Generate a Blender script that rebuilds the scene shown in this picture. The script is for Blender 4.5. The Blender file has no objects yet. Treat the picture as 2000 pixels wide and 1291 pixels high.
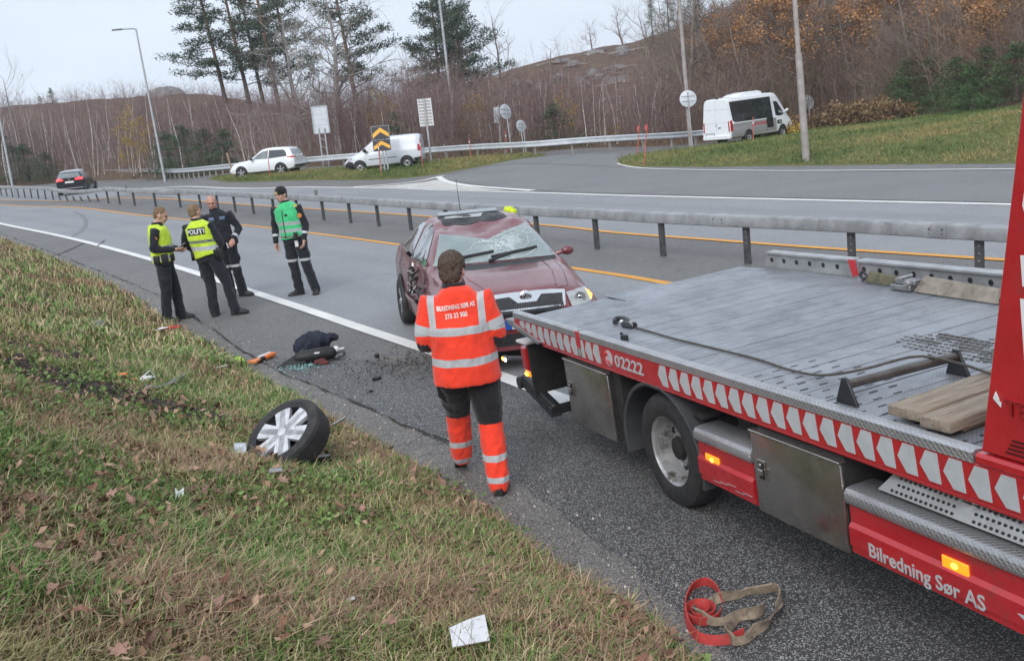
import bpy, bmesh, math, random
import numpy as np
from mathutils import Vector, Matrix
from mathutils.bvhtree import BVHTree
random.seed(7); np.random.seed(7)
R = math.radians
SC = bpy.context.scene
COL = SC.collection

# ------------------------------------------------------------------ camera
F_PX, CX, CY = 2000.0, 1000.0, 645.5          # the photograph is 2000 px wide
ROLL, PITCH, EYE = R(6.3), R(11.8), 2.65
FW = np.array([0, math.cos(PITCH), -math.sin(PITCH)])
RT0 = np.array([1.0, 0, 0]); UP0 = np.array([0, math.sin(PITCH), math.cos(PITCH)])
RT = math.cos(ROLL) * RT0 - math.sin(ROLL) * UP0
UP = math.sin(ROLL) * RT0 + math.cos(ROLL) * UP0
CAM = np.array([0, 0, EYE])
cam_d = bpy.data.cameras.new('camera'); cam = bpy.data.objects.new('camera', cam_d); COL.objects.link(cam)
cam_d.sensor_fit = 'HORIZONTAL'; cam_d.sensor_width = 36; cam_d.lens = 36; cam_d.clip_start = 0.05; cam_d.clip_end = 3000
cam.matrix_world = Matrix(((RT[0], UP[0], -FW[0], 0), (RT[1], UP[1], -FW[1], 0), (RT[2], UP[2], -FW[2], EYE), (0, 0, 0, 1)))
SC.camera = cam

# ------------------------------------------------------------------ sky, sun, exposure
SUN_EL, SUN_AZ = R(38), R(200)
world = bpy.data.worlds.new('World'); SC.world = world; world.use_nodes = True
nt = world.node_tree; nt.nodes.clear()
sky = nt.nodes.new('ShaderNodeTexSky'); sky.sky_type = 'NISHITA'; sky.sun_disc = False
sky.sun_elevation = SUN_EL; sky.sun_rotation = SUN_AZ; sky.air_density = 1.0; sky.dust_density = 2.5; sky.ozone_density = 1.0
hs = nt.nodes.new('ShaderNodeHueSaturation'); hs.inputs['Saturation'].default_value = 0.22
mx = nt.nodes.new('ShaderNodeMixRGB'); mx.blend_type = 'MIX'; mx.inputs[0].default_value = 0.86
mx.inputs[2].default_value = (6.9, 7.75, 8.95, 1)          # the even cloud layer
bg = nt.nodes.new('ShaderNodeBackground'); bg.inputs['Strength'].default_value = 0.095
wo = nt.nodes.new('ShaderNodeOutputWorld')
nt.links.new(sky.outputs[0], hs.inputs['Color']); nt.links.new(hs.outputs[0], mx.inputs[1])
tc = nt.nodes.new('ShaderNodeTexCoord'); mpw = nt.nodes.new('ShaderNodeMapping'); mpw.inputs['Scale'].default_value = (1.4, 1.4, 5)
cn = nt.nodes.new('ShaderNodeTexNoise'); cn.inputs['Scale'].default_value = 1.6; cn.inputs['Detail'].default_value = 5; cn.inputs['Roughness'].default_value = .55; nt.links.new(tc.outputs['Generated'], mpw.inputs[0]); nt.links.new(mpw.outputs[0], cn.inputs['Vector'])
cr_ = nt.nodes.new('ShaderNodeMapRange'); cr_.inputs[1].default_value = .3; cr_.inputs[2].default_value = .7; cr_.inputs[3].default_value = .93; cr_.inputs[4].default_value = 1.07; nt.links.new(cn.outputs['Fac'], cr_.inputs[0])
cm = nt.nodes.new('ShaderNodeMixRGB'); cm.blend_type = 'MULTIPLY'; cm.inputs[0].default_value = 1; nt.links.new(mx.outputs[0], cm.inputs[1]); nt.links.new(cr_.outputs[0], cm.inputs[2])
nt.links.new(cm.outputs[0], bg.inputs[0]); nt.links.new(bg.outputs[0], wo.inputs[0])
sun_d = bpy.data.lights.new('sun', 'SUN'); sun_d.energy = 1.45; sun_d.angle = R(40); sun_d.color = (1, 0.97, 0.93)
sun = bpy.data.objects.new('sun', sun_d); COL.objects.link(sun)
sun.rotation_euler = (R(90) - SUN_EL, 0, math.pi - SUN_AZ)
SC.view_settings.view_transform = 'Standard'; SC.view_settings.look = 'None'
SC.view_settings.exposure = 0.5; SC.view_settings.gamma = 1.0; SC.view_settings.use_curve_mapping = False
SC.cycles.max_bounces = 6; SC.cycles.transparent_max_bounces = 8

# ------------------------------------------------------------------ terrain
def sstep(a, b, v):
    t = np.clip((np.asarray(v, float) - a) / (b - a), 0, 1); return t * t * (3 - 2 * t)
def T(x, y):
    """height of the paved ground: it climbs gently to the west and a little under the far ramp"""
    x = np.asarray(x, float); y = np.asarray(y, float)
    xs = np.clip(x, -160, 160)
    sp = np.where(-xs > 20, -xs, np.log1p(np.exp(np.clip(-xs, -50, 30) / 1.5)) * 1.5)
    return 0.026 * sp + 0.55 * sstep(40, 58, y) * (1 - sstep(3, 12, x)) * sstep(-26, -12, x) - .04 * sstep(46, 57, y) * sstep(7, 14, x)
def ray(u, v):
    return (u - CX) / F_PX * RT + (CY - v) / F_PX * UP + FW
def hit(u, v, fn=T, dz=0.0, tmax=400):
    d = ray(u, v); ts = np.geomspace(2.5, tmax, 1200); P = CAM + ts[:, None] * d
    f = P[:, 2] - (fn(P[:, 0], P[:, 1]) + dz)
    k = np.argmax(f < 0)
    if f[k] >= 0: k = len(ts) - 1
    a, b = ts[max(k - 1, 0)], ts[k]
    for _ in range(30):
        m = (a + b) / 2; p = CAM + m * d
        if p[2] - (float(fn(p[0], p[1])) + dz) < 0: b = m
        else: a = m
    return CAM + b * d
def at(u, v, dep): return CAM + ray(u, v) * dep
def px(p):
    q = np.asarray(p, float) - CAM; d = q @ FW
    return CX + F_PX * (q @ RT) / d, CY - F_PX * (q @ UP) / d, d

# ------------------------------------------------------------------ mesh helper
class MB:
    def __init__(s): s.v = []; s.f = []; s.m = []
    def add(s, vs, fs, mi=0):
        o = len(s.v); s.v.extend([tuple(p) for p in vs]); s.f.extend([tuple(i + o for i in f) for f in fs]); s.m.extend([mi] * len(fs)); return s
    def box(s, a, b, mi=0, M=None):
        x0, y0, z0 = a; x1, y1, z1 = b
        vs = [(x0, y0, z0), (x1, y0, z0), (x1, y1, z0), (x0, y1, z0), (x0, y0, z1), (x1, y0, z1), (x1, y1, z1), (x0, y1, z1)]
        if M is not None: vs = [tuple(M @ Vector(p)) for p in vs]
        return s.add(vs, [(3, 2, 1, 0), (4, 5, 6, 7), (0, 1, 5, 4), (1, 2, 6, 5), (2, 3, 7, 6), (3, 0, 4, 7)], mi)
    def tube(s, pts, rad, n=8, mi=0, cap=True, flat=None, ref=None):
        """pts: path; rad: radius or list; flat: (a,b) scale of the two section axes"""
        pts = [Vector(p) for p in pts]; k = len(pts)
        rad = [rad] * k if not hasattr(rad, '__len__') else list(rad)
        vs = []; up = Vector(ref) if ref else None
        prev = None
        for i in range(k):
            d = (pts[min(i + 1, k - 1)] - pts[max(i - 1, 0)])
            d = d.normalized() if d.length > 1e-9 else Vector((0, 0, 1))
            if up is not None: a = up - d * up.dot(d)
            elif prev is not None: a = prev - d * prev.dot(d)
            else: a = (Vector((1, 0, 0)) if abs(d.x) < 0.9 else Vector((0, 1, 0))); a = a - d * a.dot(d)
            if a.length < 1e-6: a = d.orthogonal()
            a.normalize(); b = d.cross(a); prev = a
            r = rad[i]; ra, rb = (r if hasattr(r, '__len__') else (r, r))
            if flat: ra, rb = ra * flat[0], rb * flat[1]
            for j in range(n):
                t = 2 * math.pi * j / n
                vs.append(pts[i] + a * (ra * math.cos(t)) + b * (rb * math.sin(t)))
        fs = []
        for i in range(k - 1):
            for j in range(n):
                fs.append((i * n + j, i * n + (j + 1) % n, (i + 1) * n + (j + 1) % n, (i + 1) * n + j))
        if cap: fs.append(tuple(range(n - 1, -1, -1))); fs.append(tuple((k - 1) * n + j for j in range(n)))
        return s.add(vs, fs, mi)
    def limb(s, pts, rad, n=12, mi=0):
        """closed tube with round ends"""
        pts = [Vector(p) for p in pts]; rad = [(r, r) if not hasattr(r, '__len__') else r for r in rad]
        a = (pts[0] - pts[1]).normalized(); b = (pts[-1] - pts[-2]).normalized()
        r0 = min(rad[0]); r1 = min(rad[-1])
        P = [pts[0] + a * r0 * .95, pts[0] + a * r0 * .7] + pts + [pts[-1] + b * r1 * .7, pts[-1] + b * r1 * .95]
        sc = lambda r, k: (r[0] * k, r[1] * k)
        Q = [sc(rad[0], .3), sc(rad[0], .72)] + rad + [sc(rad[-1], .72), sc(rad[-1], .3)]
        return s.tube(P, Q, n, mi)
    def ell(s, c, r, n=16, m=10, mi=0, M=None):
        vs = [(0, 0, -1)]; fs = []
        for i in range(1, m):
            t = math.pi * i / m
            for j in range(n):
                p = 2 * math.pi * j / n; vs.append((math.sin(t) * math.cos(p), math.sin(t) * math.sin(p), -math.cos(t)))
        vs.append((0, 0, 1)); L = len(vs) - 1
        for j in range(n): fs.append((0, 1 + (j + 1) % n, 1 + j)); fs.append((L, 1 + (m - 2) * n + j, 1 + (m - 2) * n + (j + 1) % n))
        for i in range(m - 2):
            for j in range(n): fs.append((1 + i * n + j, 1 + i * n + (j + 1) % n, 1 + (i + 1) * n + (j + 1) % n, 1 + (i + 1) * n + j))
        out = []
        for p in vs:
            q = Vector((p[0] * r[0], p[1] * r[1], p[2] * r[2]))
            if M is not None: q = M @ q
            out.append(q + Vector(c))
        return s.add(out, fs, mi)
    def prism(s, poly, d, mi=0):
        """poly: 3-D outline, d: extrusion vector"""
        n = len(poly); d = Vector(d); vs = [Vector(p) for p in poly] + [Vector(p) + d for p in poly]
        fs = [tuple(range(n - 1, -1, -1)), tuple(range(n, 2 * n))] + [(i, (i + 1) % n, n + (i + 1) % n, n + i) for i in range(n)]
        return s.add(vs, fs, mi)
    def lathe(s, prof, n=24, axis='Y', c=(0, 0, 0), mi=0, close=False):
        """prof: (radius, along axis)"""
        vs = []; k = len(prof)
        for r, h in prof:
            for j in range(n):
                t = 2 * math.pi * j / n; a, b = r * math.cos(t), r * math.sin(t)
                p = {'Y': (a, h, b), 'Z': (a, b, h), 'X': (h, a, b)}[axis]
                vs.append((p[0] + c[0], p[1] + c[1], p[2] + c[2]))
        fs = [(i * n + j, i * n + (j + 1) % n, ((i + 1) % k) * n + (j + 1) % n, ((i + 1) % k) * n + j) for i in range(k if close else k - 1) for j in range(n)]
        return s.add(vs, fs, mi)
    def loft(s, secs, closed=True, cap=True, mi=0):
        n = len(secs[0]); vs = [p for q in secs for p in q]; fs = []
        for i in range(len(secs) - 1):
            for j in range(n if closed else n - 1):
                fs.append((i * n + j, i * n + (j + 1) % n, (i + 1) * n + (j + 1) % n, (i + 1) * n + j))
        if cap and closed: fs.append(tuple(range(n - 1, -1, -1))); fs.append(tuple((len(secs) - 1) * n + j for j in range(n)))
        return s.add(vs, fs, mi)
    def mesh(s, name, mats, bevel=0, segs=1, smooth=35, fix=True, bangle=30):
        me = bpy.data.meshes.new(name); me.from_pydata(s.v, [], s.f)
        for m in (mats if isinstance(mats, (list, tuple)) else [mats]): me.materials.append(m)
        if len(me.materials) > 1: me.polygons.foreach_set('material_index', s.m)
        if fix or bevel:
            bm = bmesh.new(); bm.from_mesh(me)
            if fix: bmesh.ops.recalc_face_normals(bm, faces=bm.faces)
            if bevel:
                es = [e for e in bm.edges if len(e.link_faces) == 2 and e.calc_face_angle(0) > R(bangle)]
                if es: bmesh.ops.bevel(bm, geom=es, offset=bevel, segments=segs, affect='EDGES', profile=.5, clamp_overlap=True)
            bm.to_mesh(me); bm.free()
        if smooth:
            me.polygons.foreach_set('use_smooth', [True] * len(me.polygons)); me.set_sharp_from_angle(angle=R(smooth))
        me.update(); return me
    def build(s, name, mats, parent=None, **k): return link(name, s.mesh(name, mats, **k), parent)

def link(name, data, parent=None, M=None):
    o = bpy.data.objects.new(name, data); COL.objects.link(o)
    if parent is not None: o.parent = parent
    if M is not None: o.matrix_local = M
    return o
def tag(o, label=None, cat=None, group=None, kind=None):
    if label: o['label'] = label
    if cat: o['category'] = cat
    if group: o['group'] = group
    if kind: o['kind'] = kind
    return o
def thing(name, label, cat, loc=(0, 0, 0), rz=0.0, group=None, M=None):
    o = bpy.data.objects.new(name, None); COL.objects.link(o); o.empty_display_size = .2
    if M is not None: o.matrix_world = M
    else: o.location = loc; o.rotation_euler = (0, 0, rz)
    return tag(o, label, cat, group)
def copy_tree(o, parent=None, label=None):
    c = o.copy(); COL.objects.link(c)
    if parent is not None: c.parent = parent
    if label: c['label'] = label
    for ch in list(o.children): copy_tree(ch, c)
    return c
def npmesh(name, verts, faces, mat, attr=None, smooth=False):
    """fast mesh from numpy arrays (faces all of one size); attr: dict name -> per-face float/colour or per-vertex colour"""
    me = bpy.data.meshes.new(name); V = np.asarray(verts, np.float32); Fc = np.asarray(faces, np.int32); n, k = Fc.shape
    me.vertices.add(len(V)); me.vertices.foreach_set('co', V.ravel())
    me.loops.add(n * k); me.loops.foreach_set('vertex_index', Fc.ravel())
    me.polygons.add(n); me.polygons.foreach_set('loop_start', np.arange(0, n * k, k, dtype=np.int32))
    me.update(calc_edges=True)
    for m in (mat if isinstance(mat, (list, tuple)) else [mat]): me.materials.append(m)
    for nm, (dom, arr) in (attr or {}).items():
        arr = np.asarray(arr, np.float32)
        if arr.ndim == 1: a = me.attributes.new(nm, 'FLOAT', dom); a.data.foreach_set('value', arr)
        else: a = me.attributes.new(nm, 'FLOAT_COLOR', dom); a.data.foreach_set('color', arr.ravel())
    if smooth: me.polygons.foreach_set('use_smooth', np.ones(n, bool))
    return me

# ------------------------------------------------------------------ material helper
class NT:
    def __init__(s, name):
        s.mat = bpy.data.materials.new(name); s.mat.use_nodes = True; s.t = s.mat.node_tree
        s.b = s.t.nodes['Principled BSDF']; s.t.nodes['Material Output']
        s.obj = None
    def n(s, kind, **k):
        nd = s.t.nodes.new('ShaderNode' + kind)
        for a, v in k.items(): setattr(nd, a, v)
        return nd
    def l(s, a, b): s.t.links.new(a, b)
    def co(s, which='Object'):
        if not hasattr(s, '_tc'): s._tc = s.n('TexCoord')
        return s._tc.outputs[which]
    def world(s):
        if not hasattr(s, '_geo'): s._geo = s.n('NewGeometry')
        return s._geo.outputs['Position']
    def noise(s, scale, detail=4, rough=.6, vec=None, out='Fac', dist=0.0):
        nd = s.n('TexNoise'); nd.inputs['Scale'].default_value = scale; nd.inputs['Detail'].default_value = detail; nd.inputs['Roughness'].default_value = rough
        nd.inputs['Distortion'].default_value = dist
        s.l(vec if vec is not None else s.co(), nd.inputs['Vector']); return nd.outputs[out]
    def vor(s, scale, feature='F1', vec=None, out='Distance', rnd=1.0):
        nd = s.n('TexVoronoi', feature=feature); nd.inputs['Scale'].default_value = scale; nd.inputs['Randomness'].default_value = rnd
        s.l(vec if vec is not None else s.co(), nd.inputs['Vector']); return nd.outputs[out]
    def math(s, op, a, b=None, c=None, clamp=False):
        nd = s.n('Math', operation=op); nd.use_clamp = clamp
        for i, q in enumerate((a, b, c)):
            if q is None: continue
            if isinstance(q, (int, float)): nd.inputs[i].default_value = q
            else: s.l(q, nd.inputs[i])
        return nd.outputs[0]
    def rng(s, v, a, b, c=0.0, d=1.0, smooth=True):
        nd = s.n('MapRange'); nd.interpolation_type = 'SMOOTHSTEP' if smooth else 'LINEAR'
        s.l(v, nd.inputs[0])
        for i, q in enumerate((a, b, c, d)): nd.inputs[i + 1].default_value = q
        return nd.outputs[0]
    def mix(s, f, a, b, mode='MIX'):
        nd = s.n('MixRGB', blend_type=mode)
        for i, q in enumerate((f, a, b)):
            if isinstance(q, (int, float)): nd.inputs[i].default_value = q if i == 0 else (q, q, q, 1)[0:4] if False else ((q, q, q, 1) if i else q)
            elif isinstance(q, tuple): nd.inputs[i].default_value = q if len(q) == 4 else q + (1,)
            else: s.l(q, nd.inputs[i])
        return nd.outputs[0]
    def xyz(s, vec=None):
        nd = s.n('SeparateXYZ'); s.l(vec if vec is not None else s.co(), nd.inputs[0]); return nd.outputs
    def attr(s, name, out='Color'):
        nd = s.n('Attribute', attribute_name=name); return nd.outputs[out]
    def bump(s, h, strength=.3, dist=.01):
        nd = s.n('Bump'); nd.inputs['Strength'].default_value = strength; nd.inputs['Distance'].default_value = dist
        s.l(h, nd.inputs['Height']); s.l(nd.outputs[0], s.b.inputs['Normal']); return nd
    def set(s, **k):
        for a, v in k.items():
            nm = {'base': 'Base Color', 'rough': 'Roughness', 'metal': 'Metallic', 'alpha': 'Alpha', 'coat': 'Coat Weight', 'spec': 'Specular IOR Level', 'emit': 'Emission Color', 'estr': 'Emission Strength', 'trans': 'Transmission Weight', 'ior': 'IOR', 'sub': 'Subsurface Weight', 'sheen': 'Sheen Weight', 'crough': 'Coat Roughness'}[a]
            if isinstance(v, (int, float)): s.b.inputs[nm].default_value = v
            elif isinstance(v, tuple): s.b.inputs[nm].default_value = v if len(v) == 4 else v + (1,)
            else: s.l(v, s.b.inputs[nm])
        return s
def rgb(*c): return tuple(((v / 255) / 12.92 if v / 255 <= .04045 else ((v / 255 + .055) / 1.055) ** 2.4) for v in c)
def pm(name, base, rough=.5, metal=0, var=.12, scale=6.0, bump=0.0, bscale=60.0, coat=0, rvar=.1, spec=.5, dirt=None, emit=None, estr=0, bdist=.004, sheen=0):
    m = NT(name); f = m.noise(scale, 5, .62)
    lo = tuple(max(0, c * (1 - var)) for c in base); hi = tuple(min(1, c * (1 + var)) for c in base)
    colr = m.mix(m.rng(f, .3, .7), lo, hi)
    if dirt:
        dc, ds, dl, dh = dirt; g = m.rng(m.noise(ds, 6, .7, dist=.4), dl, dh); colr = m.mix(g, colr, dc)
    m.set(base=colr, metal=metal, coat=coat, spec=spec, sheen=sheen)
    m.set(rough=m.rng(m.noise(scale * 2.3, 4), .25, .75, max(0, rough - rvar), min(1, rough + rvar)))
    if bump: m.bump(m.noise(bscale, 4, .6), bump, bdist)
    if emit: m.set(emit=emit, estr=estr)
    return m.mat

# ------------------------------------------------------------------ curve tools
def smooth_line(pts, step=.5):
    """Catmull-Rom through 2-D/3-D points, resampled"""
    P = np.asarray(pts, float); P = np.vstack([2 * P[0] - P[1], P, 2 * P[-1] - P[-2]]); out = []
    for i in range(1, len(P) - 2):
        p0, p1, p2, p3 = P[i - 1:i + 3]; n = max(2, int(np.linalg.norm(p2 - p1) / step))
        for t in np.linspace(0, 1, n, endpoint=False):
            out.append(.5 * ((2 * p1) + (-p0 + p2) * t + (2 * p0 - 5 * p1 + 4 * p2 - p3) * t * t + (-p0 + 3 * p1 - 3 * p2 + p3) * t ** 3))
    out.append(P[-2]); return np.array(out)
def resample(P, step):
    P = np.asarray(P, float); d = np.r_[0, np.cumsum(np.linalg.norm(np.diff(P, axis=0), axis=1))]
    n = max(2, int(round(d[-1] / step)) + 1); s = np.linspace(0, d[-1], n)
    return np.stack([np.interp(s, d, P[:, k]) for k in range(P.shape[1])], 1)
def ground_line(pix, step=.5, fn=T):
    """points read off the photograph, laid on the ground and joined smoothly (x, y only)"""
    return smooth_line([hit(u, v, fn)[:2] for u, v in pix], step)
def normals2(P):
    d = np.gradient(P, axis=0); d /= np.linalg.norm(d, axis=1)[:, None] + 1e-9
    return np.stack([-d[:, 1], d[:, 0]], 1)
def sdist(X, Y, L):
    """signed distance to polyline L (positive on its left), vectorised"""
    shp = X.shape; Q = np.stack([X.ravel(), Y.ravel()], 1); best = np.full(len(Q), 1e9); sg = np.ones(len(Q))
    for a, b in zip(L[:-1], L[1:]):
        ab = b - a; t = np.clip(((Q - a) @ ab) / (ab @ ab + 1e-12), 0, 1); d = Q - (a + t[:, None] * ab)
        dd = np.hypot(d[:, 0], d[:, 1]); cr = ab[0] * (Q[:, 1] - a[1]) - ab[1] * (Q[:, 0] - a[0])
        m = dd < best; best[m] = dd[m]; sg[m] = np.sign(cr[m])
    return (best * sg).reshape(shp)
def vnoise(X, Y, scale, seed=0):
    """smooth value noise in numpy"""
    x = X * scale + seed * 17.3; y = Y * scale - seed * 9.1; xi = np.floor(x).astype(int); yi = np.floor(y).astype(int); fx = x - xi; fy = y - yi
    fx = fx * fx * (3 - 2 * fx); fy = fy * fy * (3 - 2 * fy)
    def h(a, b):
        n = (a * 374761393 + b * 668265263 + seed * 1442695) & 0x7fffffff; n = ((n ^ (n >> 13)) * 1274126177) & 0x7fffffff
        return ((n ^ (n >> 16)) & 0xffff) / 65535.0
    return (h(xi, yi) * (1 - fx) + h(xi + 1, yi) * fx) * (1 - fy) + (h(xi, yi + 1) * (1 - fx) + h(xi + 1, yi + 1) * fx) * fy
def fbm(X, Y, scale, oct=4, seed=0):
    X = np.asarray(X, float); Y = np.asarray(Y, float)
    s = 0; a = 1; n = 0
    for k in range(oct): s = s + a * vnoise(X, Y, scale * 2 ** k, seed + k); n += a; a *= .5
    return s / n
# ------------------------------------------------------------------ lines of the road, read off the photograph and laid on the ground
def ext(P, a, b):
    """lengthen a line by a metres at its start and b at its end"""
    P = np.asarray(P); d0 = P[0] - P[2]; d1 = P[-1] - P[-3]
    d0 = d0 / np.linalg.norm(d0); d1 = d1 / np.linalg.norm(d1)
    return np.vstack([P[0] + d0 * a, P, P[-1] + d1 * b])
GRASS_EDGE = ext(ground_line([(0, 465), (100, 502), (200, 545), (275, 590), (350, 640), (430, 688), (500, 735), (590, 785), (700, 845), (790, 900), (900, 970), (1000, 1045), (1060, 1100), (1150, 1150), (1230, 1195), (1290, 1240), (1360, 1300)], .2), 60, 9)
CRACK = ext(ground_line([(0, 456), (150, 513), (290, 570), (400, 636), (520, 715), (610, 752), (700, 790), (790, 832), (870, 868)], .2), 40, 0)
ASPH_EDGE = ext(ground_line([(0, 456), (150, 513), (290, 570), (400, 636), (520, 715), (610, 752), (700, 790), (790, 832), (870, 868), (1000, 945), (1100, 1010), (1200, 1085), (1300, 1170), (1420, 1290)], .2), 60, 6)
WHITE_N = ext(ground_line([(0, 437), (120, 462), (250, 495), (370, 530), (490, 570), (600, 606), (700, 640), (850, 690), (975, 735), (1110, 785)], .4), 60, 14)
ORANGE_N = ext(ground_line([(0, 400), (100, 404), (250, 418), (370, 430), (500, 443), (640, 460), (750, 475), (1000, 508), (1200, 537), (1290, 552)], .4), 40, 16)
ORANGE_F = ext(ground_line([(300, 388), (450, 398), (600, 408), (800, 421), (1060, 440), (1200, 455), (1400, 470), (1600, 485), (1950, 508)], .4), 40, 8)
WHITE_F = ext(ground_line([(0, 372), (120, 370), (200, 368), (400, 366), (600, 366), (760, 368), (860, 372), (1040, 377), (1200, 382), (1600, 392), (1960, 400)], .4), 60, 12)
RAIL_N = ext(ground_line([(20, 385), (115, 392), (240, 400), (380, 407), (525, 421), (650, 432), (755, 444), (900, 460), (1060, 477), (1170, 487), (1300, 501), (1455, 515), (1655, 533), (1910, 560)], .4), 25, 9)
ISL_NEAR = ground_line([(400, 351), (430, 355), (470, 357), (600, 353), (700, 353), (760, 351), (830, 345), (900, 333), (950, 324), (1010, 312), (1068, 305)], .4)
ISL_FAR = ground_line([(1064, 302), (1010, 303), (950, 308), (900, 312), (850, 317), (760, 325), (680, 330), (600, 336), (500, 342), (440, 347)], .4)
BANK_NEAR = ext(ground_line([(1195, 318), (1203, 322), (1225, 326), (1300, 327), (1400, 327), (1700, 323), (1970, 321)], .4), 0, 25)
BANK_RAMP = ground_line([(1195, 318), (1205, 311), (1230, 304), (1290, 297), (1370, 288), (1440, 279), (1500, 271)], .4)
RAMP_WHITE = ext(ground_line([(1206, 320), (1235, 327), (1300, 331), (1450, 333.5), (1600, 334), (1970, 331)], .4), 0, 9)
GORE_L = ground_line([(690, 366), (760, 361), (820, 354), (856, 346), (868, 344)], .3)
GORE_R = ground_line([(856, 346), (870, 354), (900, 361), (960, 367), (1040, 373)], .3)
RAIL_F = ext(ground_line([(185, 349), (300, 348), (455, 346), (540, 341), (620, 333), (760, 322), (900, 312), (1060, 305), (1200, 295), (1300, 289), (1370, 283), (1392, 281)], .5), 2, 0)

# ------------------------------------------------------------------ materials of the ground
def asphalt(name, lo, hi, spec_a, chip, wear=None):
    m = NT(name); W = m.world()
    big = m.noise(.35, 5, .6, W); fine = m.noise(90, 3, .7, W)
    base = m.mix(m.rng(big, .3, .7), lo, hi)
    base = m.mix(m.rng(fine, .35, .7), m.mix(.5, base, (.0, .0, .0)), base)
    v = m.n('TexVoronoi'); v.inputs['Scale'].default_value = 88; m.l(W, v.inputs['Vector'])
    cell = m.xyz(v.outputs['Color'])[0]
    chipm = m.math('MULTIPLY', m.rng(cell, 1 - chip, 1 - chip + .04), m.rng(v.outputs['Distance'], .42, .30))
    base = m.mix(chipm, base, spec_a)
    v2 = m.n('TexVoronoi'); v2.inputs['Scale'].default_value = 160; m.l(W, v2.inputs['Vector'])
    base = m.mix(m.math('MULTIPLY', m.rng(m.xyz(v2.outputs['Color'])[1], .78, .84), .55), base, spec_a)
    stain = m.rng(m.noise(.9, 6, .7, W, dist=.6), .56, .74)
    base = m.mix(m.math('MULTIPLY', stain, .35), base, tuple(c * .45 for c in lo))
    seam = m.rng(m.math('ABSOLUTE', m.math('SUBTRACT', m.noise(.22, 3, .5, W, dist=1.2), .5)), .0, .004, 1, 0)
    base = m.mix(m.math('MULTIPLY', seam, .18), base, tuple(c * .3 for c in lo))
    if wear:
        ln = m.attr('lane', 'Fac'); tr = None
        for c0 in wear:
            g = m.rng(m.math('ABSOLUTE', m.math('SUBTRACT', m.math('ADD', ln, m.math('MULTIPLY', m.math('SUBTRACT', big, .5), .06)), c0)), .0, .11, 1, 0); tr = g if tr is None else m.math('MAXIMUM', tr, g)
        base = m.mix(m.math('MULTIPLY', tr, .30), base, tuple(k * .62 for k in lo))
    m.set(base=base, rough=m.rng(fine, .3, .7, .52, .85), spec=.45)
    m.bump(m.math('ADD', m.math('MULTIPLY', chipm, .5), m.noise(140, 3, .7, W)), .55, .004)
    return m.mat
M_ASPH = asphalt('shoulder_asphalt', (.135, .129, .127), (.18, .172, .169), (.42, .41, .39), .16)
M_LANE = asphalt('worn_lane_asphalt', (.275, .283, .302), (.325, .333, .35), (.50, .50, .50), .10, (.30, .68))
M_DARK = asphalt('dark_asphalt', (.062, .061, .063), (.09, .089, .092), (.50, .49, .47), .15)
M_RAMP = asphalt('ramp_asphalt', (.18, .18, .185), (.225, .224, .228), (.42, .41, .40), .12)
def paint(name, c, wear=.55):
    m = NT(name); W = m.world()
    f = m.rng(m.noise(22, 6, .75, W), wear, wear + .12)
    m.set(base=m.mix(f, m.mix(m.rng(m.noise(1.5, 4, .6, W), .3, .7), tuple(k * .86 for k in c), c), (.17, .165, .16)), rough=.65)
    m.bump(m.noise(120, 3, .7, W), .3, .003)
    return m.mat
M_WHITE = paint('white_road_paint', (.78, .77, .74), .6)
M_ORANGE = paint('orange_road_paint', (.72, .33, .045), .62)
def ground_mat(name, a, b, c, scale=1.2):
    m = NT(name); W = m.world()
    col = m.mix(m.rng(m.noise(scale, 6, .7, W), .35, .65), a, b)
    col = m.mix(m.rng(m.noise(scale * 3.1, 6, .75, W, dist=.5), .52, .66), col, c)
    col = m.mix(m.math('MULTIPLY', m.rng(m.noise(45, 4, .8, W), .45, .75), .6), col, tuple(k * .5 for k in a))
    m.set(base=col, rough=.95, spec=.2); m.bump(m.noise(30, 6, .75, W), .9, .03)
    return m.mat
M_SOIL = ground_mat('verge_soil', (.10, .075, .045), (.16, .12, .06), (.055, .042, .03))
M_TURF = ground_mat('far_turf', (.115, .135, .045), (.17, .16, .06), (.075, .105, .03), .8)
M_HILL = ground_mat('hill_ground', (.115, .075, .058), (.17, .115, .075), (.07, .05, .04), .25)
M_GRAVEL = asphalt('gravel_edge', (.13, .12, .112), (.185, .172, .16), (.40, .38, .35), .3)

# ------------------------------------------------------------------ paved ground
def sheet(name, xs, ys, fn, mat, dz=0.0, kind='structure', smooth=True):
    X, Y = np.meshgrid(xs, ys); Z = fn(X, Y) + dz; nx, ny = len(xs), len(ys)
    V = np.stack([X.ravel(), Y.ravel(), Z.ravel()], 1); i = np.arange(nx * ny).reshape(ny, nx)
    Fq = np.stack([i[:-1, :-1].ravel(), i[:-1, 1:].ravel(), i[1:, 1:].ravel(), i[1:, :-1].ravel()], 1)
    o = link(name, npmesh(name, V, Fq, mat, smooth=smooth)); o['kind'] = kind; return o
xs = np.unique(np.r_[np.linspace(-900, -150, 12), np.linspace(-150, -50, 40), np.linspace(-50, 30, 200), np.linspace(30, 200, 20), np.linspace(200, 900, 8)])
ys = np.unique(np.r_[np.linspace(-60, -6, 10), np.linspace(-6, 75, 220), np.linspace(75, 190, 40), np.linspace(190, 1200, 12)])
sheet('ground', xs, ys, T, M_ASPH)

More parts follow.
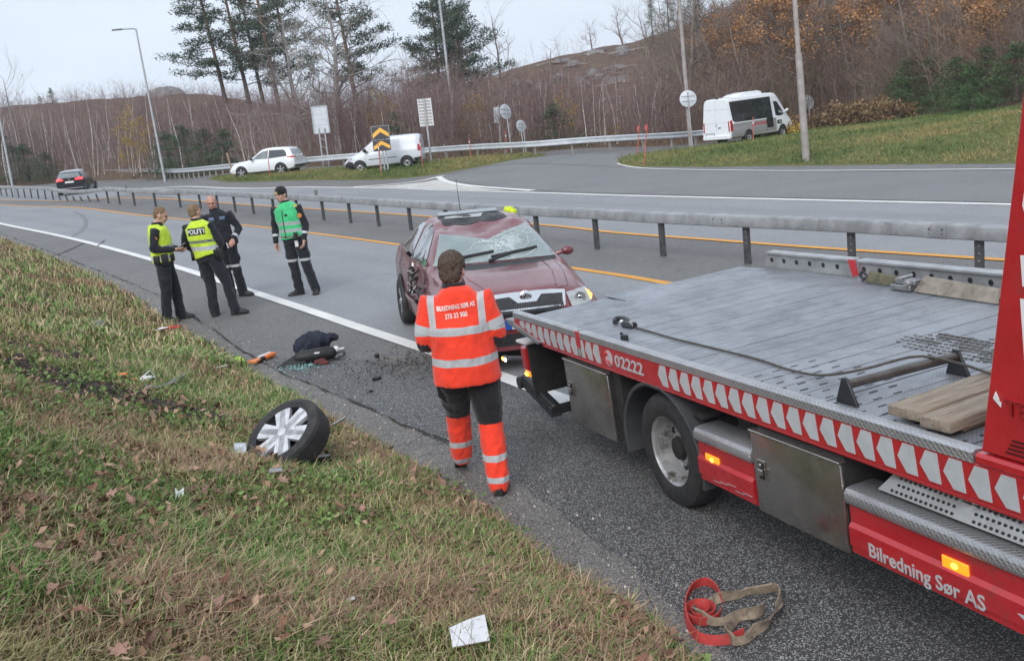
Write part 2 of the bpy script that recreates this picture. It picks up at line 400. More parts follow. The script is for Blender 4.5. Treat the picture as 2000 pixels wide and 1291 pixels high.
def ribbon(name, A, B, mat, dz, rows=6, kind='structure', fn=T):
    """sheet between two lines of points"""
    n = max(len(A), len(B)) * 1; s = np.linspace(0, 1, n)
    def rs(P):
        d = np.r_[0, np.cumsum(np.linalg.norm(np.diff(P, axis=0), axis=1))]; d /= d[-1]
        return np.stack([np.interp(s, d, P[:, k]) for k in (0, 1)], 1)
    A, B = rs(np.asarray(A)), rs(np.asarray(B)); V = []
    for k in range(rows + 1):
        P = A + (B - A) * k / rows; V.append(np.c_[P, fn(P[:, 0], P[:, 1]) + dz])
    V = np.vstack(V); i = np.arange((rows + 1) * n).reshape(rows + 1, n)
    Fq = np.stack([i[:-1, :-1].ravel(), i[1:, :-1].ravel(), i[1:, 1:].ravel(), i[:-1, 1:].ravel()], 1)
    if True:
        P0, P1, P2 = V[Fq[0, 0]], V[Fq[0, 1]], V[Fq[0, 2]]
        if np.cross(P1 - P0, P2 - P0)[2] < 0: Fq = Fq[:, ::-1]
    o = link(name, npmesh(name, V, Fq, mat, {'lane': ('POINT', np.repeat(np.linspace(0, 1, rows + 1), n))}, smooth=True)); o['kind'] = kind; return o
def stripe(name, L, w, mat, dz=.012, off=0.0, step=.4):
    L = resample(L, step); N = normals2(L)
    return ribbon(name, L + N * (off - w / 2), L + N * (off + w / 2), mat, dz, 2)
def shifted(L, off):
    L = resample(L, .5); return L + normals2(L) * off
ribbon('near_carriageway', shifted(WHITE_N, -.05), shifted(ORANGE_N, .0), M_LANE, .004, 10)
ribbon('far_carriageway', shifted(ORANGE_F, .0), shifted(WHITE_F, .0), M_LANE, .004, 10)
stripe('edge_line', WHITE_N, .20, M_WHITE)
stripe('median_line', ORANGE_N, .16, M_ORANGE)
stripe('median_line', ORANGE_F, .16, M_ORANGE)
stripe('edge_line', WHITE_F, .20, M_WHITE)
stripe('ramp_edge_line', RAMP_WHITE, .14, M_WHITE)
stripe('gore_line', GORE_L, .22, M_WHITE, step=.2)
stripe('gore_line', GORE_R, .30, M_WHITE, step=.2)
# hatched tip of the gore: a sheet of worn white paint between the two lines
gA = ground_line([(690, 366.5), (760, 366.5), (860, 370.5), (1000, 374)], .3); gB = ground_line([(758, 363.5), (830, 356), (862, 351), (900, 362)], .3)
ribbon('gore_paint', gA, gB, paint('worn_gore_paint', (.62, .60, .56), .5), .008, 4)
ribbon('ramp_road', ext(ground_line([(870, 350), (960, 364), (1040, 371), (1200, 378), (1600, 388), (1960, 396)], .5), 0, 9), ext(ground_line([(870, 343), (1000, 322), (1215, 327), (1300, 334), (1600, 338), (1970, 335)], .5), 0, 9), M_RAMP, .006, 8)
ribbon('ramp_road', ground_line([(872, 342), (1000, 320), (1215, 326)], .4), ground_line([(1012, 311), (1100, 303), (1200, 300)], .4), M_RAMP, .0075, 8)
# dark wet-looking asphalt of the shoulder by the truck, and the gravelly edge under the grass
near = ASPH_EDGE[(ASPH_EDGE[:, 1] < 12.5)]
wn = WHITE_N[WHITE_N[:, 1] < 11.5]
ribbon('hard_shoulder', near, np.vstack([wn[:1], wn]), M_DARK, .0035, 10)
def jag(L, amp, scale, seed):
    L = resample(L, .05); return L + normals2(L) * ((fbm(L[:, 0], L[:, 1], scale, 4, seed) - .5) * amp)[:, None]
mudc = np.array(hit(800, 715)[:2])
def shoulder(x, y): return T(x, y) + .006 + .022 * np.clip(fbm(x, y, 5, 4, 3) - .42, 0, 1)
nearG = GRASS_EDGE[GRASS_EDGE[:, 1] < 60]; nearA = jag(ASPH_EDGE[ASPH_EDGE[:, 1] < 60], .16, 2.2, 5)
ribbon('gravel_edge', shifted(nearG, -.7), nearA, M_GRAVEL, .004, 14, fn=shoulder)
cr = jag(CRACK[(CRACK[:, 1] > 7.9)], .12, 1.8, 8); N = normals2(cr); wv = (.003 + .06 * np.clip(fbm(cr[:, 0], cr[:, 1], 4, 4, 11) - .42, 0, 1))[:, None]
ribbon('asphalt_crack', cr - N * wv, cr + N * wv, pm('crack_dirt', (.028, .025, .022), .95, bump=.5), .0135, 1, fn=shoulder)
# thin tyre mark curving over the near lane
tm = ground_line([(145, 414), (163, 424), (168, 436), (163, 448), (150, 458), (130, 468)], .3)
stripe('tyre_mark', tm, .16, pm('tyre_rubber_mark', (.17, .172, .18), .7), .0075)
# tar seam joints across the shoulder
for pts in ([(163, 476), (128, 492), (95, 505)], [(205, 470), (190, 482)]):
    stripe('tar_seam', ground_line(pts, .3), .05, pm('tar_seam', (.07, .07, .072), .8), .0145)

# ------------------------------------------------------------------ grass verge under the camera
def gd(x, y):
    """how far inside the near grass a point lies (metres)"""
    x = np.asarray(x, float); y = np.asarray(y, float)
    return -sdist(np.atleast_1d(x), np.atleast_1d(y), GE)
GE = resample(GRASS_EDGE[GRASS_EDGE[:, 1] < 95], .35)
def bankh(d, x, y):
    dd = np.clip(d, 0, 3.2); h = .16 * dd + .075 * dd * dd + .12 * np.clip(d - 3.2, 0, 8)
    h = np.where(d < 0, .25 * d, h) * (1 - .35 * sstep(14, 30, y))
    return h + (fbm(x, y, .9, 4, 21) - .5) * .22 * sstep(.3, 1.6, d) + (fbm(x, y, 5, 3, 22) - .5) * .05 * sstep(0, .4, d) + .02 * sstep(0, .12, d)
def G(x, y):
    x = np.atleast_1d(np.asarray(x, float)); y = np.atleast_1d(np.asarray(y, float)); d = gd(x, y)
    r = T(x, y) + bankh(d, x, y)
    return r if r.size > 1 else float(r[0])
gx = np.unique(np.r_[np.linspace(-40, -8, 60), np.linspace(-8, 3.4, 130)]); gy = np.unique(np.r_[np.linspace(-4, 16, 210), np.linspace(16, 60, 90)])
GX, GY = np.meshgrid(gx, gy); GD = gd(GX, GY).reshape(GX.shape)
GZ = T(GX, GY) + bankh(GD, GX, GY)
ok = (GD > -.35) & (GD < 16)
idx = np.arange(GX.size).reshape(GX.shape); q = ok[:-1, :-1] & ok[1:, :-1] & ok[:-1, 1:] & ok[1:, 1:]
Fq = np.stack([idx[:-1, :-1][q], idx[:-1, 1:][q], idx[1:, 1:][q], idx[1:, :-1][q]], 1)
verge = link('grass_verge', npmesh('grass_verge', np.stack([GX.ravel(), GY.ravel(), GZ.ravel()], 1), Fq, M_SOIL, smooth=True)); verge['kind'] = 'structure'
def Gq(x, y):
    """quick lookup on the verge grid"""
    ix = np.clip(np.searchsorted(gx, x) - 1, 0, len(gx) - 2); iy = np.clip(np.searchsorted(gy, y) - 1, 0, len(gy) - 2)
    fx = (x - gx[ix]) / (gx[ix + 1] - gx[ix]); fy = (y - gy[iy]) / (gy[iy + 1] - gy[iy])
    return (GZ[iy, ix] * (1 - fx) + GZ[iy, ix + 1] * fx) * (1 - fy) + (GZ[iy + 1, ix] * (1 - fx) + GZ[iy + 1, ix + 1] * fx) * fy

# ------------------------------------------------------------------ far grass: the island between road and ramp, the bank on the right
def inpoly(X, Y, P):
    c = np.zeros(X.shape, bool); n = len(P); j = n - 1
    for i in range(n):
        xi, yi = P[i]; xj, yj = P[j]
        c ^= ((yi > Y) != (yj > Y)) & (X < (xj - xi) * (Y - yi) / (yj - yi + 1e-12) + xi); j = i
    return c
def poly_d(X, Y, P):
    L = np.vstack([P, P[:1]]); d = np.abs(sdist(X, Y, L)); return np.where(inpoly(X, Y, P), d, -d)
ISL = np.vstack([resample(ISL_NEAR, 1.0), resample(ISL_FAR, 1.0)])
def island_h(X, Y):
    d = poly_d(X, Y, ISL); return T(X, Y) + np.where(d > 0, .05 * sstep(0, 1.6, d) + .02, .3 * d), d
def patch(name, x0, x1, y0, y1, step, hf, mat):
    X, Y = np.meshgrid(np.arange(x0, x1, step), np.arange(y0, y1, step)); Z, d = hf(X, Y); ok = d > -step * 1.2
    idx = np.arange(X.size).reshape(X.shape); q = ok[:-1, :-1] & ok[1:, :-1] & ok[:-1, 1:] & ok[1:, 1:]
    Fq = np.stack([idx[:-1, :-1][q], idx[:-1, 1:][q], idx[1:, 1:][q], idx[1:, :-1][q]], 1)
    o = link(name, npmesh(name, np.stack([X.ravel(), Y.ravel(), Z.ravel()], 1), Fq, mat, smooth=True)); o['kind'] = 'structure'; return o
patch('grass_island', ISL[:, 0].min() - 1, ISL[:, 0].max() + 1, ISL[:, 1].min() - 1, ISL[:, 1].max() + 1, .3, island_h, M_TURF)
def isl_z(x, y): return float(island_h(np.array([[x]]), np.array([[y]]))[0][0, 0])
crest_far = np.array([[16, 56.5], [20, 57], [26, 54], [34, 46], [44, 36], [60, 26]])
BANK = np.vstack([resample(BANK_NEAR, 1.0), crest_far[::-1], resample(BANK_RAMP, .8)[::-1]])
BNL = resample(BANK_NEAR, 1.0); BRL = resample(BANK_RAMP, .8)
def bank_h(X, Y):
    d = poly_d(X, Y, BANK); dn = np.abs(sdist(X, Y, BNL)); dr = np.abs(sdist(X, Y, BRL))
    w = np.minimum(dn, np.maximum(dr - .8, 0) * .55)
    return T(X, Y) + np.where(d > 0, .006 + .05 * sstep(0, .8, w) + .080 * np.clip(w - .5, 0, 14) + (fbm(X, Y, .5, 3, 40) - .5) * .25 * sstep(1, 4, w), .3 * d), d
patch('grass_bank', 4, 60, 12, 60, .4, bank_h, M_TURF)

# ------------------------------------------------------------------ hillside beyond the road
HT = np.array([  # photo column, start distance, crest row, crest distance
    (-400, 125, 232, 190), (-100, 112, 222, 180), (0, 106, 213, 175), (100, 103, 203, 170), (200, 96, 192, 165), (330, 84, 180, 160), (430, 77, 188, 155), (500, 70, 198, 150), (620, 64, 210, 150),
    (760, 61, 206, 145), (870, 58.5, 182, 140), (950, 57.5, 152, 135), (1050, 56, 121, 130), (1180, 56.5, 92, 128), (1260, 57, 76, 125), (1400, 60, 26, 122), (1600, 66, -50, 124),
    (1800, 58, -90, 120), (2000, 50, -110, 115), (2400, 44, -40, 105), (2800, 44, -40, 105)], float)
HAZ = []; 
for u, r0, vc, rc in HT:
    d = ray(u, vc); az = math.atan2(d[0], d[1]); hr = math.hypot(d[0], d[1]); HAZ.append((az, r0, EYE + rc * d[2] / hr, rc))
HAZ = np.array(HAZ)
def hill_z(x, y):
    x = np.asarray(x, float); y = np.asarray(y, float); az = np.arctan2(x, y); r = np.hypot(x, y)
    r0 = np.interp(az, HAZ[:, 0], HAZ[:, 1]); zc = np.interp(az, HAZ[:, 0], HAZ[:, 2]); rc = np.interp(az, HAZ[:, 0], HAZ[:, 3])
    t = (r - r0) / (rc - r0); base = T(x, y) * sstep(rc, r0, r) if False else T(x, y)
    base0 = np.minimum(base, 1.3) + .9 * sstep(.25, .5, az)
    up = base0 + (zc - base0) * (np.clip(t, 0, 1) ** 1.15 * .86 + .14 * sstep(.6, 1, t)) - .04 * np.clip(r - rc, 0, 400)
    n = (fbm(x, y, .06, 4, 60) - .5) * 3.0 * sstep(.1, .5, t) * (1 - .6 * sstep(.8, 1, t)) + (fbm(x, y, .4, 3, 61) - .5) * .5 * sstep(0, .2, t)
    return np.where(t < 0, base0 - .5 * np.minimum(-(r - r0), 2), up + n)
AZ = np.linspace(-.72, .72, 260); RR = np.r_[np.linspace(-1.5, 30, 46), np.linspace(31, 150, 70), np.linspace(155, 420, 12)]
A2, R2 = np.meshgrid(AZ, RR); R2 = R2 + np.interp(A2, HAZ[:, 0], HAZ[:, 1]); HX, HY = R2 * np.sin(A2), R2 * np.cos(A2); HZ = hill_z(HX, HY)
i = np.arange(HX.size).reshape(HX.shape); Fq = np.stack([i[:-1, :-1].ravel(), i[:-1, 1:].ravel(), i[1:, 1:].ravel(), i[1:, :-1].ravel()], 1)
hill = link('hillside', npmesh('hillside', np.stack([HX.ravel(), HY.ravel(), HZ.ravel()], 1), Fq, M_HILL, smooth=True)); hill['kind'] = 'structure'
def on_hill(u, dr=0.0):
    """point on the hillside in the direction of photo column u, dr metres beyond its foot"""
    d = ray(u, 250); az = math.atan2(d[0], d[1]); r = float(np.interp(az, HAZ[:, 0], HAZ[:, 1])) + dr
    x, y = r * math.sin(az), r * math.cos(az); return Vector((x, y, float(hill_z(x, y))))
# ------------------------------------------------------------------ shared metals, rubber, lamps
M_RED = pm('red_truck_paint', (.46, .018, .024), .32, var=.10, scale=3, coat=.5, dirt=((.17, .055, .045), 3.1, .54, .80), spec=.5)
M_RED2 = pm('red_plastic', (.50, .03, .04), .45, var=.12)
M_ALU = NT('tread_aluminium')
def _tread(m, sc, base):
    W = m.co(); x, y, z = m.xyz(W)
    d1 = m.math('ABSOLUTE', m.math('SINE', m.math('MULTIPLY', m.math('ADD', x, m.math('ADD', y, z)), sc)))
    d2 = m.math('ABSOLUTE', m.math('SINE', m.math('MULTIPLY', m.math('SUBTRACT', x, m.math('ADD', y, z)), sc)))
    h = m.math('MAXIMUM', m.rng(d1, .82, .97), m.rng(d2, .82, .97)); g = m.noise(3.5, 6, .7)
    col = m.mix(m.rng(g, .35, .7), base, tuple(c * .66 for c in base)); col = m.mix(m.math('MULTIPLY', h, .35), col, tuple(min(1, c * 1.4) for c in base))
    m.set(base=col, metal=.75, rough=m.rng(g, .3, .7, .30, .5)); m.bump(h, .6, .004); return m.mat
M_ALU = _tread(M_ALU, 95, (.50, .50, .51))
M_DECK = NT('worn_steel_deck')
_m = M_DECK; _g = _m.noise(1.3, 7, .72, dist=.5); _w = _m.noise(6, 6, .7)
_x, _y, _z = _m.xyz()
_c1 = _m.math('ABSOLUTE', _m.math('SINE', _m.math('MULTIPLY', _m.math('ADD', _x, _y), 130))); _c2 = _m.math('ABSOLUTE', _m.math('SINE', _m.math('MULTIPLY', _m.math('SUBTRACT', _x, _y), 130)))
_h = _m.math('MULTIPLY', _m.rng(_c1, .55, .95), _m.rng(_c2, .55, .95))
_base = _m.mix(_m.rng(_g, .32, .68), (.31, .325, .355), (.185, .195, .22)); _base = _m.mix(_m.math('MULTIPLY', _m.rng(_w, .5, .75), .45), _base, (.12, .118, .12))
_base = _m.mix(_m.math('MULTIPLY', _h, .28), _base, (.52, .53, .55)); _base = _m.mix(_m.math('MULTIPLY', _m.rng(_m.noise(2.4, 5, .7), .66, .74), .3), _base, (.22, .12, .07))
_m.set(base=_base, metal=.35, rough=_m.rng(_w, .3, .7, .30, .58)); _m.bump(_h, .45, .003); M_DECK = M_DECK.mat
M_STEEL = NT('brushed_stainless'); _m = M_STEEL; _g = _m.noise(2.2, 5, .6, dist=.8)
_m.set(base=_m.mix(_m.rng(_g, .35, .65), (.50, .48, .45), (.36, .34, .315)), metal=.9, rough=_m.rng(_m.noise(4, 4), .3, .7, .16, .34)); _m.bump(_m.noise(5, 4, .6, dist=1.0), .25, .012); M_STEEL = M_STEEL.mat
M_BLACK = pm('black_steel', (.022, .022, .025), .45, var=.3, scale=9, bump=.15, bscale=60)
M_DARKU = pm('dirty_underbody', (.020, .019, .019), .8, var=.4, scale=7, bump=.5, bscale=40)
M_TYRE = pm('tyre_rubber', (.024, .024, .025), .72, var=.3, scale=14, bump=.35, bscale=120, dirt=((.055, .05, .045), 6, .5, .75))
M_FEND = pm('grey_plastic_fender', (.055, .056, .062), .55, var=.15, scale=5, bump=.2, bscale=200, dirt=((.10, .095, .09), 3, .55, .8))
M_RIMS = pm('silver_steel_rim', (.42, .42, .42), .42, metal=.6, var=.2, scale=8, dirt=((.10, .085, .07), 7, .5, .68))
M_REFL = pm('grey_reflective_film', (.47, .49, .50), .42, var=.07, scale=10)
M_WHITEF = pm('white_film', (.78, .78, .78), .5, var=.04)
M_AMBER = pm('amber_lamp_lit', (.7, .22, .01), .25, emit=(1, .28, .015), estr=.9, var=.1)
M_AMBERH = pm('amber_lamp_core', (.9, .5, .05), .3, emit=(1, .45, .05), estr=3.2)
M_REDL = pm('red_lamp_lens', (.42, .01, .015), .2, coat=.4)
M_WOOD = NT('weathered_plank'); _m = M_WOOD
_mp = _m.n('Mapping'); _mp.inputs['Scale'].default_value = (14, 1.2, 14); _m.l(_m.co(), _mp.inputs[0]); _f = _m.noise(3, 6, .7, _mp.outputs[0], dist=.6)
_m.set(base=_m.mix(_m.rng(_f, .3, .7), (.36, .30, .235), (.19, .145, .105)), rough=.8); _m.bump(_f, .5, .006); M_WOOD = M_WOOD.mat

def text_mesh(s, size, mat, extrude=.002, bold=0.0, align='CENTER', sx=1.0):
    cu = bpy.data.curves.new('t', 'FONT'); cu.body = s; cu.size = size; cu.extrude = extrude; cu.offset = bold; cu.align_x = align; cu.resolution_u = 3
    o = bpy.data.objects.new('t', cu); COL.objects.link(o); dg = bpy.context.evaluated_depsgraph_get()
    me = bpy.data.meshes.new_from_object(o.evaluated_get(dg)); bpy.data.objects.remove(o); bpy.data.curves.remove(cu)
    if sx != 1: me.transform(Matrix.Diagonal((sx, 1, 1, 1)))
    me.materials.clear(); me.materials.append(mat); return me
def axes(x, y, z, o):
    return Matrix(((x[0], y[0], z[0], o[0]), (x[1], y[1], z[1], o[1]), (x[2], y[2], z[2], o[2]), (0, 0, 0, 1)))

# ------------------------------------------------------------------ the tow truck (X forward, Y to its left, Z up; right side lies in Y = 0)
TM = axes((.34057, -.93977, .02921), (.93855, .34165, .049), (-.05603, .01073, .99837), (.9258, 6.3906, -.0015))
truck = thing('tow_truck', 'red flatbed tow truck with empty grey deck and grey chevrons along its side', 'tow truck', M=TM)
W_ = 2.30
def tp(name, mb, mats, parent=None, **k): return mb.build(name, mats, parent or truck, **k)
def tb(name, a, b, mat, bev=.004, parent=None, **k): return MB().box(a, b).build(name, mat, parent or truck, bevel=bev, **k)
# chassis and underside
tb('chassis_rail', (-1.9, .75, .55), (5.6, .84, .82), M_DARKU); tb('chassis_rail', (-1.9, 1.46, .55), (5.6, 1.55, .82), M_DARKU)
tb('subframe', (-2.05, .12, .83), (2.95, 2.18, .985), M_DARKU, .01)
MB().tube([(0, .1, .39), (0, 2.2, .39)], .075, 12).build('axle', M_DARKU, truck)
tb('inner_wall', (.42, .62, .30), (3.4, .66, .83), M_DARKU); tb('inner_wall', (-1.55, .62, .30), (-.55, .66, .83), M_DARKU)
a = MB().lathe([(.0, .50), (.11, .50), (.135, .54), (.11, .57), (.135, .60), (.135, .66), (.11, .69), (.12, .74), (0, .74)], 18, 'Z', (.72, .28, 0)); tp('air_spring', a, M_DARKU)
MB().box((.55, .2, .44), (.9, .5, .49)).box((.60, .12, .58), (.66, .4, .64)).build('spring_bracket', M_DARKU, truck, bevel=.006)
# deck: planks across, each one a part
npl = 27; x0, x1 = -2.40, 2.74; pw = (x1 - x0) / npl
for k in range(npl):
    a, b = x0 + k * pw + .007, x0 + (k + 1) * pw - .007
    dz = -.018 * max(0, (-1.75 - a)) * 1.6
    tb('deck_plank', (a, .055, .985 + dz), (b, 2.27, 1.030 + dz + random.uniform(-.001, .001)), M_DECK, .003)
# slots of the perforated planks
m = MB()
for i in range(17):
    for j in range(9):
        X = .93 + i * .105; Y = .12 + j * .062
        if X > 1.62 and Y > .52: continue
        if (i + j) % 2: m.box((X - .006, Y - .024, 1.0305), (X + .006, Y + .024, 1.0325))
o = tp('drain_slots', m, M_BLACK, smooth=0, fix=False); o['kind'] = 'stuff'
# raised grip studs near the winch
m = MB()
for i in range(26):
    for j in range(12):
        X = .95 + i * .045 + (j % 2) * .022; Y = .95 + j * .05
        if math.hypot((X - 1.42) / .50, (Y - 1.2) / .22) > random.uniform(.75, 1.05): continue
        m.box((X - .013, Y - .005, 1.0305), (X + .013, Y + .005, 1.036))
o = tp('grip_studs', m, pm('oily_studs', (.16, .145, .13), .35, metal=.4, var=.5, scale=30), smooth=0, fix=False); o['kind'] = 'stuff'
m = MB(); random.seed(4)
stn = MB()
for k in range(9):
    X, Y = 1.42 + random.gauss(0, .26), 1.2 + random.gauss(0, .10); q = [(X + random.uniform(.06, .13) * math.cos(a * .7), Y + random.uniform(.03, .07) * math.sin(a * .7), 1.0313 + k * .0002) for a in range(9)]; stn.add(q, [tuple(range(9))])
o = tp('oil_stain', stn, pm('oil_stain', (.035, .03, .027), .35, var=.4, scale=30), smooth=0, fix=False); o['kind'] = 'stuff'
tb('ramp_flap', (-2.47, .87, 1.018), (-1.70, 1.42, 1.026), M_DECK, .003)
# near edge: tread lip, red side board, skid plate
def lip(xa, xb):
    q = [(0, -.006, 1.018), (0, -.006, 1.062), (0, .012, 1.072), (0, .06, 1.066), (0, .064, 1.034), (0, .0, 1.018)]
    return MB().loft([[(xa, p[1], p[2]) for p in q], [(xb, p[1], p[2]) for p in q]])
tp('edge_lip', lip(-2.47, -1.135), M_ALU); tp('edge_lip', lip(-1.105, 2.69), M_ALU)
sb = MB().prism([(-2.47, .0, 1.018), (-2.47, .0, .955), (-1.93, .0, .855), (3.9, .0, .855), (3.9, .0, 1.018)], (0, .05, 0)); tp('side_board', sb, M_RED, bevel=.004)
tp('skid_plate', MB().prism([(-2.66, -.012, .985), (-2.60, -.012, .935), (-1.97, -.012, .845), (-1.90, -.012, .873), (-2.47, -.012, .965), (-2.47, -.012, .99)], (0, .07, 0)), pm('grey_edge_steel', (.28, .28, .29), .45, metal=.4, var=.2), bevel=.004)
tp('lower_flange', MB().box((-1.9, .004, .835), (3.9, .05, .853)), M_RED, bevel=.004)
for X in (-1.12,):
    MB().prism([(X - .03, -.012, 1.068), (X + .03, -.012, 1.068), (X + .028, -.012, .95), (X - .004, -.012, .93)], (0, .006, 0)).build('warning_tag', M_RED2, truck)
    MB().tube([(X + .01, -.014, .94), (X + .014, -.018, .885)], .012, 8).build('tag_pin', M_STEEL, truck)
# chevrons along the side board
cme = {}
def chev(X, w, h0, h1):
    q = [(0, .5), (.40, 1), (1, 1), (1, 0), (.40, 0)]
    q = [(X + a * w + (1 - b) * .012, -.0035, h0 + b * (h1 - h0)) for a, b in q]
    return MB().prism(q, (0, .0025, 0))
CX_ = [.07 + i * .1357 for i in range(28)] + [-.90 - i * .132 for i in range(12)]
for X in CX_:
    sl = max(0, -1.93 - X) * .18
    chev(X, .112, .872 + max(0, sl), 1.008).build('reflective_chevron', M_REFL, truck, smooth=0)
# telephone mark and number
m = MB(); m.lathe([(0, -.0035), (.058, -.0035), (.058, -.001), (0, -.001)], 28, 'Y', (-.635, 0, .935)); tp('phone_disc', m, M_REFL)
MB().tube([(-.66, -.0055, .972), (-.672, -.0055, .945), (-.655, -.0055, .915), (-.622, -.0055, .898)], [.010, .007, .007, .011], 8).limb([(-.665, -.0055, .975), (-.65, -.0055, .965)], [.011, .011], 8).limb([(-.632, -.0055, .91), (-.612, -.0055, .897)], [.011, .011], 8).build('handset_mark', M_RED, truck)
link('phone_number', text_mesh('02222', .118, M_REFL, .001, .0022, 'LEFT', 1.42), truck, axes((1, 0, 0), (0, 0, 1), (0, -1, 0), (-.545, -.0025, .895)))
# rear end: mud flap, tail lamp, under-run bar with its arms and lit markers
tp('mud_flap', MB().box((-2.33, .02, .34), (-2.30, 2.2, .80)), M_DARKU, bevel=.006)
tb('tail_lamp', (-2.45, .0, .55), (-2.33, .05, .76), M_REDL, .012); tb('lamp_hood', (-2.50, -.01, .79), (-2.28, .45, .815), pm('pale_lamp_hood', (.55, .50, .49), .4), .006)
tb('cross_bar', (-2.07, .03, .21), (-2.0, 2.25, .28), M_BLACK, .006)
for Y in (.05, 1.9):
    arm = MB().prism([(-2.09, Y, .17), (-1.99, Y, .20), (-2.03, Y, .30), (-2.66, Y, .45), (-2.72, Y, .40), (-2.68, Y, .33)], (0, .07, 0)); p = tp('bar_arm', arm, M_BLACK, bevel=.006)
    for k in range(5): MB().lathe([(0, 0), (.014, 0), (.014, .003), (0, .003)], 10, 'Y', (-2.14 - k * .11, Y - .003, .245 + k * .030)).build('bolt_hole', M_DARKU, p)
    MB().tube([(-2.72, Y - .02, .37), (-2.72, Y + .14, .37)], .055, 14).build('roller', M_BLACK, truck)
p = tb('marker_lamp', (-2.51, .03, .475), (-2.40, .055, .525), M_AMBER, .01); MB().ell((-2.455, .024, .50), (.035, .008, .018), 12, 8).build('bulb', M_AMBERH, p)
br = MB().tube([(-2.35, .1, .62), (-2.6, .08, .60), (-2.95, .06, .555)], .028, 8); tp('lamp_bracket', br, M_BLACK)
p = tb('marker_lamp', (-3.06, .03, .52), (-2.93, .07, .575), M_BLACK, .008)
MB().ell((-2.97, .026, .55), (.022, .01, .02), 12, 8).build('white_bulb', pm('white_lamp_lit', (.9, .9, .9), .3, emit=(1, .97, .9), estr=5), p); MB().ell((-3.035, .026, .55), (.018, .01, .02), 12, 8).build('amber_bulb', M_AMBERH, p)
# lockers
def locker(xa, xb, za, zb):
    d = MB().box((xa, -.012, za), (xb, .016, zb)); p = tp('locker_door', d, M_STEEL, bevel=.009, segs=2)
    tb('locker_body', (xa + .03, .018, za + .02), (xb - .005, .6, zb + .03), M_DARKU)
    tb('door_lip', (xa - .004, -.02, zb + .001), (xb + .004, .03, zb + .014), M_STEEL, .003)
    lx = xa + .085; lz = za + (zb - za) * .55
    MB().box((lx - .036, -.017, lz - .062), (lx + .036, -.0125, lz + .062)).build('latch_plate', M_STEEL, p, bevel=.003)
    MB().box((lx - .026, -.0195, lz - .05), (lx + .026, -.0172, lz + .05)).build('latch_recess', M_BLACK, p, bevel=.001)
    MB().box((lx - .020, -.034, lz - .022), (lx + .020, -.02, lz + .012)).tube([(lx, -.03, lz + .035), (lx, -.02, lz + .035)], .012, 10).build('latch_handle', M_STEEL, p, bevel=.004)
locker(-1.465, -.70, .295, .80); locker(1.08, 1.84, .325, .79)
tb('gap_panel', (-.69, .03, .30), (-.585, .55, .85), M_DARKU, .01)
# rear wheels and fender
def truck_wheel(Y, sgn):
    w = link('wheel', None, truck); w.location = (0, Y, .39)
    prof = [(.238, .0), (.262, -.012), (.33, -.014), (.372, .004), (.389, .035), (.391, .07), (.391, .15), (.389, .185), (.372, .205), (.30, .215), (.238, .20)]
    t = MB().lathe([(r, h * sgn) for r, h in prof], 56, 'Y', close=True); t.build('tyre', M_TYRE, w)
    for hh in (.075, .11, .145): MB().lathe([(.3925, (hh - .005) * sgn), (.3925, (hh + .005) * sgn), (.380, (hh + .005) * sgn), (.380, (hh - .005) * sgn)], 48, 'Y', close=True).build('tread_groove', M_BLACK, w)
    rp = [(.240, .0), (.232, .012), (.222, .02), (.215, .09), (.205, .135), (.17, .15), (.125, .145), (.112, .10), (.10, .085), (.0, .085)]
    MB().lathe([(r, h * sgn) for r, h in rp], 48, 'Y').build('rim', M_RIMS, w)
    h = MB().lathe([(0, .05 * sgn), (.06, .055 * sgn), (.085, .085 * sgn), (.09, .10 * sgn)], 20, 'Y'); h.build('hub', M_DARKU, w)
    for k in range(6):
        t = k * math.pi / 3 + .3; c = (.135 * math.cos(t), .118 * sgn, .135 * math.sin(t)); MB().tube([(c[0], c[1], c[2]), (c[0], c[1] + .03 * sgn, c[2])], .014, 6).build('wheel_nut', M_RIMS, w)
    for k in range(8):
        t = (k + .5) * math.pi / 4; c = Vector((.182 * math.cos(t), .141 * sgn, .182 * math.sin(t))); MB().ell(c, (.026, .008, .026), 12, 6).build('hand_hole', M_BLACK, w)
truck_wheel(.04, 1); truck_wheel(2.26, -1)
NF = 18; secs = []
for k in range(NF + 1):
    t = R(-14 + k * 208 / NF); r = .50; c, s = math.cos(t), math.sin(t); cx, cz = c * r - .045, .37 + s * r * .92
    ro = r + .028; cx2, cz2 = c * ro - .045, .37 + s * ro * .92
    if cz > .82: cz = .82
    if cz2 > .845: cz2 = .845
    secs.append([(cx, .005, cz), (cx2, .0, cz2), (cx2, .06, cz2 + .0), (cx2, .52, cz2), (cx, .52, cz), (cx, .03, cz)])
tp('wheel_arch', MB().loft(secs), M_FEND, bevel=.004)
tb('arch_stay', (.37, .05, .70), (.47, .45, .74), M_DARKU)
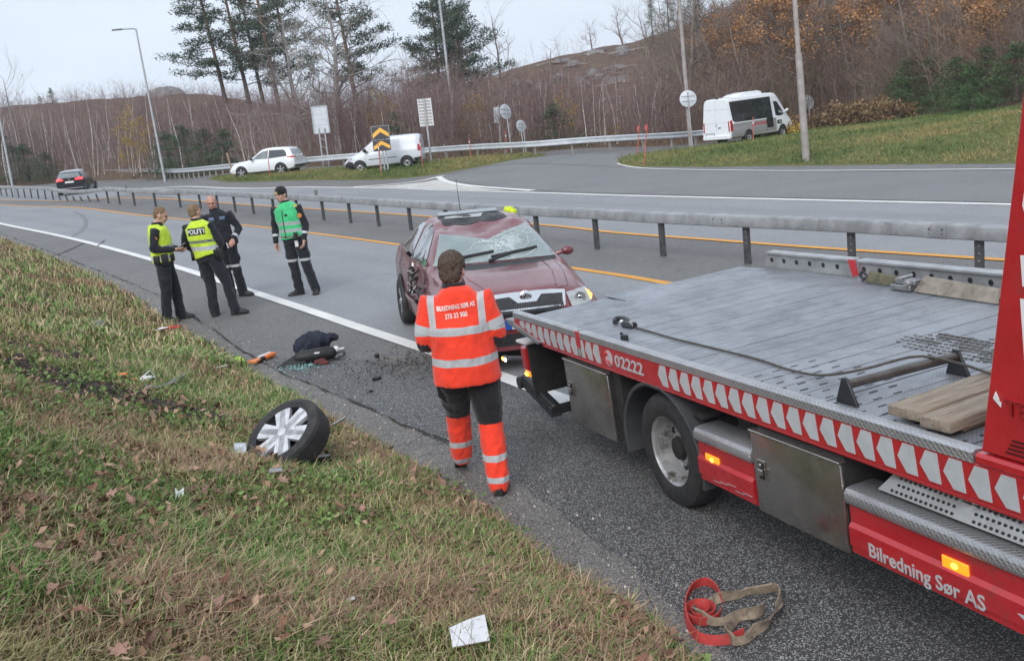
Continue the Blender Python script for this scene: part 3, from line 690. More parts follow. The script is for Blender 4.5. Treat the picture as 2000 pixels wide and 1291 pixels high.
# side skirts: rounded tread top, red pressed panels
def skirt(xa, xb, za, zb):
    q = [(.02, zb - .035), (-.012, zb - .03), (-.020, zb - .005), (-.016, zb + .025), (.0, zb + .045), (.03, zb + .052), (.17, zb + .050), (.17, zb - .0)]
    tp('tread_step', MB().loft([[(xa, y, z) for y, z in q], [(xb, y, z) for y, z in q]]), M_ALU, bevel=.006, segs=2)
    h = zb - .04 - za; q = [(.03, zb - .04), (.004, zb - .04), (.004, zb - .04 - h * .34), (-.014, zb - .04 - h * .42), (-.014, zb - .04 - h * .80), (-.004, zb - .04 - h * .83), (-.004, za + .012), (.01, za), (.05, za)]
    tp('skirt_panel', MB().loft([[(xa + .01, y, z) for y, z in q], [(xb - .01, y, z) for y, z in q]]), M_RED, smooth=20)
skirt(.455, 1.06, .33, .625); skirt(1.855, 4.1, .335, .63)
for X, Z in ((.62, .497), (2.54, .515)):
    p = tb('side_lamp', (X - .075, -.006, Z - .026), (X + .075, .004, Z + .03), M_AMBER, .004)
    MB().ell((X, -.008, Z + .002), (.02, .006, .014), 12, 8).build('bulb', M_AMBERH, p)
for k in range(5):
    X = .62 + k * .08; MB().box((X, -.0155, .375 + .012 * (k % 3)), (X + .09, -.0142, .378 + .012 * (k % 3))).build('paint_scratch', M_REFL, truck, smooth=0)
link('company_lettering', text_mesh('Bilredning S\u00f8r AS', .098, M_REFL, .001, .0016, 'LEFT', 1.02), truck, axes((1, 0, 0), (0, 0, 1), (0, -1, 0), (1.995, -.0145, .375)))
MB().prism([(2.87, -.0165, .44), (2.98, -.0165, .45), (2.98, -.0165, .43), (2.935, -.0165, .42), (2.93, -.0165, .375), (2.905, -.0165, .37), (2.91, -.0165, .42)], (0, .002, 0)).build('tree_mark', M_REFL, truck, smooth=0)
# perforated steel plate under the side board
PP = [(2.10, .10, .715), (2.96, .10, .715), (2.96, .02, .845), (2.14, .02, .845)]
pl = tp('perforated_plate', MB().prism([(2.02, .055, .70), (2.93, .055, .70), (2.96, .15, .835), (2.12, .15, .835)], (0, .008, -.004)), M_STEEL)
m = MB()
for i in range(28):
    for j in range(5):
        u = 2.10 + i * .0305 + (j % 2) * .015; v = j * .2 + .1; Y = .055 + .095 * v - .0015; Z = .70 + .135 * v; u += .06 * v
        if abs(u - 2.53) < .05: continue
        m.tube([(u, Y - .001, Z + .002), (u, Y + .001, Z + .001)], .0075, 7)
o = m.build('punched_holes', M_BLACK, pl, smooth=0); o['kind'] = 'stuff'
MB().lathe([(.034, -.003), (.040, 0), (.034, .003), (.030, 0)], 24, 'Y', (0, 0, 0), close=True).box((-.02, -.003, -.004), (.02, .003, .004)).box((-.004, -.003, -.025), (.004, .003, .025)).build('round_emblem', M_STEEL, pl).matrix_local = Matrix.Translation((2.54, .098, .772)) @ Matrix.Rotation(R(35), 4, 'X')
# far side rail with its holes
def far_rail(xa, xb, slope):
    r = MB().prism([(xa, 2.27, 1.035), (xa + slope, 2.27, 1.155), (xb, 2.27, 1.155), (xb, 2.27, 1.035)], (0, .035, 0)); r.box((xa + slope, 2.25, 1.1555), (xb, 2.345, 1.178)); p = tp('far_rail', r, pm('galvanised_rail', (.40, .405, .41), .45, metal=.5, var=.2, scale=5), bevel=.004)
    n = int((xb - xa) / .18)
    for k in range(n):
        MB().lathe([(0, 0), (.021, 0), (.021, -.003), (0, -.003)], 14, 'Y', (xa + slope + .06 + k * .178, 2.2695, 1.105)).build('lashing_hole', M_BLACK, p)
far_rail(-2.03, -.80, .09); far_rail(-.73, 2.72, .0)
MB().prism([(-.81, 2.235, 1.18), (-.74, 2.235, 1.18), (-.70, 2.225, 1.06), (-.76, 2.225, 1.05)], (0, .014, 0)).build('warning_tag', M_RED2, truck)
# cross roller and headboard tower
MB().tube([(1.73, .17, 1.13), (1.78, .80, 1.13)], .024, 12).build('cable_roller', pm('worn_roller', (.12, .11, .10), .4, metal=.6, var=.3), truck)
for Y in (.15, .80):
    MB().prism([(1.635 + Y * .08, Y, 1.031), (1.80 + Y * .08, Y, 1.031), (1.735 + Y * .08, Y, 1.165), (1.695 + Y * .08, Y, 1.165)], (0, .016, 0)).build('roller_bracket', M_BLACK, truck, bevel=.003)
tw = tp('headboard_tower', MB().prism([(2.725, .004, 1.075), (3.06, .004, 2.54), (3.9, .004, 2.54), (3.9, .004, 1.075)], (0, .11, 0)), M_RED, bevel=.008)
tb('tower_ridge', (2.70, -.012, 1.019), (3.9, .11, 1.068), M_RED, .012)
tp('headboard_tower', MB().prism([(2.78, 2.19, 1.075), (3.06, 2.19, 2.54), (3.9, 2.19, 2.54), (3.9, 2.19, 1.075)], (0, .11, 0)), M_RED, bevel=.008)
tb('headboard', (3.3, .12, 1.05), (3.36, 2.18, 2.3), M_RED)
tb('work_lamp', (2.74, .125, 1.52), (2.80, .20, 1.68), M_BLACK, .012)
for s, h, sz in (('E', 1.41, .45), ('I', 1.775, .15), ('C', 1.925, .42)):
    link('big_letter', text_mesh(s, sz, M_WHITEF, .001, .006, 'LEFT', 1.0), truck, axes((1, 0, 0), (0, 0, 1), (0, -1, 0), (2.945 + (h - 1.41) * .10, .0025, h)))
M_EMB = pm('embossed_red', (.30, .012, .016), .35, coat=.4)
link('maker_lettering', text_mesh('TEV', .088, M_EMB, .004, .001, 'LEFT', 1.15), truck, axes((1, 0, 0), (0, 0, 1), (0, -1, 0), (2.868, .0005, 1.26)))
for k in range(3):
    MB().prism([(2.815, .0005, 1.315), (2.83 + k * .012, .0005, 1.345 - k * .02), (2.84 + k * .005, .0005, 1.325 - k * .02)], (0, -.003, 0)).build('leaf_mark', M_WHITEF, truck, smooth=0)
for k in range(4): MB().box((2.89 - .012 * k, .001, 1.155 - k * .018), (2.97 + .012 * k, .003, 1.163 - k * .018)).build('tree_emblem', pm('dark_emblem', (.07, .01, .01), .4), truck, smooth=0)
# the cab, ahead of the tower (outside the photograph, kept plain)
cab = MB().prism([(4.0, .02, .75), (4.0, .02, 2.5), (5.2, .02, 2.55), (5.75, .02, 1.6), (5.85, .02, .55), (4.4, .02, .55)], (0, 2.26, 0)); tp('cab', cab, M_RED, bevel=.05, segs=3)
MB().prism([(4.75, .012, 1.6), (4.75, .012, 2.3), (5.2, .012, 2.35), (5.6, .012, 1.62)], (0, .006, 0)).build('cab_window', M_BLACK, truck)
for Y, sg in ((.04, 1), (2.26, -1)):
    w = link('front_wheel', None, truck); w.location = (4.9, Y, .39); MB().lathe([(r, h * sg) for r, h in [(.238, .0), (.33, -.014), (.391, .07), (.391, .15), (.30, .215), (.238, .20)]], 32, 'Y').build('tyre', M_TYRE, w); MB().lathe([(.24, 0), (.2, .1 * sg), (0, .1 * sg)], 24, 'Y').build('rim', M_RIMS, w)

# things lying on the deck
def on_deck(x, y, z=1.032): return TM @ Vector((x, y, z))
def deck_thing(name, label, cat, x, y, rz=0, z=1.032, group=None): return thing(name, label, cat, group=group, M=TM @ Matrix.Translation((x, y, z)) @ Matrix.Rotation(rz, 4, 'Z'))
t = deck_thing('timber_plank', 'weathered timber plank on the truck deck, the one beside the cable roller', 'plank', 2.06, .12, R(4))
MB().box((0, 0, .025), (.20, .78, .075)).build('board', M_WOOD, t, bevel=.006, segs=2)
MB().box((0.02, .1, 0), (.19, .72, .024)).build('under_board', M_WOOD, t, bevel=.004)
t = deck_thing('timber_plank', 'weathered timber plank on the truck deck, the one right against the red tower', 'plank', 2.285, .10, R(4))
MB().box((0, 0, .022), (.17, .80, .074)).build('board', M_WOOD, t, bevel=.006, segs=2)
MB().box((0.02, .1, 0), (.15, .72, .021)).build('under_board', M_WOOD, t, bevel=.004)
M_CAB = pm('steel_wire_rope', (.10, .085, .07), .5, metal=.5, var=.3, scale=60, bump=.5, bscale=300)
t = deck_thing('winch_cable', 'thin brown winch cable running across the deck from hook to roller', 'cable', 0, 0)
MB().tube(smooth_line([(-.90, .37, .008), (-.60, .365, .008), (-.29, .357, .008), (.20, .37, .008), (.65, .375, .008), (1.0, .345, .010), (1.27, .36, .02), (1.50, .44, .07), (1.68, .60, .128), (1.78, .66, .126), (1.95, .69, .11), (2.15, .70, .085), (2.6, .70, .07), (3.0, .70, .06)], .05), .0072, 7).build('rope', M_CAB, t)
t = deck_thing('tow_hook', 'black steel tow hook at the loose end of the winch cable', 'hook', -1.22, .375)
MB().tube(smooth_line([(.30, -.005, .018), (.22, .0, .022), (.12, .03, .03), (.03, .03, .035), (-.01, .0, .03), (.04, -.03, .02)], .02), [.020] * 3 + [.024] * 0 + [.022] * 40 if False else .022, 8).tube([(.30, -.005, .018), (.17, -.02, .02)], .03, 8).build('hook', M_BLACK, t)
MB().lathe([(.018, -.012), (.032, 0), (.018, .012), (.010, 0)], 14, 'Y', (.28, -.02, .03), close=True).build('shackle', M_STEEL, t); MB().ell((.13, -.02, .038), (.016, .016, .01), 8, 6).build('hook_pin', M_WHITEF, t)
t = deck_thing('broken_plastic_clip', 'small broken black plastic clip lying near the lip of the deck', 'clip', -.70, .16)
MB().prism([(0, 0, 0), (.05, .02, 0), (.09, .0, .0), (.02, -.03, .0)], (0, 0, .035)).prism([(-.06, .03, 0), (-.05, .045, 0), (-.01, .0, .04), (-.02, -.01, .03)], (0, 0, .012)).build('clip', M_BLACK, t, bevel=.003)
M_STRAP = pm('dirty_olive_webbing', (.14, .125, .075), .9, var=.3, scale=12, bump=.4, bscale=220)
M_STRAP2 = pm('faded_tan_webbing', (.25, .22, .18), .9, var=.25, scale=10, bump=.4, bscale=220, dirt=((.10, .08, .06), 8, .5, .7))
t = deck_thing('ratchet_strap', 'dirty lashing strap with steel ratchet lying along the far rail', 'strap', 0, 0)
MB().prism([(-.52, 2.14, .012), (-.20, 2.12, .012), (-.14, 2.12, .075), (-.50, 2.17, .085)], (0, .02, .01)).build('olive_webbing', M_STRAP, t, bevel=.004)
MB().tube([(-.63, 2.19, .05), (-.56, 2.17, .085), (-.50, 2.16, .05), (-.57, 2.17, .02), (-.63, 2.19, .05)], .011, 6).build('end_hook', M_BLACK, t)
p = MB().box((-.15, 2.06, .004), (.05, 2.17, .045)).box((-.12, 2.08, .046), (.08, 2.16, .085)).build('ratchet', pm('ratchet_steel', (.30, .30, .30), .35, metal=.8, var=.3), t, bevel=.006)
MB().tube([(.02, 2.05, .06), (.02, 2.18, .06)], .02, 10).tube([(-.05, 2.05, .095), (-.05, 2.18, .095)], .009, 8).build('spool', M_RIMS, p)
MB().prism([(.08, 2.06, .006), (1.3, 2.0, .006), (1.34, 2.04, .07), (.08, 2.15, .095)], (0, .03, .008)).build('tan_webbing', M_STRAP2, t, bevel=.006)
MB().box((1.1, 1.98, .004), (1.5, 2.13, .06)).build('webbing_bundle', M_STRAP, t, bevel=.02, segs=2)
# ------------------------------------------------------------------ vehicles: shells lofted from stations, panels laid on the shell
from mathutils.geometry import delaunay_2d_cdt
def bvh_of(o):
    me = o.data; return BVHTree.FromPolygons([v.co.copy() for v in me.vertices], [tuple(p.vertices) for p in me.polygons])
def decal(name, poly, bvh, frm, mat, parent, off=.007, step=.045, smooth=60, depth=None, closed=True):
    """lay a flat outline on a surface. frm: (axis dir, fn(a,b)->start point); the outline is hit along dir and pushed out by off"""
    d, start = frm; d = Vector(d); P = [Vector(p) for p in poly]; B = []
    for a, b in zip(P, P[1:] + P[:1]):
        n = max(1, int((b - a).length / step)); B += [a.lerp(b, k / n) for k in range(n)]
    nb = len(B); xs = [p.x for p in B]; ys = [p.y for p in B]
    pts = list(B); x = min(xs) + step * .5
    while x < max(xs):
        y = min(ys) + step * .5
        while y < max(ys): pts.append(Vector((x + random.uniform(-.01, .01) * step, y))); y += step
        x += step
    vs, es, fs, *_ = delaunay_2d_cdt([Vector((p.x, p.y)) for p in pts], [], [list(range(nb))], 1, 1e-6)
    used = sorted({i for f in fs for i in f}); mp = {i: k for k, i in enumerate(used)}; V = []; last = None
    for i in used:
        s = start(vs[i].x, vs[i].y); h = bvh.ray_cast(s, d)
        if h[0] is None:
            h = bvh.find_nearest(last if last is not None else s + d * .5)
        last = h[0]; V.append(h[0] - d * off)
    me = bpy.data.meshes.new(name); me.from_pydata(V, [], [tuple(mp[i] for i in f) for f in fs]); me.materials.append(mat)
    bm = bmesh.new(); bm.from_mesh(me)
    if sum((f.normal.dot(d) for f in bm.faces)) > 0: bmesh.ops.reverse_faces(bm, faces=bm.faces)
    bm.to_mesh(me); bm.free()
    me.polygons.foreach_set('use_smooth', [True] * len(me.polygons)); me.set_sharp_from_angle(angle=R(smooth))
    return link(name, me, parent)
SIDE_R = ((0, 1, 0), lambda a, b: Vector((a, -3, b))); SIDE_L = ((0, -1, 0), lambda a, b: Vector((a, 3, b)))
FRONT = ((-1, 0, 0), lambda a, b: Vector((8, a, b))); REAR = ((1, 0, 0), lambda a, b: Vector((-8, a, b))); TOP = ((0, 0, -1), lambda a, b: Vector((a, b, 5)))
def rrect(x0, y0, x1, y1, r=.03, n=4):
    out = []
    for cx, cy, a in ((x1 - r, y1 - r, 0), (x0 + r, y1 - r, 90), (x0 + r, y0 + r, 180), (x1 - r, y0 + r, 270)):
        for k in range(n + 1): t = R(a + 90 * k / n); out.append((cx + r * math.cos(t), cy + r * math.sin(t)))
    return out
def shell(name, tab, mat, parent, nx=60, top_r=.06, crown=.02, deform=None, axles=(), wr=.35, side=None):
    tab = np.array(tab, float); xs = np.linspace(tab[0, 0], tab[-1, 0], nx); cols = []
    for k in range(1, tab.shape[1]):
        c = np.interp(xs, tab[:, 0], tab[:, k]); cp = np.r_[c[0], c[0], c, c[-1], c[-1]]; c = (cp[:-4] + 2 * cp[1:-3] + 3 * cp[2:-2] + 2 * cp[3:-1] + cp[4:]) / 9; cols.append(c)
    secs = []
    for i, x in enumerate(xs):
        zb, zs, zt, w, ws, wt = [c[i] for c in cols]; h = zs - zb
        half = [(.55 * w, zb), (.86 * w, zb + .01), (.965 * w, zb + .08 * h + .02), (.995 * w, zb + .30 * h), (w, zb + .52 * h), (.985 * w, zb + .76 * h), (ws + .012, zs - .03), (ws, zs)]
        hz = zt - zs
        half += [(ws + (wt - ws) * .45, zs + hz * .42), (ws + (wt - ws) * .85, zs + hz * .80), (wt - .01, zt - hz * .06 - .015), (wt - .07, zt - .004), (wt * .55, zt + crown * .7)]
        ring = [(x, -a, b) for a, b in half] + [(x, 0, zt + crown)] + [(x, a, b) for a, b in half[::-1]] + [(x, 0, zb)]
        secs.append([Vector(p) for p in ring])
    m = MB().loft(secs)
    o = m.build(name, mat, parent, smooth=40)
    if deform:
        bm = bmesh.new(); bm.from_mesh(o.data); bmesh.ops.subdivide_edges(bm, edges=[e for e in bm.edges if e.verts[0].co.z + e.verts[1].co.z > 1.0], cuts=2, use_grid_fill=True)
        for q in bm.verts: q.co = deform(q.co.copy())
        bm.to_mesh(o.data); bm.free()
    me = o.data; me.polygons.foreach_set('use_smooth', [True] * len(me.polygons)); me.set_sharp_from_angle(angle=R(38)); return o
M_GLASS = pm('dark_car_glass', (.025, .03, .033), .06, var=.2, coat=1.0, rvar=.02, spec=.8)
M_GLASS_L = pm('pale_car_glass', (.16, .185, .19), .08, var=.25, scale=3, coat=1.0, rvar=.03, spec=.8)
M_PLASTIC = pm('black_trim_plastic', (.018, .018, .02), .5, var=.2)
M_ALLOY = pm('alloy_rim', (.52, .53, .54), .32, metal=.7, var=.1)
M_CHROME = pm('chrome', (.75, .75, .76), .12, metal=1, var=.04)
M_LAMPC = pm('clear_lamp_glass', (.34, .355, .36), .08, coat=1, var=.15, scale=14)
M_PLATE = pm('white_number_plate', (.72, .72, .70), .4, var=.04)
def wheel(parent, x, y, r, sgn, rim=.2, w=.2, spokes=5, mat=None, hub=None, style='alloy', ww=.030):
    """wheel with its outer face at y; sgn +1 when the outside is at -Y"""
    o = link('wheel', None, parent); o.location = (x, y, r); s = sgn
    MB().lathe([(a, b * s) for a, b in [(rim, .0), (rim + .02, -.008), (r - .05, -.012), (r - .012, .006), (r, .03), (r, w - .03), (r - .012, w - .006), (rim, w)]], 40, 'Y', close=True).build('tyre', M_TYRE, o)
    q = MB().lathe([(a, b * s) for a, b in [(rim + .004, 0), (rim - .014, .006), (rim - .018, .05), (rim - .05, .10), (0, .10)]], 32, 'Y', mi=1)
    if style == 'alloy':
        for k in range(spokes):
            t = 2 * math.pi * k / spokes + .3; c, sn = math.cos(t), math.sin(t)
            for dv in (-.5, .5):
                px_, pz = -sn, c; a0, a1 = .03, rim - .012; off = .42 * dv * rim * .5
                pts = [(c * a0 + px_ * (off * .3 - ww * .5), .012 * s, sn * a0 + pz * (off * .3 - ww * .5)), (c * a0 + px_ * (off * .3 + ww * .5), .012 * s, sn * a0 + pz * (off * .3 + ww * .5)),
                       (c * a1 + px_ * (off + ww * .6), .006 * s, sn * a1 + pz * (off + ww * .6)), (c * a1 + px_ * (off - ww * .6), .006 * s, sn * a1 + pz * (off - ww * .6))]
                q.prism(pts, (0, .03 * s, 0))
        q.lathe([(0, .002 * s), (.035, .004 * s), (.042, .03 * s), (0, .03 * s)], 16, 'Y')
        q.build('rim', [mat or M_ALLOY, M_PLASTIC], o)
    else:
        q = MB().lathe([(a, b * s) for a, b in [(rim + .004, 0), (rim - .014, .006), (rim - .02, .045), (rim - .05, .055), (.11, .03), (.06, .02), (0, .02)]], 32, 'Y'); q.build('rim', mat or M_RIMS, o)
        MB().lathe([(0, .0), (.05, .004 * s), (.058, .022 * s), (0, .022 * s)], 16, 'Y').build('hub', M_PLASTIC, o)
    return o
def axle(parent, B, ax, r, wr, zb, sides='LR', **kw):
    """dark wheel arch on the flank and the wheel standing in it"""
    for S in sides:
        F_ = SIDE_R if S == 'R' else SIDE_L; a0 = math.asin(max(-.95, (zb - r) / wr)); n = 26
        poly = [(ax + wr * math.cos(a0 + (math.pi - 2 * a0) * k / n), r + wr * math.sin(a0 + (math.pi - 2 * a0) * k / n)) for k in range(n + 1)]
        decal('wheel_arch', poly, B, F_, M_PLASTIC, parent, off=.010, step=.05)
        h = B.ray_cast(F_[1](ax, r + .22), Vector(F_[0]))[0]; y = h.y + (-.035 if S == 'R' else .035); wheel(parent, ax, y, r, 1 if S == 'R' else -1, **kw)
def seam(parent, pts, bvh, frm, name='door_seam', r=.004, mat=None):
    d, st = frm; P = []
    for a, b in zip(pts, pts[1:]):
        n = max(2, int(math.dist(a, b) / .06))
        for k in range(n):
            t = k / n; h = bvh.ray_cast(st(a[0] + (b[0] - a[0]) * t, a[1] + (b[1] - a[1]) * t), Vector(d))
            if h[0] is not None: P.append(h[0])
    if len(P) > 2: MB().tube(P, r, 4).build(name, mat or M_PLASTIC, parent)
def az(h): return R(90 - h)

# ------------------------------------------------------------------ the crashed car
CARM = Matrix.Translation((-.56, 13.80, .035)) @ Matrix.Rotation(R(-78.1), 4, 'Z') @ Matrix.Rotation(R(-2.2), 4, 'X')
car = thing('crashed_car', 'dark red crashed car with crushed roof, shattered windscreen and one amber lamp lit', 'car', M=CARM)
M_MAROON = NT('maroon_car_paint'); _m = M_MAROON; _g = _m.noise(2.0, 5, .6)
_dust = _m.rng(_m.noise(5, 6, .7), .4, .8); _m.set(base=_m.mix(_m.math('MULTIPLY', _dust, .35), _m.mix(_m.rng(_g, .3, .7), (.185, .028, .034), (.14, .021, .027)), (.24, .16, .15)), rough=_m.rng(_g, .3, .7, .26, .40), coat=.7, crough=.12, metal=.15); M_MAROON = M_MAROON.mat
def crush(p):
    x, y, z = p
    if z > .9:
        k = (z - .9) / .56
        d = .11 * math.exp(-((x - 1.28) / .34) ** 2 - ((y + .10) / .42) ** 2) + .05 * math.exp(-((x - .9) / .5) ** 2)
        tri = lambda t: abs((t % 1) - .5) * 2
        d += (.030 * tri(2.3 * x + 1.5 * y) + .026 * tri(1.1 * x - 3.1 * y + .3) - .03) * math.exp(-((x - 1.15) / .42) ** 2)
        p = Vector((x - .05 * k * math.exp(-((x - 1.3) / .4) ** 2), y + .04 * k * math.exp(-((x - 1.2) / .6) ** 2), z - d * min(1, k * 1.1)))
    if y < -.5 and .35 < z < 1.0:
        tri = lambda t: abs((t % 1) - .5) * 2
        p = Vector((p.x, p.y + .055 * math.exp(-((x - 1.55) / .45) ** 2 - ((z - .75) / .2) ** 2) + .022 * tri(2.2 * x + 3.2 * z) * math.exp(-((x - 1.7) / .7) ** 2), p.z))
    if x > 2.1 and z > .7: p = p + Vector((0, 0, .018 * math.sin(4.5 * x + 3 * y) * math.exp(-((x - 2.5) / .35) ** 2 - ((y - .2) / .4) ** 2)))
    return p
TAB = [(-1.06, .34, .78, .83, .70, .64, .58), (-1.0, .27, .90, .95, .80, .73, .66), (-.78, .23, .985, 1.035, .86, .79, .68), (-.5, .21, .995, 1.13, .88, .81, .60), (-.15, .2, .985, 1.31, .888, .82, .575), (.2, .19, .97, 1.415, .888, .823, .58), (.55, .18, .955, 1.455, .888, .825, .59), (.95, .18, .945, 1.462, .888, .825, .59),
       (1.22, .18, .94, 1.43, .888, .825, .585), (1.42, .18, .94, 1.345, .888, .826, .60), (1.75, .18, .94, 1.17, .888, .828, .65), (2.05, .18, .935, 1.005, .888, .822, .70), (2.18, .18, .92, .965, .886, .80, .70), (2.7, .19, .865, .925, .88, .765, .66), (3.1, .2, .80, .865, .855, .73, .63), (3.34, .21, .75, .82, .83, .72, .60), (3.46, .22, .66, .75, .79, .69, .57), (3.54, .26, .52, .60, .72, .63, .50)]
cb = shell('body', TAB, M_MAROON, car, 84, deform=crush, axles=((0, .33), (2.578, .33)), wr=.345, crown=.025)
B = bvh_of(cb)
for S, F_ in ((-1, SIDE_R), (1, SIDE_L)):
    g2 = [(-.42, 1.03), (-.10, 1.235), (-.02, 1.24), (-.02, 1.0)]
    decal('quarter_window', [(-.48, 1.02), (-.20, 1.20), (-.04, 1.285), (-.04, 1.005)], B, F_, M_GLASS_L, car)
    decal('rear_door_window', [(.0, 1.005), (.0, 1.30), (.25, 1.365), (.66, 1.385), (.70, .985)], B, F_, M_GLASS_L, car)
    decal('front_door_window', [(.78, .98), (.75, 1.385), (1.12, 1.335), (1.35, 1.24), (1.78, .99), (1.70, .965)], B, F_, M_GLASS, car)
    seam(car, [(.74, 1.0), (.74, .3), (.8, .26)], B, F_); seam(car, [(1.86, .97), (1.88, .5), (1.8, .26)], B, F_); seam(car, [(-.02, 1.0), (-.1, .8), (.32, .5), (.4, .26)], B, F_)
    decal('side_moulding', [(.45, .44), (2.15, .44), (2.15, .50), (.45, .50)], B, F_, M_PLASTIC if False else M_MAROON, car, off=.02)
    for x in (.20, 1.12):
        h = B.ray_cast(F_[1](x, .83), Vector(F_[0]))[0]
        if h: MB().box((x - .09, h.y - .012 if S < 0 else h.y - .02, .82), (x + .09, h.y + .02 if S < 0 else h.y + .012, .85)).build('door_handle', M_MAROON, car, bevel=.01, segs=2)
    decal('tail_lamp', [(-1.0, .72), (-.78, .70), (-.80, .93), (-.96, .92)], B, F_, M_REDL, car)
# jagged remains of the broken front window and of the mirror on the right side
MB().prism([(.80, -.835, .985), (1.05, -.825, .985), (.98, -.80, 1.10), (.92, -.815, 1.05), (.86, -.79, 1.16), (.82, -.80, 1.12)], (0, .006, 0)).build('glass_shard', M_GLASS_L, car)
m = MB()
for k in range(26):
    c = Vector((1.58 + random.gauss(0, .12), -.93 + random.gauss(0, .025), .80 + random.gauss(0, .10))); s = random.uniform(.015, .05)
    m.prism([(-s, 0, -s * .4), (s * .9, 0, -s * .7), (s * .5, 0, s * .8), (-s * .6, 0, s * .3)], (0, s * .25, 0)) if False else m.box((-s, -s * .25, -s * .6), (s, s * .25, s * .6), k % 2, Matrix.Translation(c) @ Matrix.Rotation(random.uniform(0, 6), 4, (random.random(), random.random(), 1)))
o = m.build('mirror_remains', [M_PLASTIC, M_STEEL], car); o['kind'] = 'stuff'; MB().tube([(1.72, -.86, .93), (1.62, -.93, .86), (1.55, -.95, .74)], .012, 6).build('mirror_cable', M_PLASTIC, car)
MB().prism([(1.4, -.905, .68), (1.75, -.9, .62), (1.9, -.90, .72), (1.65, -.91, .76)], (0, .008, 0)).build('door_gash', pm('torn_metal', (.07, .05, .06), .5, metal=.5, var=.5, scale=30), car)
# bonnet lines, sunroof, windscreen
seam(car, [(2.22, -.66), (2.8, -.60), (3.3, -.50), (3.38, -.30)], B, TOP, 'bonnet_seam'); seam(car, [(2.22, .66), (2.8, .60), (3.3, .50), (3.38, .30)], B, TOP, 'bonnet_seam')
for sg in (-1, 1): seam(car, [(2.15, .52 * sg), (2.8, .47 * sg), (3.35, .36 * sg)], B, TOP, 'bonnet_crease', .010, M_MAROON)
decal('sunroof_opening', rrect(.52, -.42, 1.06, .40, .05), B, TOP, M_PLASTIC, car, off=.003)
zr = lambda x, y: B.ray_cast(Vector((x, y, 4)), Vector((0, 0, -1)))[0].z
m = MB().prism([(.46, -.40, zr(.46, -.4) + .035), (.46, .38, zr(.46, .38) + .035), (.60, .38, zr(.6, .38) + .012), (.60, -.40, zr(.6, -.4) + .012)], (0, 0, .014)); m.build('sunroof_glass', M_GLASS_L, car, bevel=.006)
MB().prism([(.68, -.34, zr(.68, -.34) + .006), (.68, .16, zr(.68, .16) + .006), (.84, .10, zr(.84, .1) + .006), (.84, -.36, zr(.84, -.36) + .006)], (0, 0, .006)).build('sunroof_blind', pm('pale_headlining', (.40, .42, .42), .7), car)
M_WS = NT('shattered_windscreen'); _m = M_WS; _x, _y, _z = _m.xyz()
_v = _m.n('TexVoronoi', feature='DISTANCE_TO_EDGE'); _v.inputs['Scale'].default_value = 7; _m.l(_m.noise(2.2, 3, .6, out='Color'), _v.inputs['Vector'])
_cr = _m.rng(_v.outputs['Distance'], 0, .05, 1, 0); _zone = _m.rng(_m.math('ADD', _m.math('MULTIPLY', _m.math('ABSOLUTE', _m.math('SUBTRACT', _y, .12)), 1.6), _m.math('ABSOLUTE', _m.math('SUBTRACT', _z, 1.24))), .12, .62, 1, 0)
_band = _m.rng(_m.noise(3.5, 5, .65, dist=1.5), .45, .62)
_fac = _m.math('MULTIPLY', _m.math('MAXIMUM', _cr, _m.math('MULTIPLY', _band, .55)), _zone, clamp=True)
_m.set(base=_m.mix(_fac, _m.mix(_m.rng(_m.noise(1.7, 3), .35, .65), (.16, .205, .20), (.24, .285, .28)), (.62, .68, .68)), rough=_m.math('ADD', _m.math('MULTIPLY', _fac, .3), .10), coat=.8, crough=.08, spec=.6); _m.bump(_m.math('ADD', _m.noise(2.5, 4, .6, dist=.8), _m.math('MULTIPLY', _cr, .12)), .5, .03); M_WS = M_WS.mat
decal('windscreen', [(-.735, .995), (-.70, 1.04), (-.53, 1.30), (-.30, 1.262), (.0, 1.212), (.30, 1.285), (.565, 1.335), (.72, 1.04), (.735, .995), (.35, 1.005), (-.35, 1.005)], B, FRONT, M_WS, car, off=.016, step=.035, smooth=80)
for y0, sg in ((-.05, 1), (-.58, 1)):
    P = []
    for k in range(9):
        yy = y0 + .58 * k / 8; h = B.ray_cast(Vector((8, yy, 1.035 + .006 * k)), Vector((-1, 0, 0)))[0]; P.append(h + Vector((.02, 0, .012)))
    w = MB().tube(P, .014, 6, flat=(1, 1.5)).build('wiper', M_PLASTIC, car); MB().limb([P[4] + Vector((.01, 0, .01)), P[1] + Vector((.05, -.02, -.02)), P[0] + Vector((.10, -.04, -.03))], [.012, .016, .02], 8).build('wiper_arm', M_PLASTIC, w)
random.seed(31); fr_ = MB()
def on_ws(y, z):
    h = B.ray_cast(Vector((8, y, z)), Vector((-1, 0, 0)))[0]; return h + Vector((.019, 0, .004)) if h else None
for k in range(30):
    a = random.uniform(0, 6.28); y, z = .12 + random.gauss(0, .10), 1.21 + random.gauss(0, .025); P = []
    for q in range(random.randint(4, 11)):
        if not (.985 < z < 1.30 - .10 * math.exp(-(y / .2) ** 2) + .01 and abs(y) < .66 - .35 * (z - 1.0)): break
        P.append(on_ws(y, z)); y += .05 * math.cos(a) + random.gauss(0, .008); z += .024 * math.sin(a) + random.gauss(0, .006); a += random.gauss(0, .22)
    P = [p for p in P if p]
    if len(P) > 2: fr_.tube(P, .0022, 3)
for rr in (.06, .10, .16, .24, .34):
    for q in range(3):
        a0 = random.uniform(0, 6.28); P = [(.12 + rr * 1.5 * math.cos(a0 + t * .16) + random.gauss(0, .006), 1.19 + rr * .55 * math.sin(a0 + t * .16)) for t in range(9)]; P = [on_ws(y, z) for y, z in P if .99 < z < 1.22 and abs(y) < .58]; P = [p for p in P if p]
        if len(P) > 2: fr_.tube(P, .002, 3)
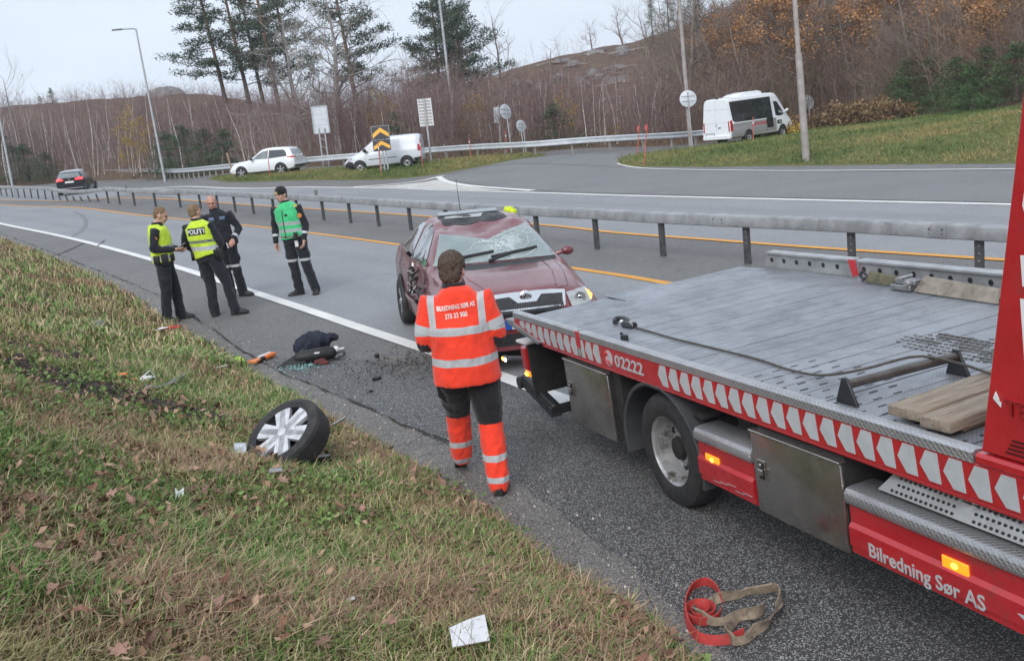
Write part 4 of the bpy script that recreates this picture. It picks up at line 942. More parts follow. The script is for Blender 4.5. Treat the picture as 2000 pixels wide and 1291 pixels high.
o = fr_.build('glass_fractures', pm('white_glass_fracture', (.72, .76, .76), .4), car, smooth=0, fix=False); o['kind'] = 'stuff'
decal('scuttle', [(-.74, .962), (-.715, .992), (.715, .992), (.74, .962)], B, FRONT, M_PLASTIC, car, off=.003)
# front: grille, lamps, badge, bumper, plate
gl = decal('grille_surround', [(-.40, .665), (-.44, .80), (-.30, .815), (-.14, .82), (.14, .82), (.30, .815), (.44, .80), (.40, .665), (.34, .60), (-.34, .60)], B, FRONT, M_CHROME, car, off=.008)
decal('grille', [(-.37, .67), (-.40, .775), (-.17, .785), (-.10, .725), (.10, .725), (.17, .785), (.40, .775), (.37, .67), (.32, .615), (-.32, .615)], B, FRONT, M_PLASTIC, car, off=.014)
m = MB()
for k in range(30):
    y = -.375 + k * .75 / 29
    zt_ = .775 if abs(y) > .15 else .72; h0 = B.ray_cast(Vector((8, y, .64)), Vector((-1, 0, 0)))[0]; h1 = B.ray_cast(Vector((8, y, zt_)), Vector((-1, 0, 0)))[0]
    if h0 and h1: MB().tube([h0 + Vector((.018, 0, 0)), h1 + Vector((.020, 0, 0))], .006, 4).build('grille_bar', pm('grille_bar_grey', (.06, .06, .062), .4) if k == 0 else bpy.data.materials['grille_bar_grey'], car)
h = B.ray_cast(Vector((8, 0, .775)), Vector((-1, 0, 0)))[0]; bd = MB().lathe([(0, .03), (.052, .028), (.064, .02), (.066, 0), (0, 0)], 28, 'X', (h.x - .0, 0, .775)); bd.build('badge', M_CHROME, car)
MB().lathe([(.030, .033), (.040, .033), (.040, .029), (.030, .029)], 20, 'X', (h.x, 0, .775), close=True).prism([(h.x + .029, -.02, .765), (h.x + .029, .005, .755), (h.x + .029, .022, .79)], (.004, 0, 0)).build('emblem', M_RIMS, car)
for sg in (-1, 1):
    lp = decal('headlight', [(.46 * sg, .64), (.44 * sg, .775), (.62 * sg, .795), (.745 * sg, .785), (.775 * sg, .70), (.70 * sg, .655)], B, FRONT, M_LAMPC, car, off=.022, step=.03)
    hh = B.ray_cast(Vector((8, .575 * sg, .715)), Vector((-1, 0, 0)))[0]
    if hh:
        MB().lathe([(.030, .016), (.058, .02), (.062, .008), (.03, .004)], 20, 'X', (hh.x + .018, .575 * sg, .715), close=True).build('reflector_ring', M_RIMS, lp); MB().ell((hh.x + .024, .575 * sg, .715), (.014, .03, .03), 12, 8).build('bulb', M_CHROME, lp)
    dk = decal('indicator', [(.70 * sg, .675), (.685 * sg, .775), (.74 * sg, .775), (.765 * sg, .70)], B, FRONT, pm('lit_indicator', (.8, .4, .06), .3, emit=(1, .42, .05), estr=3.2) if sg > 0 else M_LAMPC, lp, off=.028, step=.03)
decal('lower_grille', [(-.55, .30), (-.50, .42), (.50, .42), (.55, .30)], B, FRONT, M_PLASTIC, car, off=.006); decal('number_plate', [(-.26, .47), (-.26, .575), (.26, .575), (.26, .47)], B, FRONT, M_PLATE, car, off=.014)
decal('plate_band', [(-.26, .47), (-.26, .575), (-.19, .575), (-.19, .47)], B, FRONT, pm('blue_plate_band', (.02, .08, .35), .4), car, off=.017)
decal('bumper_seam', [(-.70, .60), (-.70, .606), (.70, .606), (.70, .60)], B, FRONT, M_PLASTIC, car, off=.003)
# left mirror, aerial, yellow cloth on the roof edge
m = MB().limb([(1.70, .82, .965), (1.72, .92, .985)], [.028, .028], 8).ell((1.72, .965, .99), (.045, .078, .055), 16, 10); m.build('door_mirror', M_MAROON, car)
MB().tube([(-.02, 0, 1.43), (-.06, .0, 1.47), (-.20, 0, 1.86)], [.012, .006, .003], 6).ell((-.02, 0, 1.435), (.045, .02, .022), 10, 6).build('aerial', M_PLASTIC, car)
axle(car, B, 0, .32, .36, .24, 'LR', rim=.205, w=.2, spokes=6); axle(car, B, 2.578, .32, .36, .24, 'L', rim=.205, w=.2, spokes=6)
decal('wheel_arch', [(2.578 + .36 * math.cos(R(q)), .33 + .36 * math.sin(R(q))) for q in range(-10, 191, 10)], B, SIDE_R, M_PLASTIC, car, off=.010, step=.05)
MB().box((-.9, -.6, .2), (3.2, .6, .35)).build('underbody', M_DARKU, car)
MB().prism([(-.46, -.84, .30), (-.42, -.84, .60), (-.36, -.84, .60), (-.40, -.84, .18), (-.46, -.84, .18)], (0, .2, 0)).build('mud_flap', M_PLASTIC, car)
ycl = thing('yellow_cloth', 'crumpled yellow-green cloth caught on the roof edge of the crashed car', 'cloth', M=CARM @ Matrix.Translation((.30, .60, 1.40)))
m = MB().ell((0, 0, .02), (.10, .06, .045), 14, 10).ell((.08, .03, .0), (.06, .05, .04), 12, 8).ell((-.06, -.03, .01), (.06, .04, .05), 12, 8)
m.v = [Vector(p) * (1 + .25 * (random.random() - .5)) for p in m.v]; m.build('cloth', pm('hi_vis_yellow_cloth', (.62, .74, .03), .8, var=.2, scale=20, bump=.5, bscale=50), ycl)
frg = thing('bumper_fragment', 'torn dark red bumper fragment sticking up beside the lit lamp of the crashed car', 'debris', M=CARM @ Matrix.Translation((2.98, 1.12, 0.28)))
MB().prism([(0, 0, .0), (.16, .05, .0), (.14, .04, .10), (.03, 0, .26)], (.01, .015, 0)).build('fragment', pm('scuffed_plastic', (.09, .05, .05), .6, var=.4, scale=25), frg, bevel=.004)

# ------------------------------------------------------------------ traffic in the distance
M_WHITEC = pm('white_car_paint', (.74, .76, .78), .25, coat=.8, var=.03)
M_SILVERW = pm('pale_silver_van_paint', (.62, .65, .70), .3, coat=.6, var=.04)
M_BLACKC = pm('black_car_paint', (.012, .013, .018), .16, coat=1, var=.1)
M_TAIL = pm('lit_tail_lamp', (.6, .02, .03), .2, emit=(1, .05, .06), estr=1.6)
M_SILVR = pm('silver_paint', (.44, .44, .46), .35, metal=.5, var=.06)
def place(u, v, heading, dep=None, k=1.0):
    p = at(u, v, dep) if dep else hit(u, v); return Matrix.Translation((p[0], p[1], float(T(p[0], p[1])))) @ Matrix.Rotation(az(heading), 4, 'Z') @ Matrix.Scale(k, 4)
# black estate car, seen from behind
bc = thing('black_estate_car', 'black estate car with red tail lights lit, driving away beyond the bent guardrail', 'car', M=place(145, 380, -11, None, 1.03) @ Matrix.Translation((.3, 0, 0)))
t_ = [(-1.02, .36, .86, .92, .72, .68, .60), (-.97, .30, .95, 1.06, .82, .76, .66), (-.80, .26, 1.0, 1.36, .87, .80, .60), (-.5, .22, .98, 1.45, .89, .82, .60), (.6, .2, .95, 1.50, .89, .82, .60), (1.2, .2, .95, 1.47, .89, .82, .59), (1.9, .2, .95, 1.08, .89, .82, .66), (2.1, .2, .93, .98, .89, .80, .68), (3.0, .2, .80, .86, .85, .73, .62), (3.4, .25, .6, .68, .72, .62, .5)]
b = shell('body', t_, M_BLACKC, bc, 50, axles=((0, .32), (2.6, .32)), wr=.34); B = bvh_of(b)
decal('rear_window', [(-.66, 1.06), (-.56, 1.34), (.56, 1.34), (.66, 1.06)], B, REAR, M_GLASS_L, bc)
for sg in (-1, 1): decal('tail_lamp', [(.34 * sg, .90), (.36 * sg, .99), (.62 * sg, 1.06), (.78 * sg, 1.02), (.77 * sg, .89)], B, REAR, M_TAIL, bc, off=.012)
decal('number_plate', [(-.26, .74), (-.26, .85), (.26, .85), (.26, .74)], B, REAR, M_PLATE, bc, off=.012)
h = B.ray_cast(Vector((-8, 0, .98)), Vector((1, 0, 0)))[0]; MB().lathe([(0, -.01), (.05, -.01), (.05, 0), (0, 0)], 16, 'X', (h.x, 0, .98)).build('badge', M_CHROME, bc)
decal('bumper_strip', [(-.75, .40), (-.75, .44), (.75, .44), (.75, .40)], B, REAR, M_SILVR, bc, off=.01)
decal('roof', [(-.7, -.58), (-.7, .58), (1.15, .56), (1.15, -.56)], B, TOP, M_SILVR, bc, off=.012)
for F_ in (SIDE_L, SIDE_R):
    decal('side_window', [(-.6, 1.02), (-.45, 1.38), (1.15, 1.38), (1.75, 1.02)], B, F_, M_GLASS_L, bc); seam(bc, [(.7, 1.4), (.75, .3)], B, F_)
decal('blue_reflection_strip', [(.9, .62), (.9, .80), (1.8, .80), (1.8, .62)], B, SIDE_L, pm('painted_blue_reflection', (.03, .07, .30), .3), bc)  # blue reflection on the flank, painted in as flat colour
MB().limb([(1.6, .86, 1.0), (1.62, 1.0, 1.04)], [.04, .07], 8).build('door_mirror', M_BLACKC, bc); MB().tube([(-.3, 0, 1.48), (-.45, 0, 1.68)], .008, 5).build('aerial', M_PLASTIC, bc)
for x in (0, 2.6): axle(bc, B, x, .32, .36, .25, rim=.2)
# white SUV
sv = thing('white_suv', 'white SUV parked on the ramp behind the grass island, facing left', 'car', M=place(551, 344, -74, None, .88) @ Matrix.Translation((0, -.9, .05)))
t_ = [(-.88, .42, .92, .98, .74, .70, .62), (-.82, .34, 1.0, 1.2, .84, .78, .64), (-.62, .30, 1.04, 1.56, .91, .83, .62), (-.2, .26, 1.03, 1.64, .92, .84, .62), (.8, .25, 1.0, 1.68, .92, .84, .62), (1.3, .25, 1.0, 1.62, .92, .84, .61), (1.95, .25, 1.0, 1.2, .92, .84, .68), (2.2, .25, .99, 1.06, .92, .83, .70), (3.0, .26, .94, 1.0, .90, .78, .66), (3.4, .3, .78, .88, .80, .68, .56), (3.55, .38, .6, .68, .66, .58, .46)]
b = shell('body', t_, M_WHITEC, sv, 56, axles=((0, .36), (2.68, .36)), wr=.40); B = bvh_of(b)
for F_ in (SIDE_L, SIDE_R):
    decal('front_side_window', [(.85, 1.06), (.82, 1.53), (1.2, 1.50), (1.55, 1.34), (1.95, 1.08)], B, F_, M_GLASS_L, sv); decal('rear_side_window', [(-.45, 1.10), (-.38, 1.42), (-.2, 1.50), (.74, 1.54), (.76, 1.06)], B, F_, M_GLASS, sv)
    decal('sill', [(.42, .28), (.42, .36), (2.25, .36), (2.25, .28)], B, F_, M_PLASTIC, sv); seam(sv, [(.79, 1.0), (.79, .4)], B, F_); seam(sv, [(2.05, 1.0), (2.1, .4)], B, F_); seam(sv, [(-.3, 1.0), (.42, .55)], B, F_); decal('tail_lamp', [(-.84, .98), (-.82, 1.08), (-.45, 1.10), (-.52, .98)], B, F_, M_REDL, sv)
decal('rear_window', [(-.68, 1.14), (-.58, 1.5), (.58, 1.5), (.68, 1.14)], B, REAR, M_GLASS_L, sv); decal('number_plate', [(-.26, .84), (-.26, .95), (.26, .95), (.26, .84)], B, REAR, M_PLATE, sv, off=.012)
decal('plate_recess', [(-.34, .82), (-.34, .98), (.34, .98), (.34, .82)], B, REAR, M_SILVR, sv); decal('windscreen', [(-.70, 1.12), (-.58, 1.56), (.58, 1.56), (.70, 1.12)], B, FRONT, M_GLASS_L, sv)
for sg in (-1, 1): decal('tail_lamp', [(.50 * sg, .99), (.50 * sg, 1.08), (.80 * sg, 1.08), (.78 * sg, .98)], B, REAR, M_REDL, sv, off=.008)
decal('rear_bumper', [(-.75, .40), (-.80, .55), (.80, .55), (.75, .40)], B, REAR, M_PLASTIC, sv)
MB().limb([(1.85, .86, 1.08), (1.85, 1.02, 1.12)], [.05, .09], 10).build('door_mirror', M_PLASTIC, sv)
for x in (0, 2.68): axle(sv, B, x, .36, .42, .33, rim=.25, ww=.045)
# small panel van
vn = thing('white_panel_van', 'small white panel van without side windows, parked behind the chevron sign', 'van', M=place(797, 330, -86, None, .91) @ Matrix.Translation((0, -.87, .05)))
t_ = [(-.84, .40, 1.0, 1.70, .80, .76, .66), (-.76, .34, 1.05, 1.80, .89, .86, .72), (-.4, .28, 1.05, 1.83, .90, .87, .73), (1.2, .26, 1.05, 1.84, .90, .87, .73), (1.75, .26, 1.05, 1.76, .90, .86, .70), (2.25, .26, 1.05, 1.42, .90, .84, .70), (2.62, .26, 1.03, 1.14, .90, .82, .72), (2.85, .26, .98, 1.06, .89, .80, .70), (3.3, .26, .80, .90, .84, .74, .62), (3.5, .3, .66, .74, .78, .68, .54), (3.56, .4, .55, .6, .7, .6, .5)]
b = shell('body', t_, M_SILVERW, vn, 56, axles=((0, .33), (2.68, .33)), wr=.375); B = bvh_of(b)
for F_ in (SIDE_L, SIDE_R):
    decal('cab_window', [(1.36, 1.10), (1.36, 1.60), (1.70, 1.60), (2.48, 1.12), (2.30, 1.06)], B, F_, M_GLASS_L, vn); seam(vn, [(1.3, 1.7), (1.3, .4)], B, F_); seam(vn, [(2.35, 1.0), (2.3, .4)], B, F_)
    decal('side_strip', [(.55, .66), (.55, .70), (2.15, .70), (2.15, .66)], B, F_, M_PLASTIC, vn); decal('front_bumper', [(2.98, .26), (3.05, .62), (3.3, .70), (3.54, .60), (3.52, .34)], B, F_, M_PLASTIC, vn)
    decal('rear_bumper', [(-.84, .36), (-.84, .56), (-.40, .52), (-.40, .32)], B, F_, M_PLASTIC, vn); decal('headlight', [(3.05, .72), (3.1, .88), (3.44, .80), (3.5, .70)], B, F_, M_LAMPC, vn, off=.008); decal('tail_lamp', [(-.83, .90), (-.83, 1.25), (-.68, 1.25), (-.66, .88)], B, F_, M_REDL, vn)
decal('front_bumper', [(-.75, .36), (-.72, .58), (.72, .58), (.75, .36)], B, FRONT, M_PLASTIC, vn); decal('windscreen', [(-.74, 1.18), (-.66, 1.72), (.66, 1.72), (.74, 1.18)], B, FRONT, M_GLASS_L, vn)
MB().limb([(2.3, .86, 1.16), (2.28, 1.06, 1.20)], [.06, .11], 10).build('door_mirror', M_PLASTIC, vn)
for x in (0, 2.68): axle(vn, B, x, .325, .385, .31, rim=.19, style='steel')
# minibus
mbm = place(1463, 281, 47, None, .86) @ Matrix.Translation((0, .95, .02))
mb_ = thing('white_minibus', 'white minibus with dark side windows and a roof unit, turning off up the ramp', 'minibus', M=mbm)
M_BUSW = pm('white_bus_paint', (.80, .82, .86), .3, coat=.5, var=.03); M_BUSS = pm('silver_bus_paint', (.50, .48, .50), .35, metal=.4, var=.06)
t_ = [(-1.78, .46, 1.2, 2.58, .92, .90, .74), (-1.70, .42, 1.3, 2.68, .985, .96, .80), (-1.2, .40, 1.3, 2.72, .99, .97, .82), (2.9, .36, 1.3, 2.74, .99, .97, .82), (3.4, .36, 1.3, 2.64, .99, .96, .80), (3.9, .36, 1.28, 2.15, .985, .93, .78), (4.4, .36, 1.22, 1.56, .97, .90, .78), (4.7, .36, 1.12, 1.26, .95, .86, .74), (5.05, .38, .85, 1.0, .86, .76, .6), (5.15, .45, .65, .75, .74, .62, .5)]
b = shell('body', t_, M_BUSW, mb_, 64, axles=((0, .36), (3.66, .36)), wr=.44); B = bvh_of(b)
decal('lower_panel', [(-1.68, .62), (-1.62, 1.24), (3.0, 1.24), (3.0, .50), (-1.6, .50)], B, SIDE_R, M_BUSS, mb_)
decal('side_glass', [(-1.52, 1.42), (-1.60, 2.48), (2.62, 2.52), (2.68, .72), (1.98, .72), (1.96, 1.30), (-1.30, 1.30)], B, SIDE_R, M_GLASS, mb_, off=.008)
decal('cab_window', [(2.98, 1.38), (2.92, 2.22), (3.35, 2.18), (3.95, 1.55), (3.9, 1.36), (3.4, 1.32)], B, SIDE_R, M_GLASS, mb_)
seam(mb_, [(2.75, 2.5), (2.8, .5)], B, SIDE_R); seam(mb_, [(1.94, 1.25), (1.94, .45)], B, SIDE_R, r=.02); decal('tail_lamp', [(-1.76, .82), (-1.76, 1.42), (-1.58, 1.46), (-1.56, .84)], B, SIDE_R, M_REDL, mb_, off=.01)
decal('red_stripe', [(.38, .98), (.38, 1.12), (1.92, 1.12), (1.92, .98)], B, SIDE_R, M_RED2, mb_, off=.009)
for k in range(7): decal('stripe_letter', [(.55 + .19 * k, 1.01), (.57 + .19 * k, 1.09), (.67 + .19 * k, 1.09), (.64 + .19 * k, 1.01)], B, SIDE_R, M_BUSS, mb_, off=.012)
decal('door_sign', [(3.1, .86), (3.1, 1.08), (3.6, 1.08), (3.6, .86)], B, SIDE_R, M_PLASTIC, mb_); decal('door_sign_print', [(3.25, .92), (3.25, 1.02), (3.54, 1.02), (3.54, .92)], B, SIDE_R, M_BUSS, mb_, off=.008)
decal('tail_lamp', [(-.90, .82), (-.88, 1.40), (-.80, 1.40), (-.82, .82)], B, REAR, M_REDL, mb_, off=.01); decal('tail_lamp', [(.90, .82), (.88, 1.40), (.80, 1.40), (.82, .82)], B, REAR, M_REDL, mb_, off=.01)
seam(mb_, [(0, 2.55), (0, .6)], B, REAR, 'rear_door_seam', .006, M_BUSS); seam(mb_, [(-.8, 2.1), (.8, 2.1)], B, REAR, 'rear_door_seam', .01, M_BUSS); seam(mb_, [(-.8, 1.35), (.8, 1.35)], B, REAR, 'rear_door_seam', .008, M_BUSS); decal('number_plate', [(.2, .62), (.2, .74), (.72, .74), (.72, .62)], B, REAR, M_PLATE, mb_, off=.01)
decal('plate_recess', [(.14, .60), (.14, .80), (.78, .80), (.78, .60)], B, REAR, M_SILVR, mb_); h = B.ray_cast(Vector((-8, 0, 1.22)), Vector((1, 0, 0)))[0]; MB().lathe([(.05, -.02), (.065, -.02), (.065, 0), (.05, 0)], 18, 'X', (h.x, 0, 1.22), close=True).build('badge', M_CHROME, mb_)
MB().box((h.x - .03, -.30, 1.06), (h.x + .01, -.12, 1.10)).build('door_handle', M_PLASTIC, mb_)
MB().loft([[(x, y, z) for y, z in ((-.55, 2.70), (-.5, 2.70 + hh), (.5, 2.70 + hh), (.55, 2.70))] for x, hh in ((-.3, .05), (.2, .19), (1.0, .24), (2.0, .24), (2.3, .16))]).build('roof_unit', M_BUSW, mb_, bevel=.03)
MB().box((-1.62, -.06, 2.70), (-1.5, .06, 2.78)).build('rear_camera', M_PLASTIC, mb_); MB().prism([(-1.7, -.94, .40), (-1.78, .94, .40), (-1.90, .90, .42), (-1.88, -.90, .42)], (0, 0, .22)).build('rear_bumper', M_BUSW, mb_, bevel=.03)
MB().limb([(3.95, -.92, 1.5), (4.0, -1.14, 1.62)], [.05, .09], 8).build('door_mirror', M_BUSW, mb_)
for x in (0, 3.66): axle(mb_, B, x, .36, .46, .44, rim=.21, w=.3 if x == 0 else .22, style='steel', mat=M_SILVR)
# ------------------------------------------------------------------ people (face +Y, their right is +X)
from mathutils import noise as mnoise
def remeshed(name, mb, mats, parent, vox=.012, sm=4, wr=0.0, wscale=9, deform=None):
    o = mb.build(name, mats, parent, smooth=0, fix=True)
    a = o.modifiers.new('r', 'REMESH'); a.mode = 'VOXEL'; a.voxel_size = vox
    b = o.modifiers.new('s', 'SMOOTH'); b.factor = .5; b.iterations = sm
    dg = bpy.context.evaluated_depsgraph_get(); me = bpy.data.meshes.new_from_object(o.evaluated_get(dg)); o.modifiers.clear(); me.name = name
    if not me.materials:
        for m in (mats if isinstance(mats, (list, tuple)) else [mats]): me.materials.append(m)
    n = len(me.vertices)
    if wr:
        co = np.empty(n * 3, np.float32); me.vertices.foreach_get('co', co); co = co.reshape(-1, 3)
        no = np.empty(n * 3, np.float32); me.vertices.foreach_get('normal', no); no = no.reshape(-1, 3)
        f = np.array([abs(mnoise.noise((p[0] * wscale, p[1] * wscale, p[2] * wscale * .55))) + .5 * abs(mnoise.noise((p[0] * wscale * 2.3 + 5, p[1] * wscale * 2.3, p[2] * wscale * 1.4))) for p in co], np.float32)
        co += no * ((.32 - f) * wr)[:, None]; me.vertices.foreach_set('co', co.ravel())
    me.polygons.foreach_set('use_smooth', np.ones(len(me.polygons), bool)); me.update(); o.data = me; return o
def cloth(name, base, bands=(), straps=None, rough=.85, bump=.35, orange_below=None, chequer=None, vary=.14, sheen=.2):
    """bands: (z0, z1, colour) in the wearer's own height; straps: (x0, x1, z0, z1)"""
    m = NT(name); x, y, z = m.xyz(); g = m.noise(7, 5, .65); c = m.mix(m.rng(g, .3, .7), tuple(k * (1 - vary) for k in base), tuple(min(1, k * (1 + vary)) for k in base))
    def box(v, a, b): return m.math('MULTIPLY', m.math('GREATER_THAN', v, a), m.math('LESS_THAN', v, b))
    zz = m.math('ADD', z, m.math('MULTIPLY', m.math('SUBTRACT', m.noise(5, 2), .5), .02))
    if orange_below: c = m.mix(m.math('LESS_THAN', zz, orange_below[0]), c, orange_below[1])
    for a, b, cc in bands: c = m.mix(box(zz, a, b), c, m.mix(m.rng(m.noise(30, 3), .3, .7), tuple(k * .85 for k in cc), cc))
    if straps:
        a, b, z0, z1, cc = straps; c = m.mix(m.math('MULTIPLY', box(m.math('ABSOLUTE', m.math('ADD', x, .03)), a, b), box(z, z0, z1)), c, cc)
    if chequer:
        z0, z1 = chequer; ck = m.n('TexChecker'); ck.inputs['Scale'].default_value = 42; m.l(m.co(), ck.inputs[0]); ck.inputs[1].default_value = (.02, .02, .02, 1); ck.inputs[2].default_value = (.32, .36, .28, 1)
        c = m.mix(box(zz, z0, z1), c, ck.outputs[0])
    m.set(base=c, rough=rough, sheen=sheen, spec=.3); m.bump(m.math('ADD', m.noise(11, 5, .6, dist=.7), m.math('MULTIPLY', m.noise(240, 2), .12)), bump, .02); return m.mat
GREYB = (.47, .48, .49)
M_SKIN = pm('skin', (.52, .30, .22), .55, var=.10, scale=18, bump=.15, bscale=120)
M_SKINR = pm('ruddy_skin', (.50, .26, .195), .55, var=.12, scale=18, bump=.15, bscale=120)
M_EYE = pm('eye_dark', (.03, .025, .022), .3)
M_LIP = pm('lip', (.30, .12, .10), .5)
def hair_mat(n, c): return pm(n, c, .65, var=.35, scale=60, bump=.9, bscale=130, bdist=.01)
M_BOOT = pm('black_boot', (.018, .018, .019), .5, var=.25, scale=10)
M_NAVY = cloth('dark_uniform_cloth', (.014, .016, .022))
M_GEAR = pm('black_belt_gear', (.012, .012, .013), .5, var=.2)
M_FLEECE = cloth('black_fleece', (.016, .016, .018))
BACKD = ((0, 1, 0), lambda a, b: Vector((a, -2, b))); FRD = ((0, -1, 0), lambda a, b: Vector((a, 2, b)))
def J(**k):
    d = dict(pelvis=(0, 0, .96), waist=(0, 0, 1.10), chest=(0, .0, 1.30), neck=(0, -.01, 1.48), head=(0, .015, 1.655), look=(0, 1, 0),
             shL=(-.185, -.01, 1.42), shR=(.185, -.01, 1.42), elL=(-.26, -.04, 1.13), elR=(.26, -.04, 1.13), wrL=(-.27, .05, .89), wrR=(.27, .05, .89),
             hipL=(-.09, 0, .92), hipR=(.09, 0, .92), knL=(-.11, .03, .50), knR=(.11, .03, .50), anL=(-.12, -.02, .09), anR=(.12, -.02, .09), ftL=(-.25, 1, 0), ftR=(.25, 1, 0), heelL=0, heelR=0, belly=1.0, wide=1.0)
    d.update(k); return d
def hand(m, w, d, side, palm_n):
    """palm, four bent fingers of different length and a thumb, from the wrist w along d"""
    w = Vector(w); d = Vector(d).normalized(); n = Vector(palm_n); n = (n - d * n.dot(d)).normalized(); s = d.cross(n) * side
    m.limb([w - d * .05, w, w + d * .03], [.027, .026, .028], 10)
    m.limb([w + d * .015, w + d * .05, w + d * .085], [(.030, .020), (.040, .018), (.042, .016)], 12) if False else None
    for k in range(4):
        o = (k - 1.5) * .021; b = w + d * .02 + s * o * .7; kn = w + d * (.088 - abs(k - 1.4) * .004) + s * o; L = (.075, .085, .08, .062)[k]
        m.limb([b, kn], [.015, .0135], 8)
        p1 = kn + d * L * .42 + n * L * .16; p2 = p1 + d * L * .22 + n * L * .26; p3 = p2 + d * L * .02 + n * L * .26
        m.limb([kn, p1, p2, p3], [.0115, .0105, .0098, .0085], 8)
    t0 = w + d * .03 - s * .022; t1 = t0 - s * .028 + d * .03 + n * .012; t2 = t1 + d * .030 + n * .014 - s * .004
    m.limb([t0, t1, t2], [.015, .012, .010], 8)
def person(label, M, p, skin, hair, look='short', trousers=None, jacket=None, vest=None, vest_hem=.93, coat_hem=.86, beanie=None, beard=None, collar=None, sleeve_end=None, under=None, group=None, short_sleeve=None, face=True):
    P = {k: (Vector(v) if hasattr(v, '__len__') else v) for k, v in p.items()}
    root = thing('person', label, 'person', M=M, group=group); W = P['wide']
    # --- body: one continuous skin
    m = MB(); hd = P['head'] - Vector((0, 0, .028)); lk = P['look'].normalized(); rt = lk.cross(Vector((0, 0, 1))).normalized(); up = rt.cross(lk).normalized()
    HM = Matrix((rt, lk, up)).transposed(); h = lambda x, y, z: hd + HM @ Vector((x, y, z)); HM4 = HM.to_4x4()
    m.ell(h(0, -.012, .022), (.076, .095, .098), 20, 14, M=HM4); m.ell(h(0, .02, -.045), (.060, .068, .075), 18, 12, M=HM4); m.ell(h(0, .048, -.085), (.032, .03, .028), 12, 8, M=HM4)
    m.limb([h(0, .078, .015), h(0, .098, -.022)], [.011, .0165], 8); m.ell(h(0, .088, .034), (.052, .012, .010), 12, 8, M=HM4); m.ell(h(0, .078, -.060), (.026, .014, .012), 12, 8, M=HM4)
    for s in (-1, 1): m.ell(h(.078 * s, -.012, -.008), (.012, .022, .034), 10, 8, M=HM4); m.ell(h(.040 * s, .066, -.022), (.024, .018, .018), 10, 8, M=HM4)
    nk = P['neck']; m.limb([nk - Vector((0, 0, .05)), nk + Vector((0, .0, .03)), h(0, -.02, -.06), h(0, -.015, 0)], [.078, .068, .062, .060], 14)
    m.tube([P['pelvis'] - Vector((0, 0, .06)), P['pelvis'], P['waist'], P['chest'], P['neck'] - Vector((0, 0, .05)), P['neck']], [(.13, .09), (.15, .10), (.13, .09), (.15, .10), (.11, .075), (.06, .06)], 16, ref=(1, 0, 0))
    for s in 'LR':
        sg = 1 if s == 'R' else -1
        m.limb([P['chest'] + (P['sh' + s] - P['chest']) * .5, P['sh' + s], P['el' + s]], [.05, .048, .036], 10); m.limb([P['el' + s], P['wr' + s]], [.036, .026], 10)
        m.limb([P['hip' + s], P['kn' + s], P['an' + s]], [.072, .05, .036], 10)
        d = P['wr' + s] - P['el' + s]; hand(m, P['wr' + s], d + Vector((0, 0, -.02)), sg, P.get('palm' + s, Vector((-sg, .25, 0))))
    remeshed('body', m, skin, root, .0075, 3)
    if face:
        for s in (-1, 1):
            e = MB().ell(h(.032 * s, .082, .012), (.013, .008, .007), 10, 8, M=HM4); e.build('eye', M_EYE, root)
            MB().limb([h(.016 * s, .097, .034), h(.048 * s, .086, .036)], [.005, .004], 6).build('eyebrow', hair, root)
        MB().limb([h(-.024, .083, -.066), h(0, .090, -.064), h(.024, .083, -.066)], [.0035, .0045, .0035], 6).build('lips', M_LIP, root)
    # --- hair, beanie, beard
    if look == 'short':
        a = MB().ell(h(0, -.026, .042), (.0785, .094, .088), 20, 14, M=HM4).ell(h(0, -.055, -.010), (.072, .054, .070), 16, 10, M=HM4)
    elif look == 'thick':
        a = MB().ell(h(0, -.026, .046), (.094, .104, .100), 20, 14, M=HM4).ell(h(0, -.055, -.015), (.084, .062, .088), 16, 10, M=HM4).ell(h(0, .05, .085), (.06, .045, .035), 12, 8, M=HM4)
    else:
        a = MB().ell(h(0, -.045, -.012), (.081, .062, .062), 18, 12, M=HM4)
    remeshed('hair', a, hair, root, .007, 2, wr=.020, wscale=42)
    if beanie:
        b = MB().ell(h(0, -.014, .056), (.090, .108, .092), 20, 14, M=HM4); b.lathe([(.088, .0), (.095, .012), (.095, .040), (.088, .052), (.05, .052), (.05, 0)], 24, 'Z', (0, 0, 0), close=True)
        k = len(b.v) - 24 * 6; b.v[k:] = [tuple(h(v[0] * .97, -.012 + v[1] * 1.12, .025 + v[2])) for v in b.v[k:]]
        remeshed('beanie', b, beanie, root, .008, 3)
    if beard: remeshed('beard', MB().ell(h(0, .034, -.072), (.064, .062, .052), 16, 10, M=HM4), beard, root, .008, 2)
    # --- boots
    for s in 'LR':
        an = P['an' + s]; f = P['ft' + s].normalized(); sd = f.cross(Vector((0, 0, 1))); hz = P['heel' + s]
        g = lambda a, b, c: (an.x + f.x * a + sd.x * b, an.y + f.y * a + sd.y * b, c + hz * max(0, .17 - a) * 2.2)
        secs = []
        for a, w, zt in ((-.075, .028, .07), (-.06, .038, .13), (0, .043, .15), (.05, .045, .115), (.11, .050, .085), (.165, .046, .066), (.20, .028, .045)):
            secs.append([g(a, -w, .0), g(a, w, .0), g(a, w * 1.05, .03), g(a, w * .8, zt * .8), g(a, 0, zt), g(a, -w * .8, zt * .8), g(a, -w * 1.05, .03)])
        b = MB().loft(secs); b.limb([(an.x, an.y, .10 + hz * .3), tuple(an.lerp(P['kn' + s], .16))], [.048, .050], 12); bt = b.build('boot', M_BOOT, root, bevel=.006, segs=2)
    # --- trousers
    m = MB(); B_ = P['belly']
    m.tube([P['pelvis'] - Vector((0, 0, .10)), P['pelvis'], P['waist'] + Vector((0, 0, .02))], [(.155 * W, .115 * B_), (.178 * W, .128 * B_), (.165 * W, .12 * B_)], 18, ref=(1, 0, 0))
